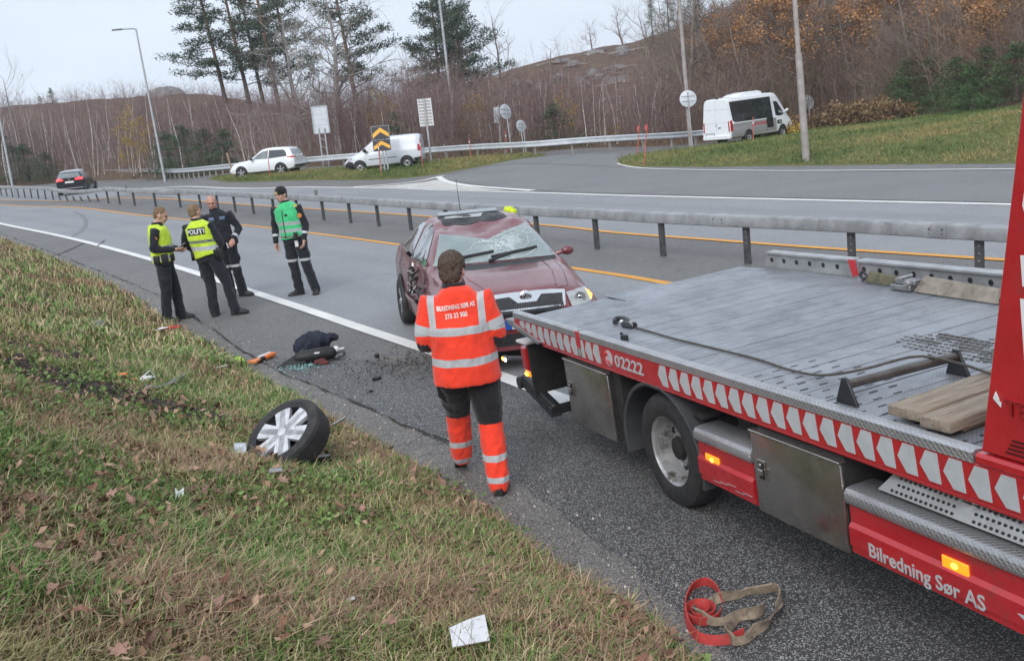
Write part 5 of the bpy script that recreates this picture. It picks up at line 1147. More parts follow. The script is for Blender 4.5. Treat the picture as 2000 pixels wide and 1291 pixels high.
    for s in 'LR':
        hp, kn, an = P['hip' + s], P['kn' + s], P['an' + s]; lo = an + Vector((0, -.005, -.015 + (.05 if P['heel' + s] else 0)))
        m.limb([hp + Vector((0, 0, .03)), hp, hp.lerp(kn, .5), kn, kn.lerp(lo, .5), lo], [.105 * W, .112 * W, .098 * W, .080 * W, .078 * W, .080], 16)
        m.ell(hp.lerp(kn, .62) + Vector((.08 * (1 if s == 'R' else -1), 0, 0)), (.03, .06, .08), 10, 8)
    remeshed('trousers', m, trousers or M_NAVY, root, .012, 3, wr=.022, wscale=11)
    # --- jacket (torso and sleeves), then the vest over it
    def torso(m, k, hem, top=True):
        z0 = hem; pe, wa, ch, ne = P['pelvis'], P['waist'], P['chest'], P['neck']
        b = pe.lerp(wa, (z0 - pe.z) / max(.01, wa.z - pe.z)); b.z = z0
        sh = (P['shL'] + P['shR']) / 2; sl = (P['shR'] - P['shL']).length / 2
        m.tube([b, b.lerp(wa, .5), wa, ch - Vector((0, 0, .06)), ch + Vector((0, 0, .04)), sh + Vector((0, 0, -.005)), sh + Vector((0, 0, .045)), ne + Vector((0, 0, .005)), ne + Vector((0, 0, .03))],
               [(.188 * W + k, .135 * B_ + k), (.180 * W + k, .135 * B_ + k), (.172 * W + k, .130 * B_ + k), (.182 * W + k, .130 * B_ + k), (.190 * W + k, .125 + k), (sl - .005 + k, .110 + k), (sl * .62 + k * .7, .095 + k), (.088 + k * .5, .085 + k * .5), (.070 + k * .3, .07 + k * .3)], 22, ref=(1, 0, 0))
    if jacket:
        m = MB(); torso(m, 0.0, coat_hem)
        for s in 'LR':
            se = P['wr' + s]; en = P['el' + s].lerp(se, .93)
            m.limb([P['sh' + s] + (P['chest'] - P['sh' + s]) * .25, P['sh' + s], P['sh' + s].lerp(P['el' + s], .5), P['el' + s]], [.078, .076, .066 * W, .060 * W], 14); m.limb([P['el' + s], P['el' + s].lerp(en, .5), en], [.060 * W, .056, .046], 14)
        remeshed('jacket', m, jacket, root, .012, 3, wr=.020, wscale=12)
    v = None
    if vest:
        m = MB(); torso(m, .034, vest_hem)
        if short_sleeve is not None:
            for s in 'LR': m.limb([P['sh' + s] + (P['chest'] - P['sh' + s]) * .3, P['sh' + s], P['sh' + s].lerp(P['el' + s], .55), P['sh' + s].lerp(P['el' + s], short_sleeve)], [.088, .086 * W, .080 * W, .074 * W], 16)
        v = remeshed('vest' if short_sleeve is None else 'hi_vis_jacket', m, vest, root, .011, 3, wr=.016, wscale=9)
    if collar:
        c = nk = P['neck']; MB().lathe([(.078, -.03), (.088, .0), (.082, .055), (.068, .06), (.070, .0), (.068, -.03)], 24, 'Z', tuple(c), close=True).build('collar', collar, root)
    return root, v, P, h
def belt(root, P, mat=None, pouches=()):
    c = P['pelvis'].lerp(P['waist'], .35); W = P['wide']
    m = MB(); n = 32; rx, ry = .192 * W, .140 * P['belly']; vs = []
    m.lathe([(1, -.022), (1.03, -.022), (1.03, .022), (1, .022)], n, 'Z', (0, 0, 0), close=True); m.v = [(p[0] * rx + c.x, p[1] * ry + c.y, p[2] + c.z) for p in m.v]; m.build('belt', mat or M_GEAR, root)
    for a, w, h_ in pouches:
        t = R(a); o = Vector((math.cos(t) * rx * 1.1, math.sin(t) * ry * 1.12, 0)) + c; MB().box((-w / 2, -.025, -h_ * .7), (w / 2, .035, h_ * .3), 0, Matrix.Translation(o) @ Matrix.Rotation(t - R(90), 4, 'Z')).build('belt_pouch', M_GEAR, root, bevel=.008, segs=2)
def print_on(root, v, s, size, x, z, mat, bold=.004, sx=1.0, rot=0.0, off=.004, back=True):
    """lettering laid on the back (or front) of a garment"""
    me = text_mesh(s, size, mat, 0.0, bold, 'CENTER', sx); bm = bmesh.new(); bm.from_mesh(me); bmesh.ops.subdivide_edges(bm, edges=[e for e in bm.edges if e.calc_length() > .03], cuts=2); bm.to_mesh(me); bm.free()
    B = bvh_of(v); c, sn = math.cos(rot), math.sin(rot); d = Vector((0, 1 if back else -1, 0))
    for q in me.vertices:
        a, b = q.co.x * c - q.co.y * sn + x, q.co.x * sn + q.co.y * c + z; a = a if back else -a
        hh = B.ray_cast(Vector((a, -2 if back else 2, b)), d)[0]; q.co = (hh if hh else Vector((a, 0, b))) - d * off
    me.update(); return link('lettering', me, root)
def foot_at(u, v, heading, k=1.0, dz=0.0, dep=None):
    p = hit(u, v) if dep is None else at(u, v, dep); return Matrix.Translation((p[0], p[1], float(T(p[0], p[1])) + dz)) @ Matrix.Rotation(R(-heading), 4, 'Z') @ Matrix.Scale(k, 4)
YEL = (.54, .72, .045)
# 1. officer in profile, writing
M_V1 = cloth('yellow_vest', YEL, [(1.13, 1.18, GREYB), (.965, 1.03, GREYB)], bump=.3)
r, v, P, h = person('person in yellow vest standing in profile at the grass edge, looking down', foot_at(341, 628, 82, 1.0), J(head=(0, .075, 1.64), look=(.0, 1, -.42), neck=(0, .0, 1.47), elR=(.25, -.07, 1.15), wrR=(.10, .20, 1.10), elL=(-.24, -.05, 1.15), wrL=(-.06, .24, 1.08), palmR=(-.6, 0, .8), palmL=(.6, 0, .8), anR=(.10, -.08, .09), anL=(-.10, .10, .09), knR=(.11, -.02, .5), knL=(-.10, .08, .5)), M_SKIN, hair_mat('light_brown_hair', (.20, .125, .07)), 'short', M_NAVY, M_NAVY, M_V1, .935, collar=M_NAVY)
belt(r, P, pouches=((20, .10, .17), (-20, .09, .12), (60, .07, .1), (150, .09, .15), (200, .1, .12)))
MB().lathe([(0, 0), (.038, 0), (.038, .004), (0, .004)], 18, 'X', (.262, -.03, 1.30)).build('sleeve_badge', pm('orange_badge', (.55, .20, .05), .6, var=.5, scale=60), r)
pad = thing('notebook', 'small dark notebook held by the person in profile', 'notebook', M=r.matrix_world @ Matrix.Translation((.02, .30, 1.13)) @ Matrix.Rotation(R(25), 4, 'X')); MB().box((-.05, -.07, 0), (.05, .07, .012)).build('cover', M_GEAR, pad, bevel=.002); MB().box((-.045, -.065, .0125), (.045, .065, .016)).build('page', M_PLATE, pad)
# 2. officer with his back to the camera
M_V2 = cloth('yellow_back_vest', YEL, [(1.04, 1.105, GREYB)], chequer=(1.155, 1.20), bump=.3)
L2 = -.22
r, v, P, h = person('person seen from behind in yellow vest lettered POLITI, feet apart', foot_at(441, 616, 14, 1.0), J(pelvis=(-.13, 0, .95), waist=(-.16, 0, 1.09), chest=(-.19, .0, 1.29), neck=(-.22, -.01, 1.47), head=(-.235, .02, 1.645), look=(.25, 1, -.05), hipL=(-.22, 0, .91), hipR=(-.04, 0, .91), knL=(-.185, .03, .50), knR=(.09, .04, .50), anL=(-.155, -.04, .09), anR=(.165, .02, .09), ftL=(-.3, 1, 0), ftR=(.95, .45, 0),
    shL=(-.40, -.01, 1.40), shR=(-.02, -.01, 1.41), elL=(-.50, .02, 1.12), wrL=(-.34, .20, .99), elR=(.08, .05, 1.13), wrR=(-.06, .25, 1.05), palmL=(.7, 0, .6), palmR=(-.7, 0, .6)), M_SKIN, hair_mat('cropped_blond_hair', (.24, .155, .09)), 'short', M_NAVY, M_NAVY, M_V2, .945, collar=M_NAVY)
belt(r, P, pouches=((0, .12, .2), (-25, .09, .12), (180, .11, .16), (-150, .1, .1)))
BV = bvh_of(v); decal('lettering_panel', [(-.335, 1.275), (-.335, 1.385), (-.045, 1.395), (-.045, 1.285)], BV, BACKD, pm('black_print', (.015, .015, .02), .6), r, off=.004, step=.03); print_on(r, v, 'POLITI', .098, -.19, 1.302, pm('white_print', (.75, .76, .74), .6), .0025, 1.0, R(2), .008)
# 3. bareheaded officer facing the camera
M_J3 = cloth('black_uniform_jacket', (.015, .017, .024)); M_T3 = cloth('uniform_trousers_band', (.014, .016, .022), [(.52, .565, GREYB)])
r, v, P, h = person('balding person in black uniform jacket without a vest, facing the camera', foot_at(463, 571, 172, 1.0, 0, 17.6), J(pelvis=(.07, 0, .96), waist=(.09, 0, 1.10), chest=(.12, 0, 1.31), neck=(.15, 0, 1.49), head=(.17, .035, 1.665), look=(.0, 1, -.30), shL=(-.07, 0, 1.42), shR=(.34, 0, 1.42), elL=(-.20, -.03, 1.15), wrL=(-.10, .14, 1.0), elR=(.38, -.02, 1.14), wrR=(.20, .20, 1.0), hipL=(-.02, 0, .92), hipR=(.16, 0, .92), knL=(-.06, .04, .5), knR=(.12, .03, .5), anL=(-.10, .0, .09), anR=(.09, -.03, .09), ftL=(-.95, .5, 0), ftR=(.1, 1, 0), palmL=(.5, 0, -.8), palmR=(-.8, 0, .2)), M_SKINR, hair_mat('grey_hair', (.22, .17, .14)), 'balding', M_T3, M_J3, None, coat_hem=.90, collar=M_J3)
belt(r, P, pouches=((160, .08, .14), (30, .08, .12)))
jb = [o for o in r.children if o.name.startswith('jacket')][0]; BJ = bvh_of(jb)
for x, z in ((.03, 1.37), (.21, 1.37)): decal('chest_badge', [(x - .045, z - .025), (x - .045, z + .025), (x + .045, z + .025), (x + .045, z - .025)], BJ, FRD, pm('blue_grey_badge', (.10, .14, .24), .5, var=.6, scale=70), r, off=.004, step=.03)
decal('zip', [(.09, .95), (.085, 1.42), (.10, 1.42), (.105, .95)], BJ, FRD, M_GEAR, r, off=.003); MB().tube([(.02, .16, .95), (.0, .19, .86)], .008, 6).build('key_strap', M_PLATE, r)
for s in ('L', 'R'): q = P['el' + s].lerp(P['wr' + s], .72); d = (P['wr' + s] - P['el' + s]).normalized() * .022; MB().tube([q - d, q + d], .056, 16).build('cuff_band', M_REFL, r)
# 4. officer in green vest and knitted hat
M_V4 = cloth('green_vest', (.06, .50, .20), [(1.155, 1.21, (.36, .42, .40)), (1.04, 1.095, (.36, .42, .40))], chequer=(.955, .99), bump=.35)
M_T4 = cloth('band_trousers', (.014, .016, .022), [(.56, .60, GREYB)])
r, v, P, h = person('person in green vest and black knitted hat standing alone on the lane', foot_at(600, 566, 196, 1.03, 0, 17.2), J(pelvis=(.09, 0, .95), waist=(.11, 0, 1.09), chest=(.14, .0, 1.30), neck=(.17, 0, 1.49), head=(.195, .03, 1.665), look=(.28, 1, -.10), shL=(-.045, 0, 1.42), shR=(.355, 0, 1.42), elL=(-.13, -.02, 1.13), wrL=(-.12, .08, .90), elR=(.42, -.03, 1.13), wrR=(.40, .05, .88), hipL=(.0, 0, .92), hipR=(.18, 0, .92), knL=(-.06, .02, .5), knR=(.16, .03, .5), anL=(-.15, -.02, .09), anR=(.12, .03, .09), ftL=(-.35, 1, 0), ftR=(.75, .8, 0)), M_SKIN, hair_mat('dark_hair', (.05, .04, .035)), 'short', M_T4, M_NAVY, M_V4, .935, beanie=cloth('black_knit', (.014, .014, .016)), collar=M_FLEECE)
jb = v; BJ = bvh_of(v); decal('zip', [(.145, .95), (.15, 1.40), (.165, 1.40), (.16, .95)], BJ, FRD, M_GEAR, r, off=.004); decal('chest_label', [(.07, 1.30), (.07, 1.335), (.12, 1.335), (.12, 1.30)], BJ, FRD, M_GEAR, r, off=.004)
q = P['shL'].lerp(P['elL'], .45); MB().lathe([(0, 0), (.038, 0), (.038, .006), (0, .006)], 18, 'Y', (q.x - .01, q.y + .073, q.z)).build('sleeve_badge', bpy.data.materials['orange_badge'], r)
q = P['shL'] + Vector((.0, .07, .03)); MB().box((-.03, -.01, -.02), (.03, .01, .02), 0, Matrix.Translation(q)).build('shoulder_patch', pm('gold_patch', (.5, .42, .10), .6, var=.5, scale=60), r)
for s in 'LR': q = P['el' + s].lerp(P['wr' + s], .55); d = (P['wr' + s] - P['el' + s]).normalized() * .02; MB().tube([q - d, q + d], .059, 16).build('cuff_band', M_REFL, r)
MB().box((-.025, .10, .80), (.03, .13, .90), 0).build('hanging_card', M_PLATE, r, bevel=.004); belt(r, P, pouches=((120, .07, .12),))
MB().lathe([(.030, .0), (.034, .01), (.0, .012)], 14, 'Y', (0, 0, 0)).build('hat_badge', bpy.data.materials['gold_patch'], r).matrix_local = Matrix.Translation(h(0, .098, .055)) @ Matrix.Scale(.6, 4)
# 5. the recovery worker, walking away
ORG = (.88, .055, .024)
M_V5 = cloth('orange_hi_vis', ORG, [(1.185, 1.24, GREYB), (.965, 1.02, GREYB)], straps=(.150, .198, 1.22, 1.60, GREYB), bump=.45, vary=.10)
M_T5 = cloth('orange_black_trousers', (.018, .018, .021), [(.245, .29, GREYB), (.105, .145, GREYB)], orange_below=(.50, ORG), bump=.45)
M_T5.node_tree  # trousers are black above and orange below the knee, with two bands
r, v, P, h = person('worker in orange hi-vis jacket and trousers walking away from the camera beside the tow truck', foot_at(944, 952, 3, 1.0, .0, 7.45), J(wide=1.13, belly=1.30, pelvis=(-.02, 0, .96), waist=(-.02, 0, 1.08), chest=(-.03, .01, 1.28), neck=(-.04, .02, 1.47), head=(-.035, .05, 1.63), look=(.30, 1, -.22), shL=(-.205, .0, 1.405), shR=(.140, .0, 1.405), elL=(-.285, -.01, 1.12), wrL=(-.20, .22, 1.06), elR=(.225, -.01, 1.12), wrR=(.13, .23, 1.07), palmL=(.6, 0, .7), palmR=(-.6, 0, .7),
    hipL=(-.125, 0, .90), hipR=(.085, 0, .90), knL=(-.145, .25, .52), knR=(.105, .02, .49), anL=(-.165, .34, .12), anR=(.13, -.14, .10), ftL=(-.25, 1, 0), ftR=(.1, 1, 0), heelL=0.32, heelR=0.0), M_SKINR, hair_mat('thick_brown_hair', (.085, .055, .038)), 'thick', M_T5, M_FLEECE, M_V5, .815, coat_hem=.90, collar=M_FLEECE, beard=hair_mat('ginger_beard', (.17, .085, .045)), short_sleeve=.86)
for s in 'LR':
    a, b = P['sh' + s], P['el' + s]; q = a.lerp(b, .66); d = (b - a).normalized() * .03; MB().tube([q - d, q + d], [.0945, .090], 24).build('sleeve_band', M_REFL, r)
M_PRT = pm('pale_print', (.80, .74, .70), .7)
print_on(r, v, 'BILREDNING S\u00d8R AS', .045, -.03, 1.365, M_PRT, .0012, .64, R(3)); print_on(r, v, '370 33 900', .048, -.03, 1.305, M_PRT, .0012, .72, R(3))
belt(r, P, pouches=())
for x, s in ((-.225, -1), (.180, 1)):
    MB().prism([(x - .03, .0, .84), (x + .03, .0, .84), (x + .025, .0, .70), (x - .02, .0, .70)], (0, .12, 0)).build('hip_pocket', M_FLEECE, r, bevel=.015, segs=2)
# ------------------------------------------------------------------ guardrails
M_GALV = pm('weathered_galvanised_beam', (.30, .305, .315), .55, metal=.25, var=.22, scale=3, bump=.15, dirt=((.17, .155, .14), 4, .52, .78))
M_POST = pm('dark_steel_post', (.085, .085, .088), .6, metal=.3, var=.35, scale=7)
M_GALV2 = pm('bright_galvanised_beam', (.60, .62, .65), .42, metal=.4, var=.10, scale=3)
M_POSTF = pm('grey_rail_post', (.34, .32, .30), .7, var=.2)
def post_mesh(name, h, w, d, mat, holes=0):
    m = MB(); t = .012
    m.loft([[(x, y, z) for x, y in ((-w / 2, -d / 2), (w / 2, -d / 2), (w / 2, d / 2), (w / 2 - t, d / 2), (w / 2 - t, -d / 2 + t), (-w / 2 + t, -d / 2 + t), (-w / 2 + t, d / 2), (-w / 2, d / 2))] for z in (-.1, h)])
    return m.mesh(name, mat, smooth=20)
gr = thing('guardrail', 'grey median guardrail on dark posts between the carriageways, bent at its far end', 'guardrail')
RL = resample(RAIL_N, .5); S_ = np.r_[0, np.cumsum(np.linalg.norm(np.diff(RL, axis=0), axis=1))]; RN = normals2(RL)
TOPZ = .78
def rail_pt(s): return np.array([np.interp(s, S_, RL[:, k]) for k in (0, 1)])
def pxu(p): return px((p[0], p[1], float(T(p[0], p[1]))))[0]
DENT0, DENT1 = 100, 214
def dent(u): return math.sin(math.pi * min(1, max(0, (u - DENT0) / (DENT1 - DENT0))))
ring = []
for a, (cx, cz) in ((0, (.070, .082)), (90, (-.070, .082)), (180, (-.100, -.085)), (270, (.100, -.085))):
    rr = .032 if a < 180 else .022
    for k in range(4): t = R(a + 30 * k); ring.append((cx + rr * math.cos(t), .80 * (cz + rr * math.sin(t))))
U_ = [pxu(p) if p[1] > 8 else 2500 for p in RL]
seg = 8
for i in range(0, len(RL) - 1, seg):
    idx = range(i, min(i + seg, len(RL) - 1) + 1); secs = []
    if S_[i] > S_[-1]: break
    for j in idx:
        n = RN[j]; dd = dent(U_[j]); z = float(T(*RL[j])) + TOPZ - .11 - .16 * dd; off = -.12 * dd; k = 1.0 if j != idx[-1] else .97
        secs.append([(RL[j][0] + n[0] * (a * k + off), RL[j][1] + n[1] * (a * k + off), z + b * k) for a, b in ring])
    MB().loft(secs).build('rail_beam', M_GALV, gr, smooth=40)
    j = idx[-1]
    if RL[j][1] > 8 and 200 < U_[j] < 2050:
        n = RN[j]; t_ = np.array([n[1], -n[0]]); zz = float(T(*RL[j])) + TOPZ - .11
        sl = MB().loft([[(RL[j][0] + t_[0] * q + n[0] * a * 1.05, RL[j][1] + t_[1] * q + n[1] * a * 1.05, zz + b * 1.05) for a, b in ring] for q in (-.16, .16)]).build('joint_sleeve', M_GALV, gr, smooth=40)
        if U_[j] > 900:
            for q in (-.1, .1):
                for b in (-.03, .03): MB().ell((RL[j][0] + t_[0] * q - n[0] * .118, RL[j][1] + t_[1] * q - n[1] * .118, zz + b), (.012, .012, .012), 6, 4).build('bolt_or_hole_dot', M_POST, sl)
pm_ = post_mesh('guardrail_post', TOPZ - .20, .09, .07, M_POST)
# 2 m post spacing, matched to the posts one can count at the right of the photograph
p0 = np.array(hit(1455, 515)[:2]); s0 = S_[np.argmin(np.hypot(*(RL - p0).T))]
k = -60
for k in range(-60, 60):
    s = s0 + k * 2.02
    if s < 0 or s > S_[-1]: continue
    p = rail_pt(s); n = np.array([np.interp(s, S_, RN[:, q]) for q in (0, 1)]); u = pxu(p) if p[1] > 8 else 2500
    o = link('guardrail_post', pm_, gr); o.location = (p[0], p[1], float(T(*p))); rz = math.atan2(n[1], n[0]) - math.pi / 2
    if DENT0 + 6 < u < DENT1 - 2:
        lean = 1.15 * dent(u) ** .7; o.rotation_euler = (0, lean, rz if rz else 0); o.rotation_euler = (Matrix.Rotation(lean, 3, Vector((n[1], -n[0], 0)).cross(Vector((0, 0, 1)))) @ Matrix.Rotation(rz, 3, 'Z')).to_euler(); o.scale = (1, 1, .85)
    else: o.rotation_euler = (0, 0, rz)
    if 1300 < u < 2000:
        for q in range(3):
            h_ = MB().lathe([(0, 0), (.008, 0), (.008, -.003), (0, -.003)], 8, 'Y', (.025, -.036, .33 + q * .09)); h_.build('bolt_or_hole_dot', M_GALV2, o)  # post holes that show bright, put in as pale discs
for u, v in ((621, 380), (256, 369), (1020, 0)):
    if v == 0: continue
    d = ray(u, v + 8); best = min(range(len(RL)), key=lambda j: abs(U_[j] - u)); p = RL[best]; z = float(T(*p)) + TOPZ
    MB().box((-.05, -.03, 0), (.05, .03, .17), 0, Matrix.Translation((p[0], p[1], z - .02)) @ Matrix.Rotation(math.atan2(RN[best][1], RN[best][0]) - math.pi / 2 + .5, 4, 'Z')).build('reflector', pm('dark_reflector', (.16, .17, .18), .4) if u == 621 else bpy.data.materials['dark_reflector'], gr, bevel=.01)
# the far rail: two-wave beam
fr = thing('roadside_guardrail', 'bright galvanised two-wave guardrail running behind the white SUV and van', 'guardrail')
FL = resample(RAIL_F, .5); FN = normals2(FL); s = np.r_[0, np.cumsum(np.linalg.norm(np.diff(FL, axis=0), axis=1))]
prof = [(-.0, -.155), (.05, -.12), (.05, -.075), (.0, -.03), (.0, .03), (.05, .075), (.05, .12), (.0, .155), (-.012, .155), (.035, .118), (.035, .078), (-.014, .03), (-.014, -.03), (.035, -.078), (.035, -.118), (-.012, -.155)]
def far_z(p): return max(float(T(*p)), -5)
for i in range(0, len(FL) - 1, 8):
    secs = []
    for j in range(i, min(i + 8, len(FL) - 1) + 1):
        e = min(1, s[j] / 2.5); z = far_z(FL[j]) + .60 * e + .02; n = -FN[j]
        secs.append([(FL[j][0] + n[0] * a, FL[j][1] + n[1] * a, z + b) for a, b in prof])
    MB().loft(secs).build('rail_beam', M_GALV2, fr, smooth=40)
fm = post_mesh('rail_post', .70, .10, .08, M_POSTF)
for q in np.arange(2, s[-1], 2.0):
    p = np.array([np.interp(q, s, FL[:, k]) for k in (0, 1)]); n = np.array([np.interp(q, s, FN[:, k]) for k in (0, 1)])
    o = link('rail_post', fm, fr); o.location = (p[0] + n[0] * .08, p[1] + n[1] * .08, far_z(p)); o.rotation_euler = (0, 0, math.atan2(n[1], n[0]) + math.pi / 2)

# ------------------------------------------------------------------ lamp posts and signs (upright lines read off the photograph)
M_POLE = pm('galvanised_pole', (.34, .35, .36), .55, metal=.3, var=.15, scale=2)
M_POLEB = pm('brownish_weathered_pole', (.30, .265, .25), .7, var=.18, scale=2.5, bump=.1)
M_SIGNB = pm('grey_sign_back', (.50, .52, .55), .5, metal=.2, var=.06, scale=3)
M_SIGNF = pm('sign_frame', (.33, .35, .37), .5, metal=.3, var=.1)
def upright(u0, v0, u1, v1, dep):
    """foot and direction of something upright that stands at the given distance"""
    a, b = Vector(at(u0, v0, dep)), Vector(at(u1, v1, dep)); d = (b - a); L = d.length; d.normalize()
    g = float(T(a.x, a.y)) - .05
    foot = a + d * ((g - a.z) / d.z); return foot, d, L + (a - foot).length
def frame_at(foot, d, facing=0.0):
    """matrix with Z along the pole, Y towards the viewer turned by facing (degrees)"""
    z = d; y = Vector((-foot.x, -foot.y, 0)).normalized(); y = Matrix.Rotation(R(facing), 3, 'Z') @ y; y = (y - z * y.dot(z)).normalized(); x = y.cross(z)
    return axes(x, y, z, foot)
def lamp(label, u0, v0, u1, v1, dep, r0, r1, h, arm=None, mat=M_POLE, collar=None):
    f, d, L = upright(u0, v0, u1, v1, dep); t = thing('street_lamp', label, 'street lamp', M=frame_at(f, d), group='lamp posts along the road')
    if collar: MB().tube([(0, 0, 0), (0, 0, collar), (0, 0, collar + .05), (0, 0, collar + .06), (0, 0, h)], [r0, r0 * .9, r0 * .9, r0 * .66, r1], 14).build('pole', mat, t)
    else: MB().tube([(0, 0, 0), (0, 0, h)], [r0, r1], 12).build('pole', mat, t)
    if arm is None: arm = 1.2
    MB().tube([(0, 0, h - .02), (arm * .15, 0, h + .06), (arm, 0, h + .09)], [r1, r1 * .8, r1 * .8], 8).build('arm', mat, t)
    MB().prism([(arm - .1, -.12, h + .06), (arm + .6, -.10, h + .05), (arm + .6, .10, h + .05), (arm - .1, .12, h + .06)], (0, 0, .09)).build('lamp_head', M_SIGNF, t, bevel=.03)
    return t, L
t, L = lamp('street lamp with a short arm rising over the left hillside', 318, 331, 265, 55, 72, .10, .055, 11.0, 1.0)
lamp('pale lamp post at the left edge of the road, its top out of sight', 23, 357, -4, 215, 78, .10, .06, 11.0)
lamp('tall thin lamp post behind the slatted sign, in front of the dense pines', 893, 300, 858, 0, 66, .11, .06, 13.5)
tD, _ = lamp('brownish lamp post carrying a round sign by the tip of the grass bank', 1350, 292, 1326, 0, 51.5, .11, .075, 12.5, mat=M_POLEB)
lamp('thick brownish lamp post with a collar, standing on the grass bank', 1575, 316, 1552, 0, 34.5, .125, .075, 10.5, mat=M_POLEB, collar=3.72)
def on_pole(M, u, v, dep):
    q = M.inverted() @ Vector(at(u, v, dep)); return q
def sign_disc(u, v, r, dep, foot, top, label, facing=0, poles=1, pole_r=.035, cat='road sign', group='round signs seen from behind'):
    f, d, L = upright(foot[0], foot[1], top[0], top[1], dep); M = frame_at(f, d, facing); t = thing('round_sign', label, cat, M=M, group=group)
    z = on_pole(M, u, v, dep).z
    for k in range(poles): MB().tube([((k - (poles - 1) / 2) * .16, 0, 0), ((k - (poles - 1) / 2) * .16, 0, z + r * .8)], pole_r, 10).build('pole', M_POLE, t)
    MB().lathe([(0, -.05), (r, -.05), (r + .012, -.055), (r + .012, -.062), (0, -.062)], 36, 'Y', (0, 0, z)).build('disc', M_SIGNB, t)
    for k in (-.3, .3): MB().box((-r * .8, -.05, z + k * r - .02), (r * .8, -.02, z + k * r + .02)).build('bracket', M_SIGNF, t)
    return t
sign_disc(991, 218, .40, 55.5, (1000, 304), (987, 205), 'round sign on a single pole seen from behind, right of the edge-on sign', 42)
sign_disc(1020, 246, .31, 54.5, (1026, 302), (1018, 235), 'smaller round sign on double poles seen from behind, low over the guardrail', 40, 2, .03)
sign_disc(1343, 193, .41, 51.2, (1353, 292), (1343, 180), 'large round sign seen from behind, fixed on the brownish lamp post', 8, 1, .03)
sign_disc(1580, 200, .42, 62, (1582, 250), (1579, 186), 'round sign seen from behind, half hidden by the thick lamp post', 40)
def rect_sign(name, label, c, foot, dep, cat='road sign'):
    """c: four photo corners tl, tr, br, bl"""
    mt = ((c[0][0] + c[1][0]) / 2, (c[0][1] + c[1][1]) / 2); f, d, L = upright(foot[0], foot[1], mt[0], mt[1], dep); M = frame_at(f, d); t = thing(name, label, cat, M=M)
    q = [M.inverted() @ Vector(at(u, v, dep)) for u, v in c]; x0 = (q[0].x + q[3].x) / 2; x1 = (q[1].x + q[2].x) / 2; z1 = (q[0].z + q[1].z) / 2; z0 = (q[2].z + q[3].z) / 2
    if x0 > x1: x0, x1 = x1, x0
    return t, x0, x1, z0, z1
t, x0, x1, z0, z1 = rect_sign('direction_sign', 'large blank grey sign seen from behind on two lattice legs', [(607, 208), (638, 206), (645, 260), (613, 263)], (638, 331), 58)
MB().box((x0, -.05, z0), (x1, -.03, z1)).build('panel', M_SIGNB, t)
for a, b, c_, d_ in ((x0, z0, x1, z0 + .05), (x0, z1 - .05, x1, z1), (x0, z0, x0 + .05, z1), (x1 - .05, z0, x1, z1)): MB().box((a - .01, -.06, b), (c_ + .01, .005, d_)).build('frame_bar', M_SIGNF, t)
for k in (.3, .5, .7): MB().box((x0 + .06, -.03, z0 + (z1 - z0) * k), (x1 - .06, -.024, z0 + (z1 - z0) * k + .012)).build('panel_joint', M_SIGNF, t)
for x in (-.16, .16): MB().tube([(x, 0, 0), (x, 0, z0 + .3)], .045, 8).build('leg', M_POLE, t)
for k in range(4): MB().tube([(-.16, 0, .3 + k * .45), (.16, 0, .5 + k * .45)], .018, 6).build('lattice', M_POLE, t)
t, x0, x1, z0, z1 = rect_sign('chevron_sign', 'black sign with two yellow chevrons in front of the white van', [(723, 250), (757, 245), (765, 293), (732, 297)], (751, 338), 50.5)
xm = (x0 + x1) / 2; zm = z0 + (z1 - z0) * .46; M_YELS = pm('yellow_sign_film', (.80, .42, .04), .45, var=.05); M_BLKS = pm('black_sign_film', (.03, .026, .03), .4)
for a, b in ((z0, zm - .008), (zm + .008, z1)):
    p = MB().box((x0, .0, a), (x1, .025, b)).build('panel', M_BLKS, t, bevel=.004); h_ = b - a; w = (x1 - x0) / 2 - .03; th = h_ * .34; lo = a + h_ * .12; pk = b - h_ * .10
    MB().prism([(xm - w, .0255, lo), (xm, .0255, pk - th), (xm + w, .0255, lo), (xm + w, .0255, lo + th * .95), (xm, .0255, pk), (xm - w, .0255, lo + th * .95)], (0, .003, 0)).build('chevron', M_YELS, p, smooth=0)
for a, b, c_, d_ in ((x0 - .02, z0, x0, z1), (x1, z0, x1 + .02, z1), (x0 - .02, z1, x1 + .02, z1 + .02)): MB().box((a, -.01, b), (c_, .03, d_)).build('edge_strip', M_SIGNF, t)
for x in (-.20, -.04, .14): MB().tube([(x, -.05, 0), (x, -.05, z1 - .1)], .04, 8).build('leg', M_POLE, t)
for k in range(3): MB().tube([(-.18, -.05, .2 + k * .3), (.13, -.05, .42 + k * .3)], .018, 6).build('lattice', M_POLE, t)
t, x0, x1, z0, z1 = rect_sign('slatted_sign', 'tall sign seen from behind with horizontal stiffening slats on one pole', [(814, 194), (841, 191), (848, 245), (821, 249)], (843, 322), 53.5)
MB().box((x0, -.06, z0), (x1, -.045, z1)).build('panel', pm('slat_sign_back', (.36, .34, .33), .6), t); ns = 9
for k in range(ns): zz = z0 + (z1 - z0) * (k + .25) / ns; MB().box((x0 + .02, -.045, zz), (x1 - .02, -.02, zz + (z1 - z0) / ns * .42)).build('slat', pm('pale_slat', (.60, .59, .57), .5) if k == 0 else bpy.data.materials['pale_slat'], t)
for a, c_ in ((x0, x0 + .05), (x1 - .05, x1)): MB().box((a, -.045, z0), (c_, -.012, z1)).build('edge_strip', M_SIGNB, t)
MB().tube([((x0 + x1) / 2, .0, 0), ((x0 + x1) / 2, .0, z1 - .05)], .055, 10).build('pole', M_POLE, t)
t, x0, x1, z0, z1 = rect_sign('edge_on_sign', 'narrow sign seen nearly edge-on on two pale posts', [(963, 212), (971, 211), (974, 243), (966, 244)], (972, 293), 60)
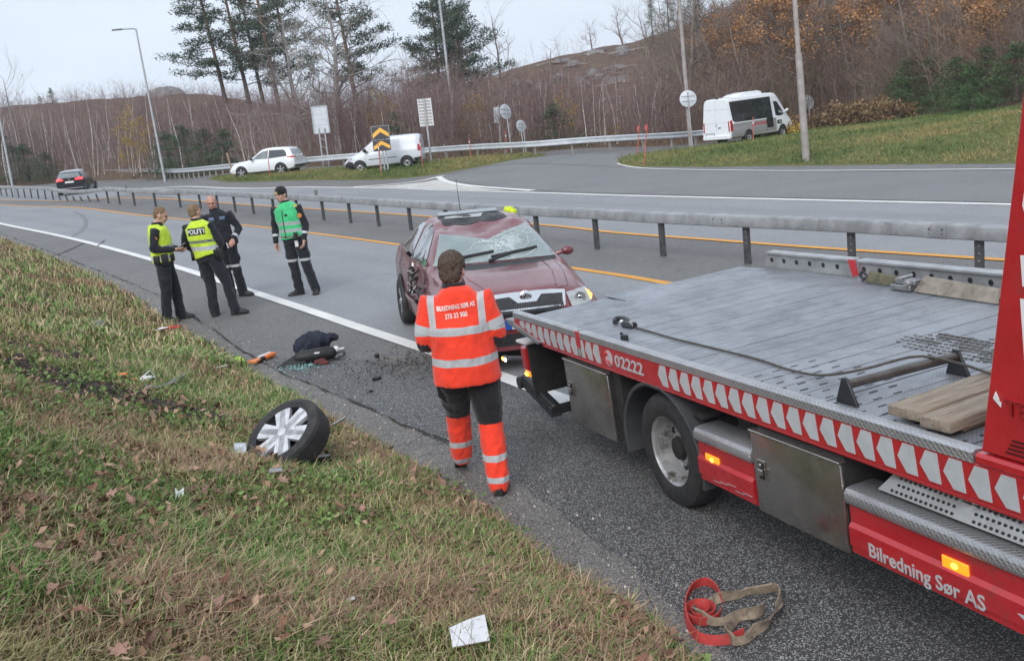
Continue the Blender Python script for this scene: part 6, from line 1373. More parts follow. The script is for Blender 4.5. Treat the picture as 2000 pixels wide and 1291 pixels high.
MB().box((x0, -.3, z0), (x1, .3, z1)).build('panel', M_SIGNB, t, bevel=.01)
for y in (-.25, .25): MB().tube([(x0 - .06, y, 0), (x0 - .06, y, z1 + .1)], .05, 8).build('post', M_SIGNB, t)
M_STAKE = pm('red_marker_stake', (.50, .10, .07), .6, var=.15); M_STAKEW = pm('brown_wooden_stake', (.33, .22, .15), .8, var=.2)
for n, (u0, v0, u1, v1, dep, lab, fl) in enumerate([(1245, 306, 1248, 246, 47, 'shorter red marker stake with a flag at the tip of the grass bank', 1), (1258, 325, 1264, 243, 42, 'taller red marker stake with a flag at the tip of the grass bank', 1), (990, 303, 987, 257, 55, 'thin red marker stake left of the tall round sign', 0), (920, 311, 916, 270, 55, 'thin red marker stake at the guardrail below the dense pines', 0),
     (745, 346, 738, 277, 49, 'thin red marker stake in front of the chevron sign', 0), (827, 336, 819, 273, 50.5, 'red marker stake behind the white van, beside the slatted sign', 0), (527, 338, 522, 294, 53, 'thin red marker stake in front of the white SUV', 0), (457, 347, 443, 299, 58, 'brown wooden stake ahead of the white SUV bonnet', 2), (1471, 277, 1471, 229, 46, 'thin red marker stake in front of the white minibus', 0)]):
    f, d, L = upright(u0, v0, u1, v1, dep); t = thing('marker_stake', lab, 'marker stake', M=frame_at(f, d), group='snow stakes along the ramp'); MB().tube([(0, 0, 0), (0, 0, L)], [.019 if fl != 2 else .05] * 2, 6).build('stake', M_STAKEW if fl == 2 else M_STAKE, t)
    if fl == 1: MB().prism([(0, -.01, L - .26), (.10, -.01, L - .22), (.08, -.01, L - .04), (0, -.01, L)], (0, .02, 0)).build('flag', pm('red_flag', (.42, .07, .07), .7) if 'red_flag' not in bpy.data.materials else bpy.data.materials['red_flag'], t)
    if fl == 0: MB().tube([(0, 0, L * .78), (0, 0, L * .86)], .022, 6).build('white_band', M_WHITEF, t)
# ------------------------------------------------------------------ trees and shrubs
RNG = np.random.default_rng(11)
def leafy(name, base, var=.35, rough=.7, hue=None):
    m = NT(name); a = m.n('Attribute', attribute_name='tint'); f = a.outputs['Fac']
    lo = tuple(c * (1 - var) for c in base); hi = tuple(min(1, c * (1 + var)) for c in (hue or base))
    m.set(base=m.mix(f, lo, hi), rough=rough, spec=.25); return m.mat
M_PINE = leafy('pine_needles', (.034, .056, .042), .45, hue=(.066, .09, .055))
M_SPRUCE = leafy('spruce_needles', (.034, .070, .030), .45, hue=(.085, .145, .055))
M_YPINE = leafy('young_conifer_needles', (.036, .074, .042), .45, hue=(.072, .12, .062))
M_OAKL = leafy('rusty_oak_leaves', (.29, .145, .065), .4, hue=(.44, .235, .10))
M_YELL = leafy('yellow_birch_leaves', (.30, .20, .05), .35, hue=(.42, .29, .06))
M_BRUSHL = leafy('brown_bracken', (.14, .085, .05), .4, hue=(.21, .14, .07))
M_GBUSH = leafy('green_shrub_leaves', (.045, .075, .03), .4, hue=(.10, .13, .04))
M_PBARK = NT('pine_bark'); _m = M_PBARK; _x, _y, _z = _m.xyz(); _f = _m.rng(_z, 4, 12); _g = _m.noise(5, 6, .7)
_m.set(base=_m.mix(_f, _m.mix(_m.rng(_g, .3, .7), (.10, .075, .06), (.055, .045, .04)), _m.mix(_m.rng(_g, .3, .7), (.24, .125, .07), (.13, .075, .05))), rough=.9); _m.bump(_g, .5, .03); M_PBARK = M_PBARK.mat
M_BBARK = NT('birch_bark'); _m = M_BBARK; _mp = _m.n('Mapping'); _mp.inputs['Scale'].default_value = (2, 2, 9); _m.l(_m.co(), _mp.inputs[0]); _g = _m.noise(1.1, 5, .7, _mp.outputs[0])
_m.set(base=_m.mix(_m.rng(_g, .52, .62), (.62, .57, .53), (.13, .10, .095)), rough=.85); M_BBARK = M_BBARK.mat
M_TWIG = pm('purple_brown_twigs', (.235, .155, .15), .9, var=.3, scale=.8)
M_TWIG2 = pm('grey_brown_branches', (.235, .185, .155), .9, var=.3, scale=1.2)
M_BIGB = pm('dark_bark_and_branches', (.19, .155, .132), .9, var=.35, scale=1.5)
M_TWIGG = pm('pale_grey_branches', (.28, .255, .235), .9, var=.25, scale=1.5)
def twiggy(name, a, b, c):
    m = NT(name); f = m.n('Attribute', attribute_name='tint').outputs['Fac']; r = m.n('ValToRGB'); m.l(f, r.inputs[0]); e = r.color_ramp.elements; e[0].color = a + (1,); e[1].color = c + (1,); q = e.new(.5); q.color = b + (1,); m.set(base=r.outputs[0], rough=.9, spec=.2); return m.mat
M_BRUSH1 = twiggy('mauve_brush', (.15, .095, .09), (.25, .17, .16), (.40, .33, .29)); M_BRUSH2 = twiggy('brown_brush', (.15, .105, .08), (.25, .18, .13), (.38, .31, .25))
def tubes_np(segs, n=3):
    """segs: list of (p0, p1, r0, r1); straight tapered twigs as one mesh"""
    S = np.array([np.r_[a, b, r, q] for a, b, r, q in segs], float); A, B_ = S[:, :3], S[:, 3:6]; d = B_ - A; d /= np.linalg.norm(d, axis=1)[:, None] + 1e-9
    ref = np.where(np.abs(d[:, 2:3]) < .9, np.array([[0, 0, 1.0]]), np.array([[1.0, 0, 0]])); u = np.cross(d, ref); u /= np.linalg.norm(u, axis=1)[:, None]; w = np.cross(d, u); V = []; 
    for P, r in ((A, S[:, 6]), (B_, S[:, 7])):
        for k in range(n): t = 2 * math.pi * k / n; V.append(P + (u * math.cos(t) + w * math.sin(t)) * r[:, None])
    V = np.stack(V, 1); m = len(S); base = np.arange(m)[:, None] * 2 * n; F_ = np.concatenate([base + np.array([[k, (k + 1) % n, n + (k + 1) % n, n + k]]) for k in range(n)], 0)
    return V.reshape(-1, 3), F_
def cloud(centres, n, spread, size, flat=.6, up=.3, slim=.35):
    """many small leaf-like quads scattered about the centres"""
    C_ = np.asarray(centres, float); k = len(C_); c = np.repeat(C_, n, 0); N_ = len(c)
    sp = np.repeat(np.broadcast_to(np.asarray(spread, float), (k,)), n)
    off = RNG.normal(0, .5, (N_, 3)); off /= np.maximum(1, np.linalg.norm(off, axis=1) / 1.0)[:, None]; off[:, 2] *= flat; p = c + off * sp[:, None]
    d = RNG.normal(0, 1, (N_, 3)) + off * 1.2; d[:, 2] += up; d /= np.linalg.norm(d, axis=1)[:, None]; r = RNG.normal(0, 1, (N_, 3)); s = np.cross(d, r); s /= np.linalg.norm(s, axis=1)[:, None] + 1e-9
    L = size * RNG.uniform(.6, 1.4, N_)[:, None]; w = L * slim
    V = np.stack([p - s * w * .5, p + d * L * .5 - s * w * .1 + s * w * .6, p + d * L, p + d * L * .5 - s * w * .6], 1)
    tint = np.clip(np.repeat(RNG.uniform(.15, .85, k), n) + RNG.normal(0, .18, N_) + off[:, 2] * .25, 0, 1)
    return V.reshape(-1, 3), np.arange(N_ * 4).reshape(-1, 4), tint
def crown_obj(name, cl, mat, parent):
    V, F_, t = cl; return link(name, npmesh(name, V, F_, mat, {'tint': ('FACE', t)}), parent)
def rvec(s=1): return Vector((random.gauss(0, s), random.gauss(0, s), random.gauss(0, s)))
def branch(segs, p, d, L, r, depth, maxd, up=.1, spread=.6, nkid=3, wob=.18, tips=None):
    n = max(2, int(L / .6)) if depth < 2 else 2; q = p.copy(); dd = d.copy(); pts = [q.copy()]
    for k in range(n):
        dd = (dd + rvec(wob) + Vector((0, 0, up))).normalized(); q = q + dd * (L / n); pts.append(q.copy()); a, b = r * (1 - k / n * .6), r * (1 - (k + 1) / n * .6); segs.append((pts[-2], pts[-1], a, b))
    if depth < maxd:
        for k in range(nkid + (random.random() < .5)):
            i = random.randint(max(1, len(pts) // 3), len(pts) - 1); nd = (dd + rvec(spread)).normalized(); branch(segs, pts[i], nd, L * random.uniform(.45, .75), r * .5, depth + 1, maxd, up, spread, nkid, wob, tips)
    elif tips is not None: tips.append(tuple(q))
def part_copy(tree_root): pass
PROTO = {}
def proto(kind, build):
    if kind not in PROTO: PROTO[kind] = build()
    return PROTO[kind]
def stand(kind, builds, label, cat, P, s=1.0, rz=None, group=None, lean=(0, 0), sz=None):
    """a tree as a thing: trunk and crown are its children, alike trees share their meshes"""
    parts = PROTO.setdefault(kind, builds() if callable(builds) else builds)
    t = bpy.data.objects.new(kind.rstrip('0123456789_'), None); COL.objects.link(t); t.location = P; t.rotation_euler = (lean[0], lean[1], random.uniform(0, 6.28) if rz is None else rz); t.scale = (s, s, sz or s)
    tag(t, label, cat, group)
    for nm, me in parts:
        o = link(nm, me, t)
        if nm in ('branches', 'stems'): o['kind'] = 'stuff'
    return t
# --- builders: lists of (part name, mesh)
def b_pine(seed, H, bare, lean=.0, side=None, dens=1.0):
    random.seed(seed); m = MB(); pts = []; x = y = 0
    for k in range(9):
        t = k / 8; pts.append((lean * t * t * H + .12 * math.sin(3 * t + seed), .15 * math.sin(2 * t + seed * 2), H * t))
    m.tube(pts, [.24 * (1 - .78 * k / 8) for k in range(9)], 9); segs = []; cen = []; spr = []
    nb = int(24 * dens)
    for k in range(nb):
        t = bare + (1 - bare) * (k + random.random() * .6) / nb; i = min(7, int(t * 8)); f = t * 8 - i; p = Vector(pts[i]).lerp(Vector(pts[i + 1]), f); a = k * 2.4 + random.uniform(-.5, .5)
        if side is not None and random.random() < .6: a = side + random.gauss(0, .7)
        L = (3.1 * (1 - ((t - bare) / (1 - bare)) ** 1.6) + .9) * random.uniform(.6, 1.15); d = Vector((math.cos(a), math.sin(a), random.uniform(-.05, .35))).normalized(); q = p + d * L * .55; e = q + (d + Vector((0, 0, .22)) + rvec(.12)).normalized() * L * .5
        segs += [(p, q, .05, .032), (q, e, .032, .014)]
        for j in range(int(5 + L * 2)):
            u = random.uniform(.30, 1.06); c = p.lerp(q, u / .55) if u < .55 else q.lerp(e, (u - .55) / .5); cen.append(tuple(c + Vector((random.gauss(0, .30), random.gauss(0, .30), random.gauss(.10, .14))))); spr.append(random.uniform(.40, .70))
    for k in range(5):
        t = bare * random.uniform(.35, .95); i = int(t * 8); p = Vector(pts[i]); a = random.uniform(0, 6.3); e = p + Vector((math.cos(a), math.sin(a), random.uniform(-.2, .15))) * random.uniform(.5, 1.6); segs.append((p, e, .03, .01))
    V, F_ = tubes_np(segs, 4); cl = cloud(cen, 34, spr, .27, .42, .5, .24)
    return [('trunk', m.mesh('pine_trunk', M_PBARK)), ('branches', npmesh('pine_branches', V, F_, M_PBARK)), ('crown', npmesh('pine_crown', cl[0], cl[1], M_PINE, {'tint': ('FACE', cl[2])}))]
def b_spruce(seed, H, W, mat=None, low=.04, dens=1.0):
    random.seed(seed); m = MB().tube([(0, 0, 0), (0, 0, H)], [.10 + H * .006, .02], 7); cen = []; spr = []
    for k in range(int(H * 16 * dens)):
        t = random.random() ** 1.25 * (1 - low) + low; r = W * (1 - t) ** .85 * random.uniform(.35, 1.0) + .06; a = random.uniform(0, 6.3); cen.append((math.cos(a) * r, math.sin(a) * r, H * t - r * .22)); spr.append(.22 + .30 * (1 - t))
    cl = cloud(cen, 46, spr, .17, .55, -.15, .17)
    return [('trunk', m.mesh('spruce_trunk', M_PBARK)), ('crown', npmesh('spruce_crown', cl[0], cl[1], mat or M_SPRUCE, {'tint': ('FACE', cl[2])}))]
def b_birch(seed, H, nb=22, mat=None):
    random.seed(seed); pts = [Vector((0, 0, -.3))]; d = Vector((random.gauss(0, .05), random.gauss(0, .05), 1)).normalized()
    for k in range(7): d = (d + Vector((random.gauss(0, .07), random.gauss(0, .07), .15))).normalized(); pts.append(pts[-1] + d * (H + .3) / 7)
    m = MB().tube(pts, [.075 * (1 - .82 * k / 7) * H / 7 for k in range(8)], 6); segs = []
    for k in range(nb):
        t = random.uniform(.28, 1.0); i = min(6, int(t * 7)); p = pts[i].lerp(pts[i + 1], t * 7 - i); a = random.uniform(0, 6.3); branch(segs, p, Vector((math.cos(a) * .7, math.sin(a) * .7, random.uniform(.5, 1.1))).normalized(), H * random.uniform(.10, .22), .016, 0, 2, .12, .45, 3)
    V, F_ = tubes_np(segs, 3); return [('trunk', m.mesh('birch_trunk', M_BBARK)), ('crown', npmesh('birch_crown', V, F_, mat or M_TWIG))]
def b_bare(seed, H, r=.22, nb=14, mat=None, up=.10, spread=.55, depth=3, low=.22, leaves=None, nl=0, lsize=.16):
    random.seed(seed); pts = [Vector((0, 0, -.4))]; d = Vector((random.gauss(0, .06), random.gauss(0, .06), 1)).normalized()
    for k in range(8): d = (d + Vector((random.gauss(0, .09), random.gauss(0, .09), .12))).normalized(); pts.append(pts[-1] + d * (H * .9 + .4) / 8)
    m = MB().tube(pts, [r * (1 - .85 * k / 8) for k in range(9)], 8); segs = []; tips = []
    for k in range(nb):
        t = low + (1 - low) * (k + random.random()) / nb; i = min(7, int(t * 8)); p = pts[i].lerp(pts[min(8, i + 1)], min(1, t * 8 - i)); a = k * 2.4 + random.uniform(-.6, .6); branch(segs, p, Vector((math.cos(a), math.sin(a), random.uniform(.2, .9))).normalized(), H * random.uniform(.18, .34) * (1.15 - .5 * t), r * .34 * (1.1 - .7 * t), 0, depth, up, spread, 3, .16, tips)
    V, F_ = tubes_np(segs, 3); out = [('trunk', m.mesh('bare_trunk', mat or M_TWIG2)), ('branches', npmesh('bare_branches', V, F_, mat or M_TWIG2))]
    if leaves is not None:
        random.shuffle(tips); cl = cloud(tips[:nl], 9, .45, lsize, .8, 0, .6); out.append(('crown', npmesh('leaf_crown', cl[0], cl[1], leaves, {'tint': ('FACE', cl[2])})))
    return out
def b_bush(seed, W, H, mat, n=26, per=42, size=.13, twigs=True):
    random.seed(seed); cen = []; spr = []; segs = []
    for k in range(n):
        a = random.uniform(0, 6.3); r = W * math.sqrt(random.random()); z = H * random.uniform(.15, 1) * (1 - (r / W) ** 2 * .6); cen.append((math.cos(a) * r, math.sin(a) * r, z)); spr.append(random.uniform(.25, .5) * min(W, H) * .9)
        if twigs: segs.append((Vector((cen[-1][0] * .25, cen[-1][1] * .25, -.1)), Vector(cen[-1]) + Vector((0, 0, .2 * H)), .02, .006))
    V, F_ = tubes_np(segs, 3); cl = cloud(cen, per, spr, size, .8, .3, .5)
    return [('stems', npmesh('bush_stems', V, F_, M_TWIG2)), ('crown', npmesh('bush_crown', cl[0], cl[1], mat, {'tint': ('FACE', cl[2])}))]
def fit(u, vb, vt, dr):
    """foot on the hillside under a photo column and the height that reaches row vt"""
    p = on_hill(u, dr); dep = px(p)[2]; v0 = px(p)[1]; return p, max(1.0, (v0 - vt) * dep / F_PX * .985), v0
# --- the tall pines
for n, (u, vt, dr, bare, lean, side, dens, lab) in enumerate([
    (452, -90, 22, .36, -.002, math.pi, 1.1, 'tall pine leaning left, its needles in layers on the left of a bare trunk'),
    (500, -110, 26, .30, .0, None, 1.2, 'tall dark pine second from the left of the group, straight trunk'),
    (528, -60, 34, .36, .0, 0, 1.0, 'slimmer pine close behind the second one from the left'),
    (558, -130, 24, .34, .001, None, 1.1, 'tall pine with a thick reddish trunk behind the bare oak'),
    (590, -100, 36, .28, .0, None, 1.2, 'dense pine in the middle of the group, behind the big grey sign'),
    (705, -70, 24, .30, .0, 0.1, 1.2, 'tall pine with its crown hanging to the right of an orange trunk')]):
    p, H, v0 = fit(u, 0, vt, dr); sgn = 0
    parts = b_pine(20 + n, H, bare, lean, side, dens); t = stand('pine_tree', parts, lab, 'pine tree', p, 1.0, 0.0, 'tall pines behind the ramp', lean=(0, -.06)); PROTO.pop('pine_tree')
for n, (u, vt, dr, H0, lab) in enumerate([(868, 8, 34, 0, 'left pine of the dense dark clump right of the middle'), (893, -2, 38, 0, 'tallest pine of the dense dark clump right of the middle'), (918, 22, 32, 0, 'right pine of the dense dark clump right of the middle')]):
    p, H, v0 = fit(u, 0, vt, dr); stand('pine_tree', b_pine(50 + n, H, .22, 0, None, 1.05), lab, 'pine tree', p, 1, None, 'clump of pines on the slope', (0, -.03)); PROTO.pop('pine_tree')
# --- single leafless trees that stand out
for n, (u, vt, dr, mat, r, nb, dep, up, lab) in enumerate([
    (655, -30, 6, M_TWIGG, .26, 30, 3, .05, 'big spreading grey leafless oak behind the large blank sign'), (600, 10, 9, M_TWIGG, .2, 22, 3, .06, 'leafless grey tree beside the spreading oak, nearer the white SUV'),
    (985, 15, 40, M_TWIG2, .16, 12, 2, .30, 'leafless tree with upswept branches against the sky, right of the pine clump'), (1082, 88, 42, M_TWIG2, .12, 9, 2, .15, 'thin sparse leafless tree against the sky on the right slope'),
    (18, 135, 10, M_TWIGG, .16, 14, 3, .18, 'pale leafless birch at the left edge of the photo'), (1170, 45, 66, M_TWIG, .12, 12, 3, .2, 'hazy pale birch on the ridge above the clearing'), (1232, 15, 62, M_TWIG, .14, 12, 3, .2, 'taller hazy birch on the ridge where the forest begins')]):
    p, H, v0 = fit(u, 0, vt, dr); stand('bare_tree', b_bare(70 + n, H, r, nb, mat, up, .55, dep), lab, 'tree', p, 1, None, 'leafless trees that stand alone', (0, -.04)); PROTO.pop('bare_tree')
# --- the birch thicket on the left and in the middle
BIR = [b_birch(100 + k, 8.0) for k in range(7)]
def land(u, seg):
    for e, ph in seg:
        if u < e: return ph
    return seg[-1][1]
def thicket(u0, u1, n, d0, d1, vt0, vt1, lab, grp, kinds, kind, name='birch_tree', leanj=.085, sz=(.8, 1.25)):
    for k in range(n):
        u = u0 + (u1 - u0) * (k + random.random()) / n; p, H, v0 = fit(u, 0, random.uniform(vt0, vt1), random.uniform(d0, d1)); i = random.randrange(len(kinds)); s = H / 8.0
        s = max(.45, min(1.9, s)); PROTO[name] = kinds[i]; ph = land(u, grp); q_ = 'tall' if s > 1.05 else 'low'; stand(name, None, lab % (q_, ph), 'tree', p, s, None, (q_ + ' trees ' + ph), (random.gauss(0, .03), -.05 + random.gauss(0, leanj)))
random.seed(5)
thicket(-20, 470, 95, 1, 26, 185, 250, '%s slim leafless birch in the left thicket, %s', [(60, 'at the left edge'), (130, 'behind the black estate car'), (200, 'just right of the estate car'), (260, 'left of the yellow birch'), (320, 'around the street lamp'), (400, 'above the green young pines'), (480, 'ahead of the white SUV')], BIR, 'b')
thicket(430, 860, 55, 1, 22, 195, 265, '%s slim leafless birch in the brush, %s', [(530, 'behind the SUV bonnet'), (610, 'behind the SUV tail'), (660, 'behind the large blank sign'), (730, 'between blank sign and chevrons'), (800, 'above the white van'), (870, 'behind the slatted sign')], BIR, 'b')
thicket(860, 1390, 62, 1, 26, 165, 245, '%s slim leafless birch behind the ramp guardrail, %s', [(960, 'below the dense pine clump'), (1040, 'behind the round signs'), (1100, 'left of the yellow birch'), (1180, 'right of the yellow birch'), (1270, 'behind the flagged stakes'), (1340, 'left of the lamp post with sign'), (1400, 'just left of the minibus')], BIR, 'b')
# --- the mixed forest on the right
BAR = [b_bare(140 + k, 8.0, .11, 13, M_TWIG2 if k % 2 else M_TWIG, .10, .55, 3) for k in range(6)]
OAK = [b_bare(160 + k, 8.0, .11, 13, M_TWIG2, .08, .6, 3, .2, M_OAKL, 620, .19) for k in range(4)]
random.seed(8)
BIG = [b_bare(280 + k, 8.0, .17, 17, M_BIGB, .06, .62, 3, .15) for k in range(5)]
for k in range(26):
    u = 1345 + k * 27 + random.uniform(-9, 9); p, H, v0 = fit(u, 0, random.uniform(-90, 30), random.uniform(3, 16)); PROTO['bare_tree'] = BIG[k % 5]; ph = land(u, [(1400, 'just left of the minibus'), (1470, 'above the minibus tail'), (1550, 'above the minibus bonnet'), (1620, 'right of the thick lamp post'), (1740, 'above the brown shrubs'), (1830, 'above the leftmost young spruces'), (1920, 'above the middle young spruces'), (2100, 'at the right edge')])
    stand('bare_tree', None, 'thick-trunked dark leafless tree in front of the forest, ' + ph, 'tree', p, H / 8, None, 'thick trees ' + ph, (random.gauss(0, .04), random.gauss(0, .04)))
random.seed(6)
thicket(1250, 2060, 80, 2, 40, -80, 120, '%s brown leafless tree in the right forest, %s', [(1340, 'left of the lamp post with the sign'), (1400, 'just left of the minibus'), (1470, 'above the minibus tail'), (1550, 'above the minibus bonnet'), (1620, 'right of the thick lamp post'), (1740, 'above the brown shrubs'), (1830, 'above the leftmost young spruces'), (1920, 'above the middle young spruces'), (2100, 'at the right edge')], BAR, 'b', 'bare_tree', .04)
thicket(1390, 2060, 40, 1, 14, 90, 200, '%s leafless tree at the forest edge, %s', [(1340, 'left of the lamp post with the sign'), (1400, 'just left of the minibus'), (1470, 'above the minibus tail'), (1550, 'above the minibus bonnet'), (1620, 'right of the thick lamp post'), (1740, 'above the brown shrubs'), (1830, 'above the leftmost young spruces'), (1920, 'above the middle young spruces'), (2100, 'at the right edge')], BAR, 'b', 'bare_tree', .06)
for n, (u, vt, dr, lab) in enumerate([(1420, 30, 16, 'tree with rusty orange leaves behind the white minibus'), (1450, 60, 8, 'lower tree with rusty orange leaves just behind the white minibus roof'), (1395, 90, 12, 'rusty-leaved tree left of the white minibus, behind the round sign'), (1660, 20, 18, 'rusty-leaved oak halfway between lamp post and right edge'), (1720, 60, 10, 'low rusty-leaved oak above the green spruces'), (1790, -30, 14, 'tall rusty-leaved oak above the green spruces'), (1880, -60, 10, 'tall rusty-leaved oak near the right edge'), (1940, -20, 6, 'rusty-leaved oak next to the right edge, before the tall one'), (1600, 90, 10, 'small rusty-leaved oak right of the thick lamp post'), (2010, -40, 12, 'rusty-leaved oak at the right edge of the photo'), (1840, 70, 5, 'low rusty-leaved oak just behind the spruces')]):
    p, H, v0 = fit(u, 0, vt, dr); PROTO['oak_tree'] = OAK[n % 4]; stand('oak_tree', None, lab, 'tree', p, H / 8, None, 'rusty-leaved oaks on the right', (0, -.03))
random.seed(14)
for k in range(16):
    u = 1400 + k * 40 + random.uniform(-14, 14); p, H, v0 = fit(u, 0, random.uniform(-70, 110), random.uniform(6, 26)); PROTO['oak_tree'] = OAK[k % 4]; ph = land(u, [(1470, 'above the minibus tail'), (1550, 'above the minibus bonnet'), (1620, 'right of the thick lamp post'), (1740, 'above the brown shrubs'), (1830, 'above the leftmost young spruces'), (1920, 'above the middle young spruces'), (2100, 'at the right edge')])
    stand('oak_tree', None, 'sparse oak with thin rusty leaves inside the right forest, ' + ph, 'tree', p, H / 8, None, 'sparse rusty oaks ' + ph, (random.gauss(0, .04), random.gauss(0, .04)))
SPR = [b_spruce(180 + k, 8.0, 2.0) for k in range(4)]
for n, (u, vt, dr, w, lab) in enumerate([(1288, 2, 48, 1, 'dark spruce on the skyline where the forest begins'), (1320, -30, 50, 1, 'taller dark spruce on the skyline, right of the first'), (1375, -40, 40, 1.1, 'dark spruce behind the rusty-leaved trees'), (1525, 30, 18, 1.2, 'dark spruce left of the thick lamp post'), (1500, -60, 34, 1.1, 'tall dark spruce high behind the minibus'), (1640, -60, 36, 1.1, 'tall dark spruce above the forest right of the lamp post')]):
    p, H, v0 = fit(u, 0, vt, dr); PROTO['spruce_tree'] = SPR[n % 4]; stand('spruce_tree', None, lab, 'tree', p, H / 8 * w, None, 'dark spruces of the right forest', (0, -.03), sz=H / 8)
YS = [b_spruce(200 + k, 4.0, 1.75, M_SPRUCE, .02, 1.7) for k in range(3)]
def bank_top(u, back):
    """a spot behind the crest of the grass bank"""
    d = ray(u, 200); a = math.atan2(d[0], d[1]); r = float(np.interp(a, HAZ[:, 0], HAZ[:, 1])) + back; return Vector((r * math.sin(a), r * math.cos(a), max(float(hill_z(r * math.sin(a), r * math.cos(a))), float(bank_h(np.array([[r * math.sin(a)]]), np.array([[r * math.cos(a)]]))[0][0, 0]))))
for n, (u, vt, back, lab) in enumerate([(1775, 128, 1, 'green young spruce at the left end of the row on the grass bank'), (1825, 118, 2, 'green young spruce second from the left of the row on the bank'), (1870, 122, 0, 'green young spruce in the middle of the row on the bank'), (1925, 104, 1, 'tall green young spruce near the right end of the row on the bank'), (1985, 96, 0, 'green young spruce at the right end of the row, behind the red tower'), (1755, 180, -2, 'low green spruce in front of the row on the bank, at its left'), (1900, 160, -2, 'low green spruce in front of the row on the bank, at its right')]):
    p = bank_top(u, back); q = px(p); H = max(1.2, (q[1] - vt) * q[2] / F_PX); PROTO['young_spruce'] = YS[n % 3]; stand('young_spruce', None, lab, 'tree', p, H / 4 * 2.0, None, 'young spruces on the grass bank', (0, 0), sz=H / 4 * 1.08)
YP = [b_spruce(220 + k, 4.0, 1.7, M_YPINE, .02, 1.4) for k in range(3)]
for n, (u, vt, dr, lab) in enumerate([(318, 262, 2, 'bushy green young pine right of the left street lamp'), (355, 248, 3, 'bushy green young pine, second from the left street lamp'), (395, 256, 2, 'bushy green young pine halfway between street lamp and SUV'), (432, 258, 1, 'bushy green young pine nearest the white SUV'), (-5, 270, 3, 'dark green pine at the left edge behind the road'), (35, 285, 4, 'dark green low pine right of the pale lamp post at the left'), (775, 225, 3, 'small green conifer behind the roof of the white van'), (1083, 205, 2, 'small dark conifer beside the yellow birch'), (75, 300, 2, 'low green conifer behind the black estate car')]):
    p, H, v0 = fit(u, 0, vt, dr); PROTO['young_pine'] = YP[n % 3]; stand('young_pine', None, lab, 'tree', p, H / 4 * 1.9, None, 'green young conifers behind the guardrail', (0, 0), sz=H / 4 * 1.05)
for n, (u, vt, dr, lab) in enumerate([(88, 188, 74, 'small pine on the left skyline, the left one of two'), (112, 172, 74, 'small pine on the left skyline, the taller right one of two')]):
    p, H, v0 = fit(u, 0, vt, dr); PROTO['young_pine'] = YP[n]; stand('young_pine', None, lab, 'tree', p, H / 4, None, None, (0, 0))
YB = [b_bare(240 + k, 8.0, .10, 11, M_TWIG2, .12, .5, 3, .15, M_YELL, 230, .17) for k in range(2)]
for n, (u, vt, dr, lab) in enumerate([(275, 222, 3, 'young birch with yellow leaves left of the street lamp'), (255, 262, 2, 'lower yellow-leaved birch left of the street lamp'), (1112, 190, 3, 'yellow-leaved birch behind the guardrail, right of the round signs'), (935, 196, 4, 'sparse yellow-brown birch behind the edge-on sign'), (745, 190, 6, 'yellow-brown leaved tree behind the chevron sign'), (1205, 250, 2, 'low yellow-brown birch right of the round signs')]):
    p, H, v0 = fit(u, 0, vt, dr); PROTO['yellow_birch'] = YB[n % 2]; stand('yellow_birch', None, lab, 'tree', p, H / 8, None, 'yellow-leaved birches', (0, -.03))
BB = [b_bush(260 + k, 1.5, 1.1, M_BRUSHL, 34, 60, .15) for k in range(3)]
for k in range(15):
    u = 1500 + k * 17; p = bank_top(u, -3.2 - (k % 3) * .9 + (1 if k > 10 else 0)); PROTO['brown_shrub'] = BB[k % 3]; stand('brown_shrub', None, 'brown withered shrub on the grass bank, ' + ('by the minibus bonnet' if u < 1570 else 'behind the thick lamp post' if u < 1620 else 'in the middle of the row' if u < 1690 else 'next to the young spruces'), 'shrub', p, random.uniform(.75, 1.1), None, 'brown shrubs along the grass bank')
p = bank_top(1528, -6.2); stand('yellow_shrub', lambda: b_bush(270, 1.0, .9, M_YELL, 24, 60, .14), 'yellow-green shrub at the left end of the brown shrubs, by the minibus', 'shrub', p, 1.0)
# --- the brush that nobody could count: stems and fine twigs over the whole foot of the hill
def brush(name, n, u0, u1, d0, d1, h0, h1, mat, lab, tw=7, up=1.0):
    U_ = RNG.uniform(u0, u1, n); D = d0 + (d1 - d0) * RNG.random(n) ** 1.4; az_ = np.array([math.atan2(*(ray(u, 250)[:2])) for u in U_]); r = np.interp(az_, HAZ[:, 0], HAZ[:, 1]) + D
    k = ~((U_ > 960) & (U_ < 1290) & (D > 20) & (RNG.random(n) < .85)); az_, r = az_[k], r[k]; n = len(r)
    x, y = r * np.sin(az_), r * np.cos(az_); z = hill_z(x, y); H = RNG.uniform(h0, h1, n) * (.45 + 1.1 * fbm(x, y, .12, 3, 90)); segs = []
    A = np.stack([x, y, z - .2], 1); tip = A + np.stack([RNG.normal(0, .17, n) * H, RNG.normal(0, .17, n) * H, H], 1); S = [np.c_[A, tip, np.full(n, .016) * H / 4, np.full(n, .006)]]
    for k in range(tw):
        t = RNG.uniform(.25, .95, n)[:, None]; p = A + (tip - A) * t; a = RNG.uniform(0, 6.28, n); L = H * RNG.uniform(.14, .34, n); q = p + np.stack([np.cos(a) * L * .8, np.sin(a) * L * .8, L * up * RNG.uniform(.1, .9, n)], 1); S.append(np.c_[p, q, np.full(n, .008), np.full(n, .004)])
    S = np.vstack(S); V, F_ = tubes_np([(s[:3], s[3:6], s[6], s[7]) for s in S], 3); tt = np.clip(np.tile(fbm(x, y, .25, 3, 91), tw + 1) * 1.5 - .35 + RNG.normal(0, .22, len(S)), 0, 1); o = link(name, npmesh(name, V, F_, mat, {'tint': ('FACE', np.tile(tt, 3))})); tag(o, lab, 'brushwood', None, 'stuff'); return o
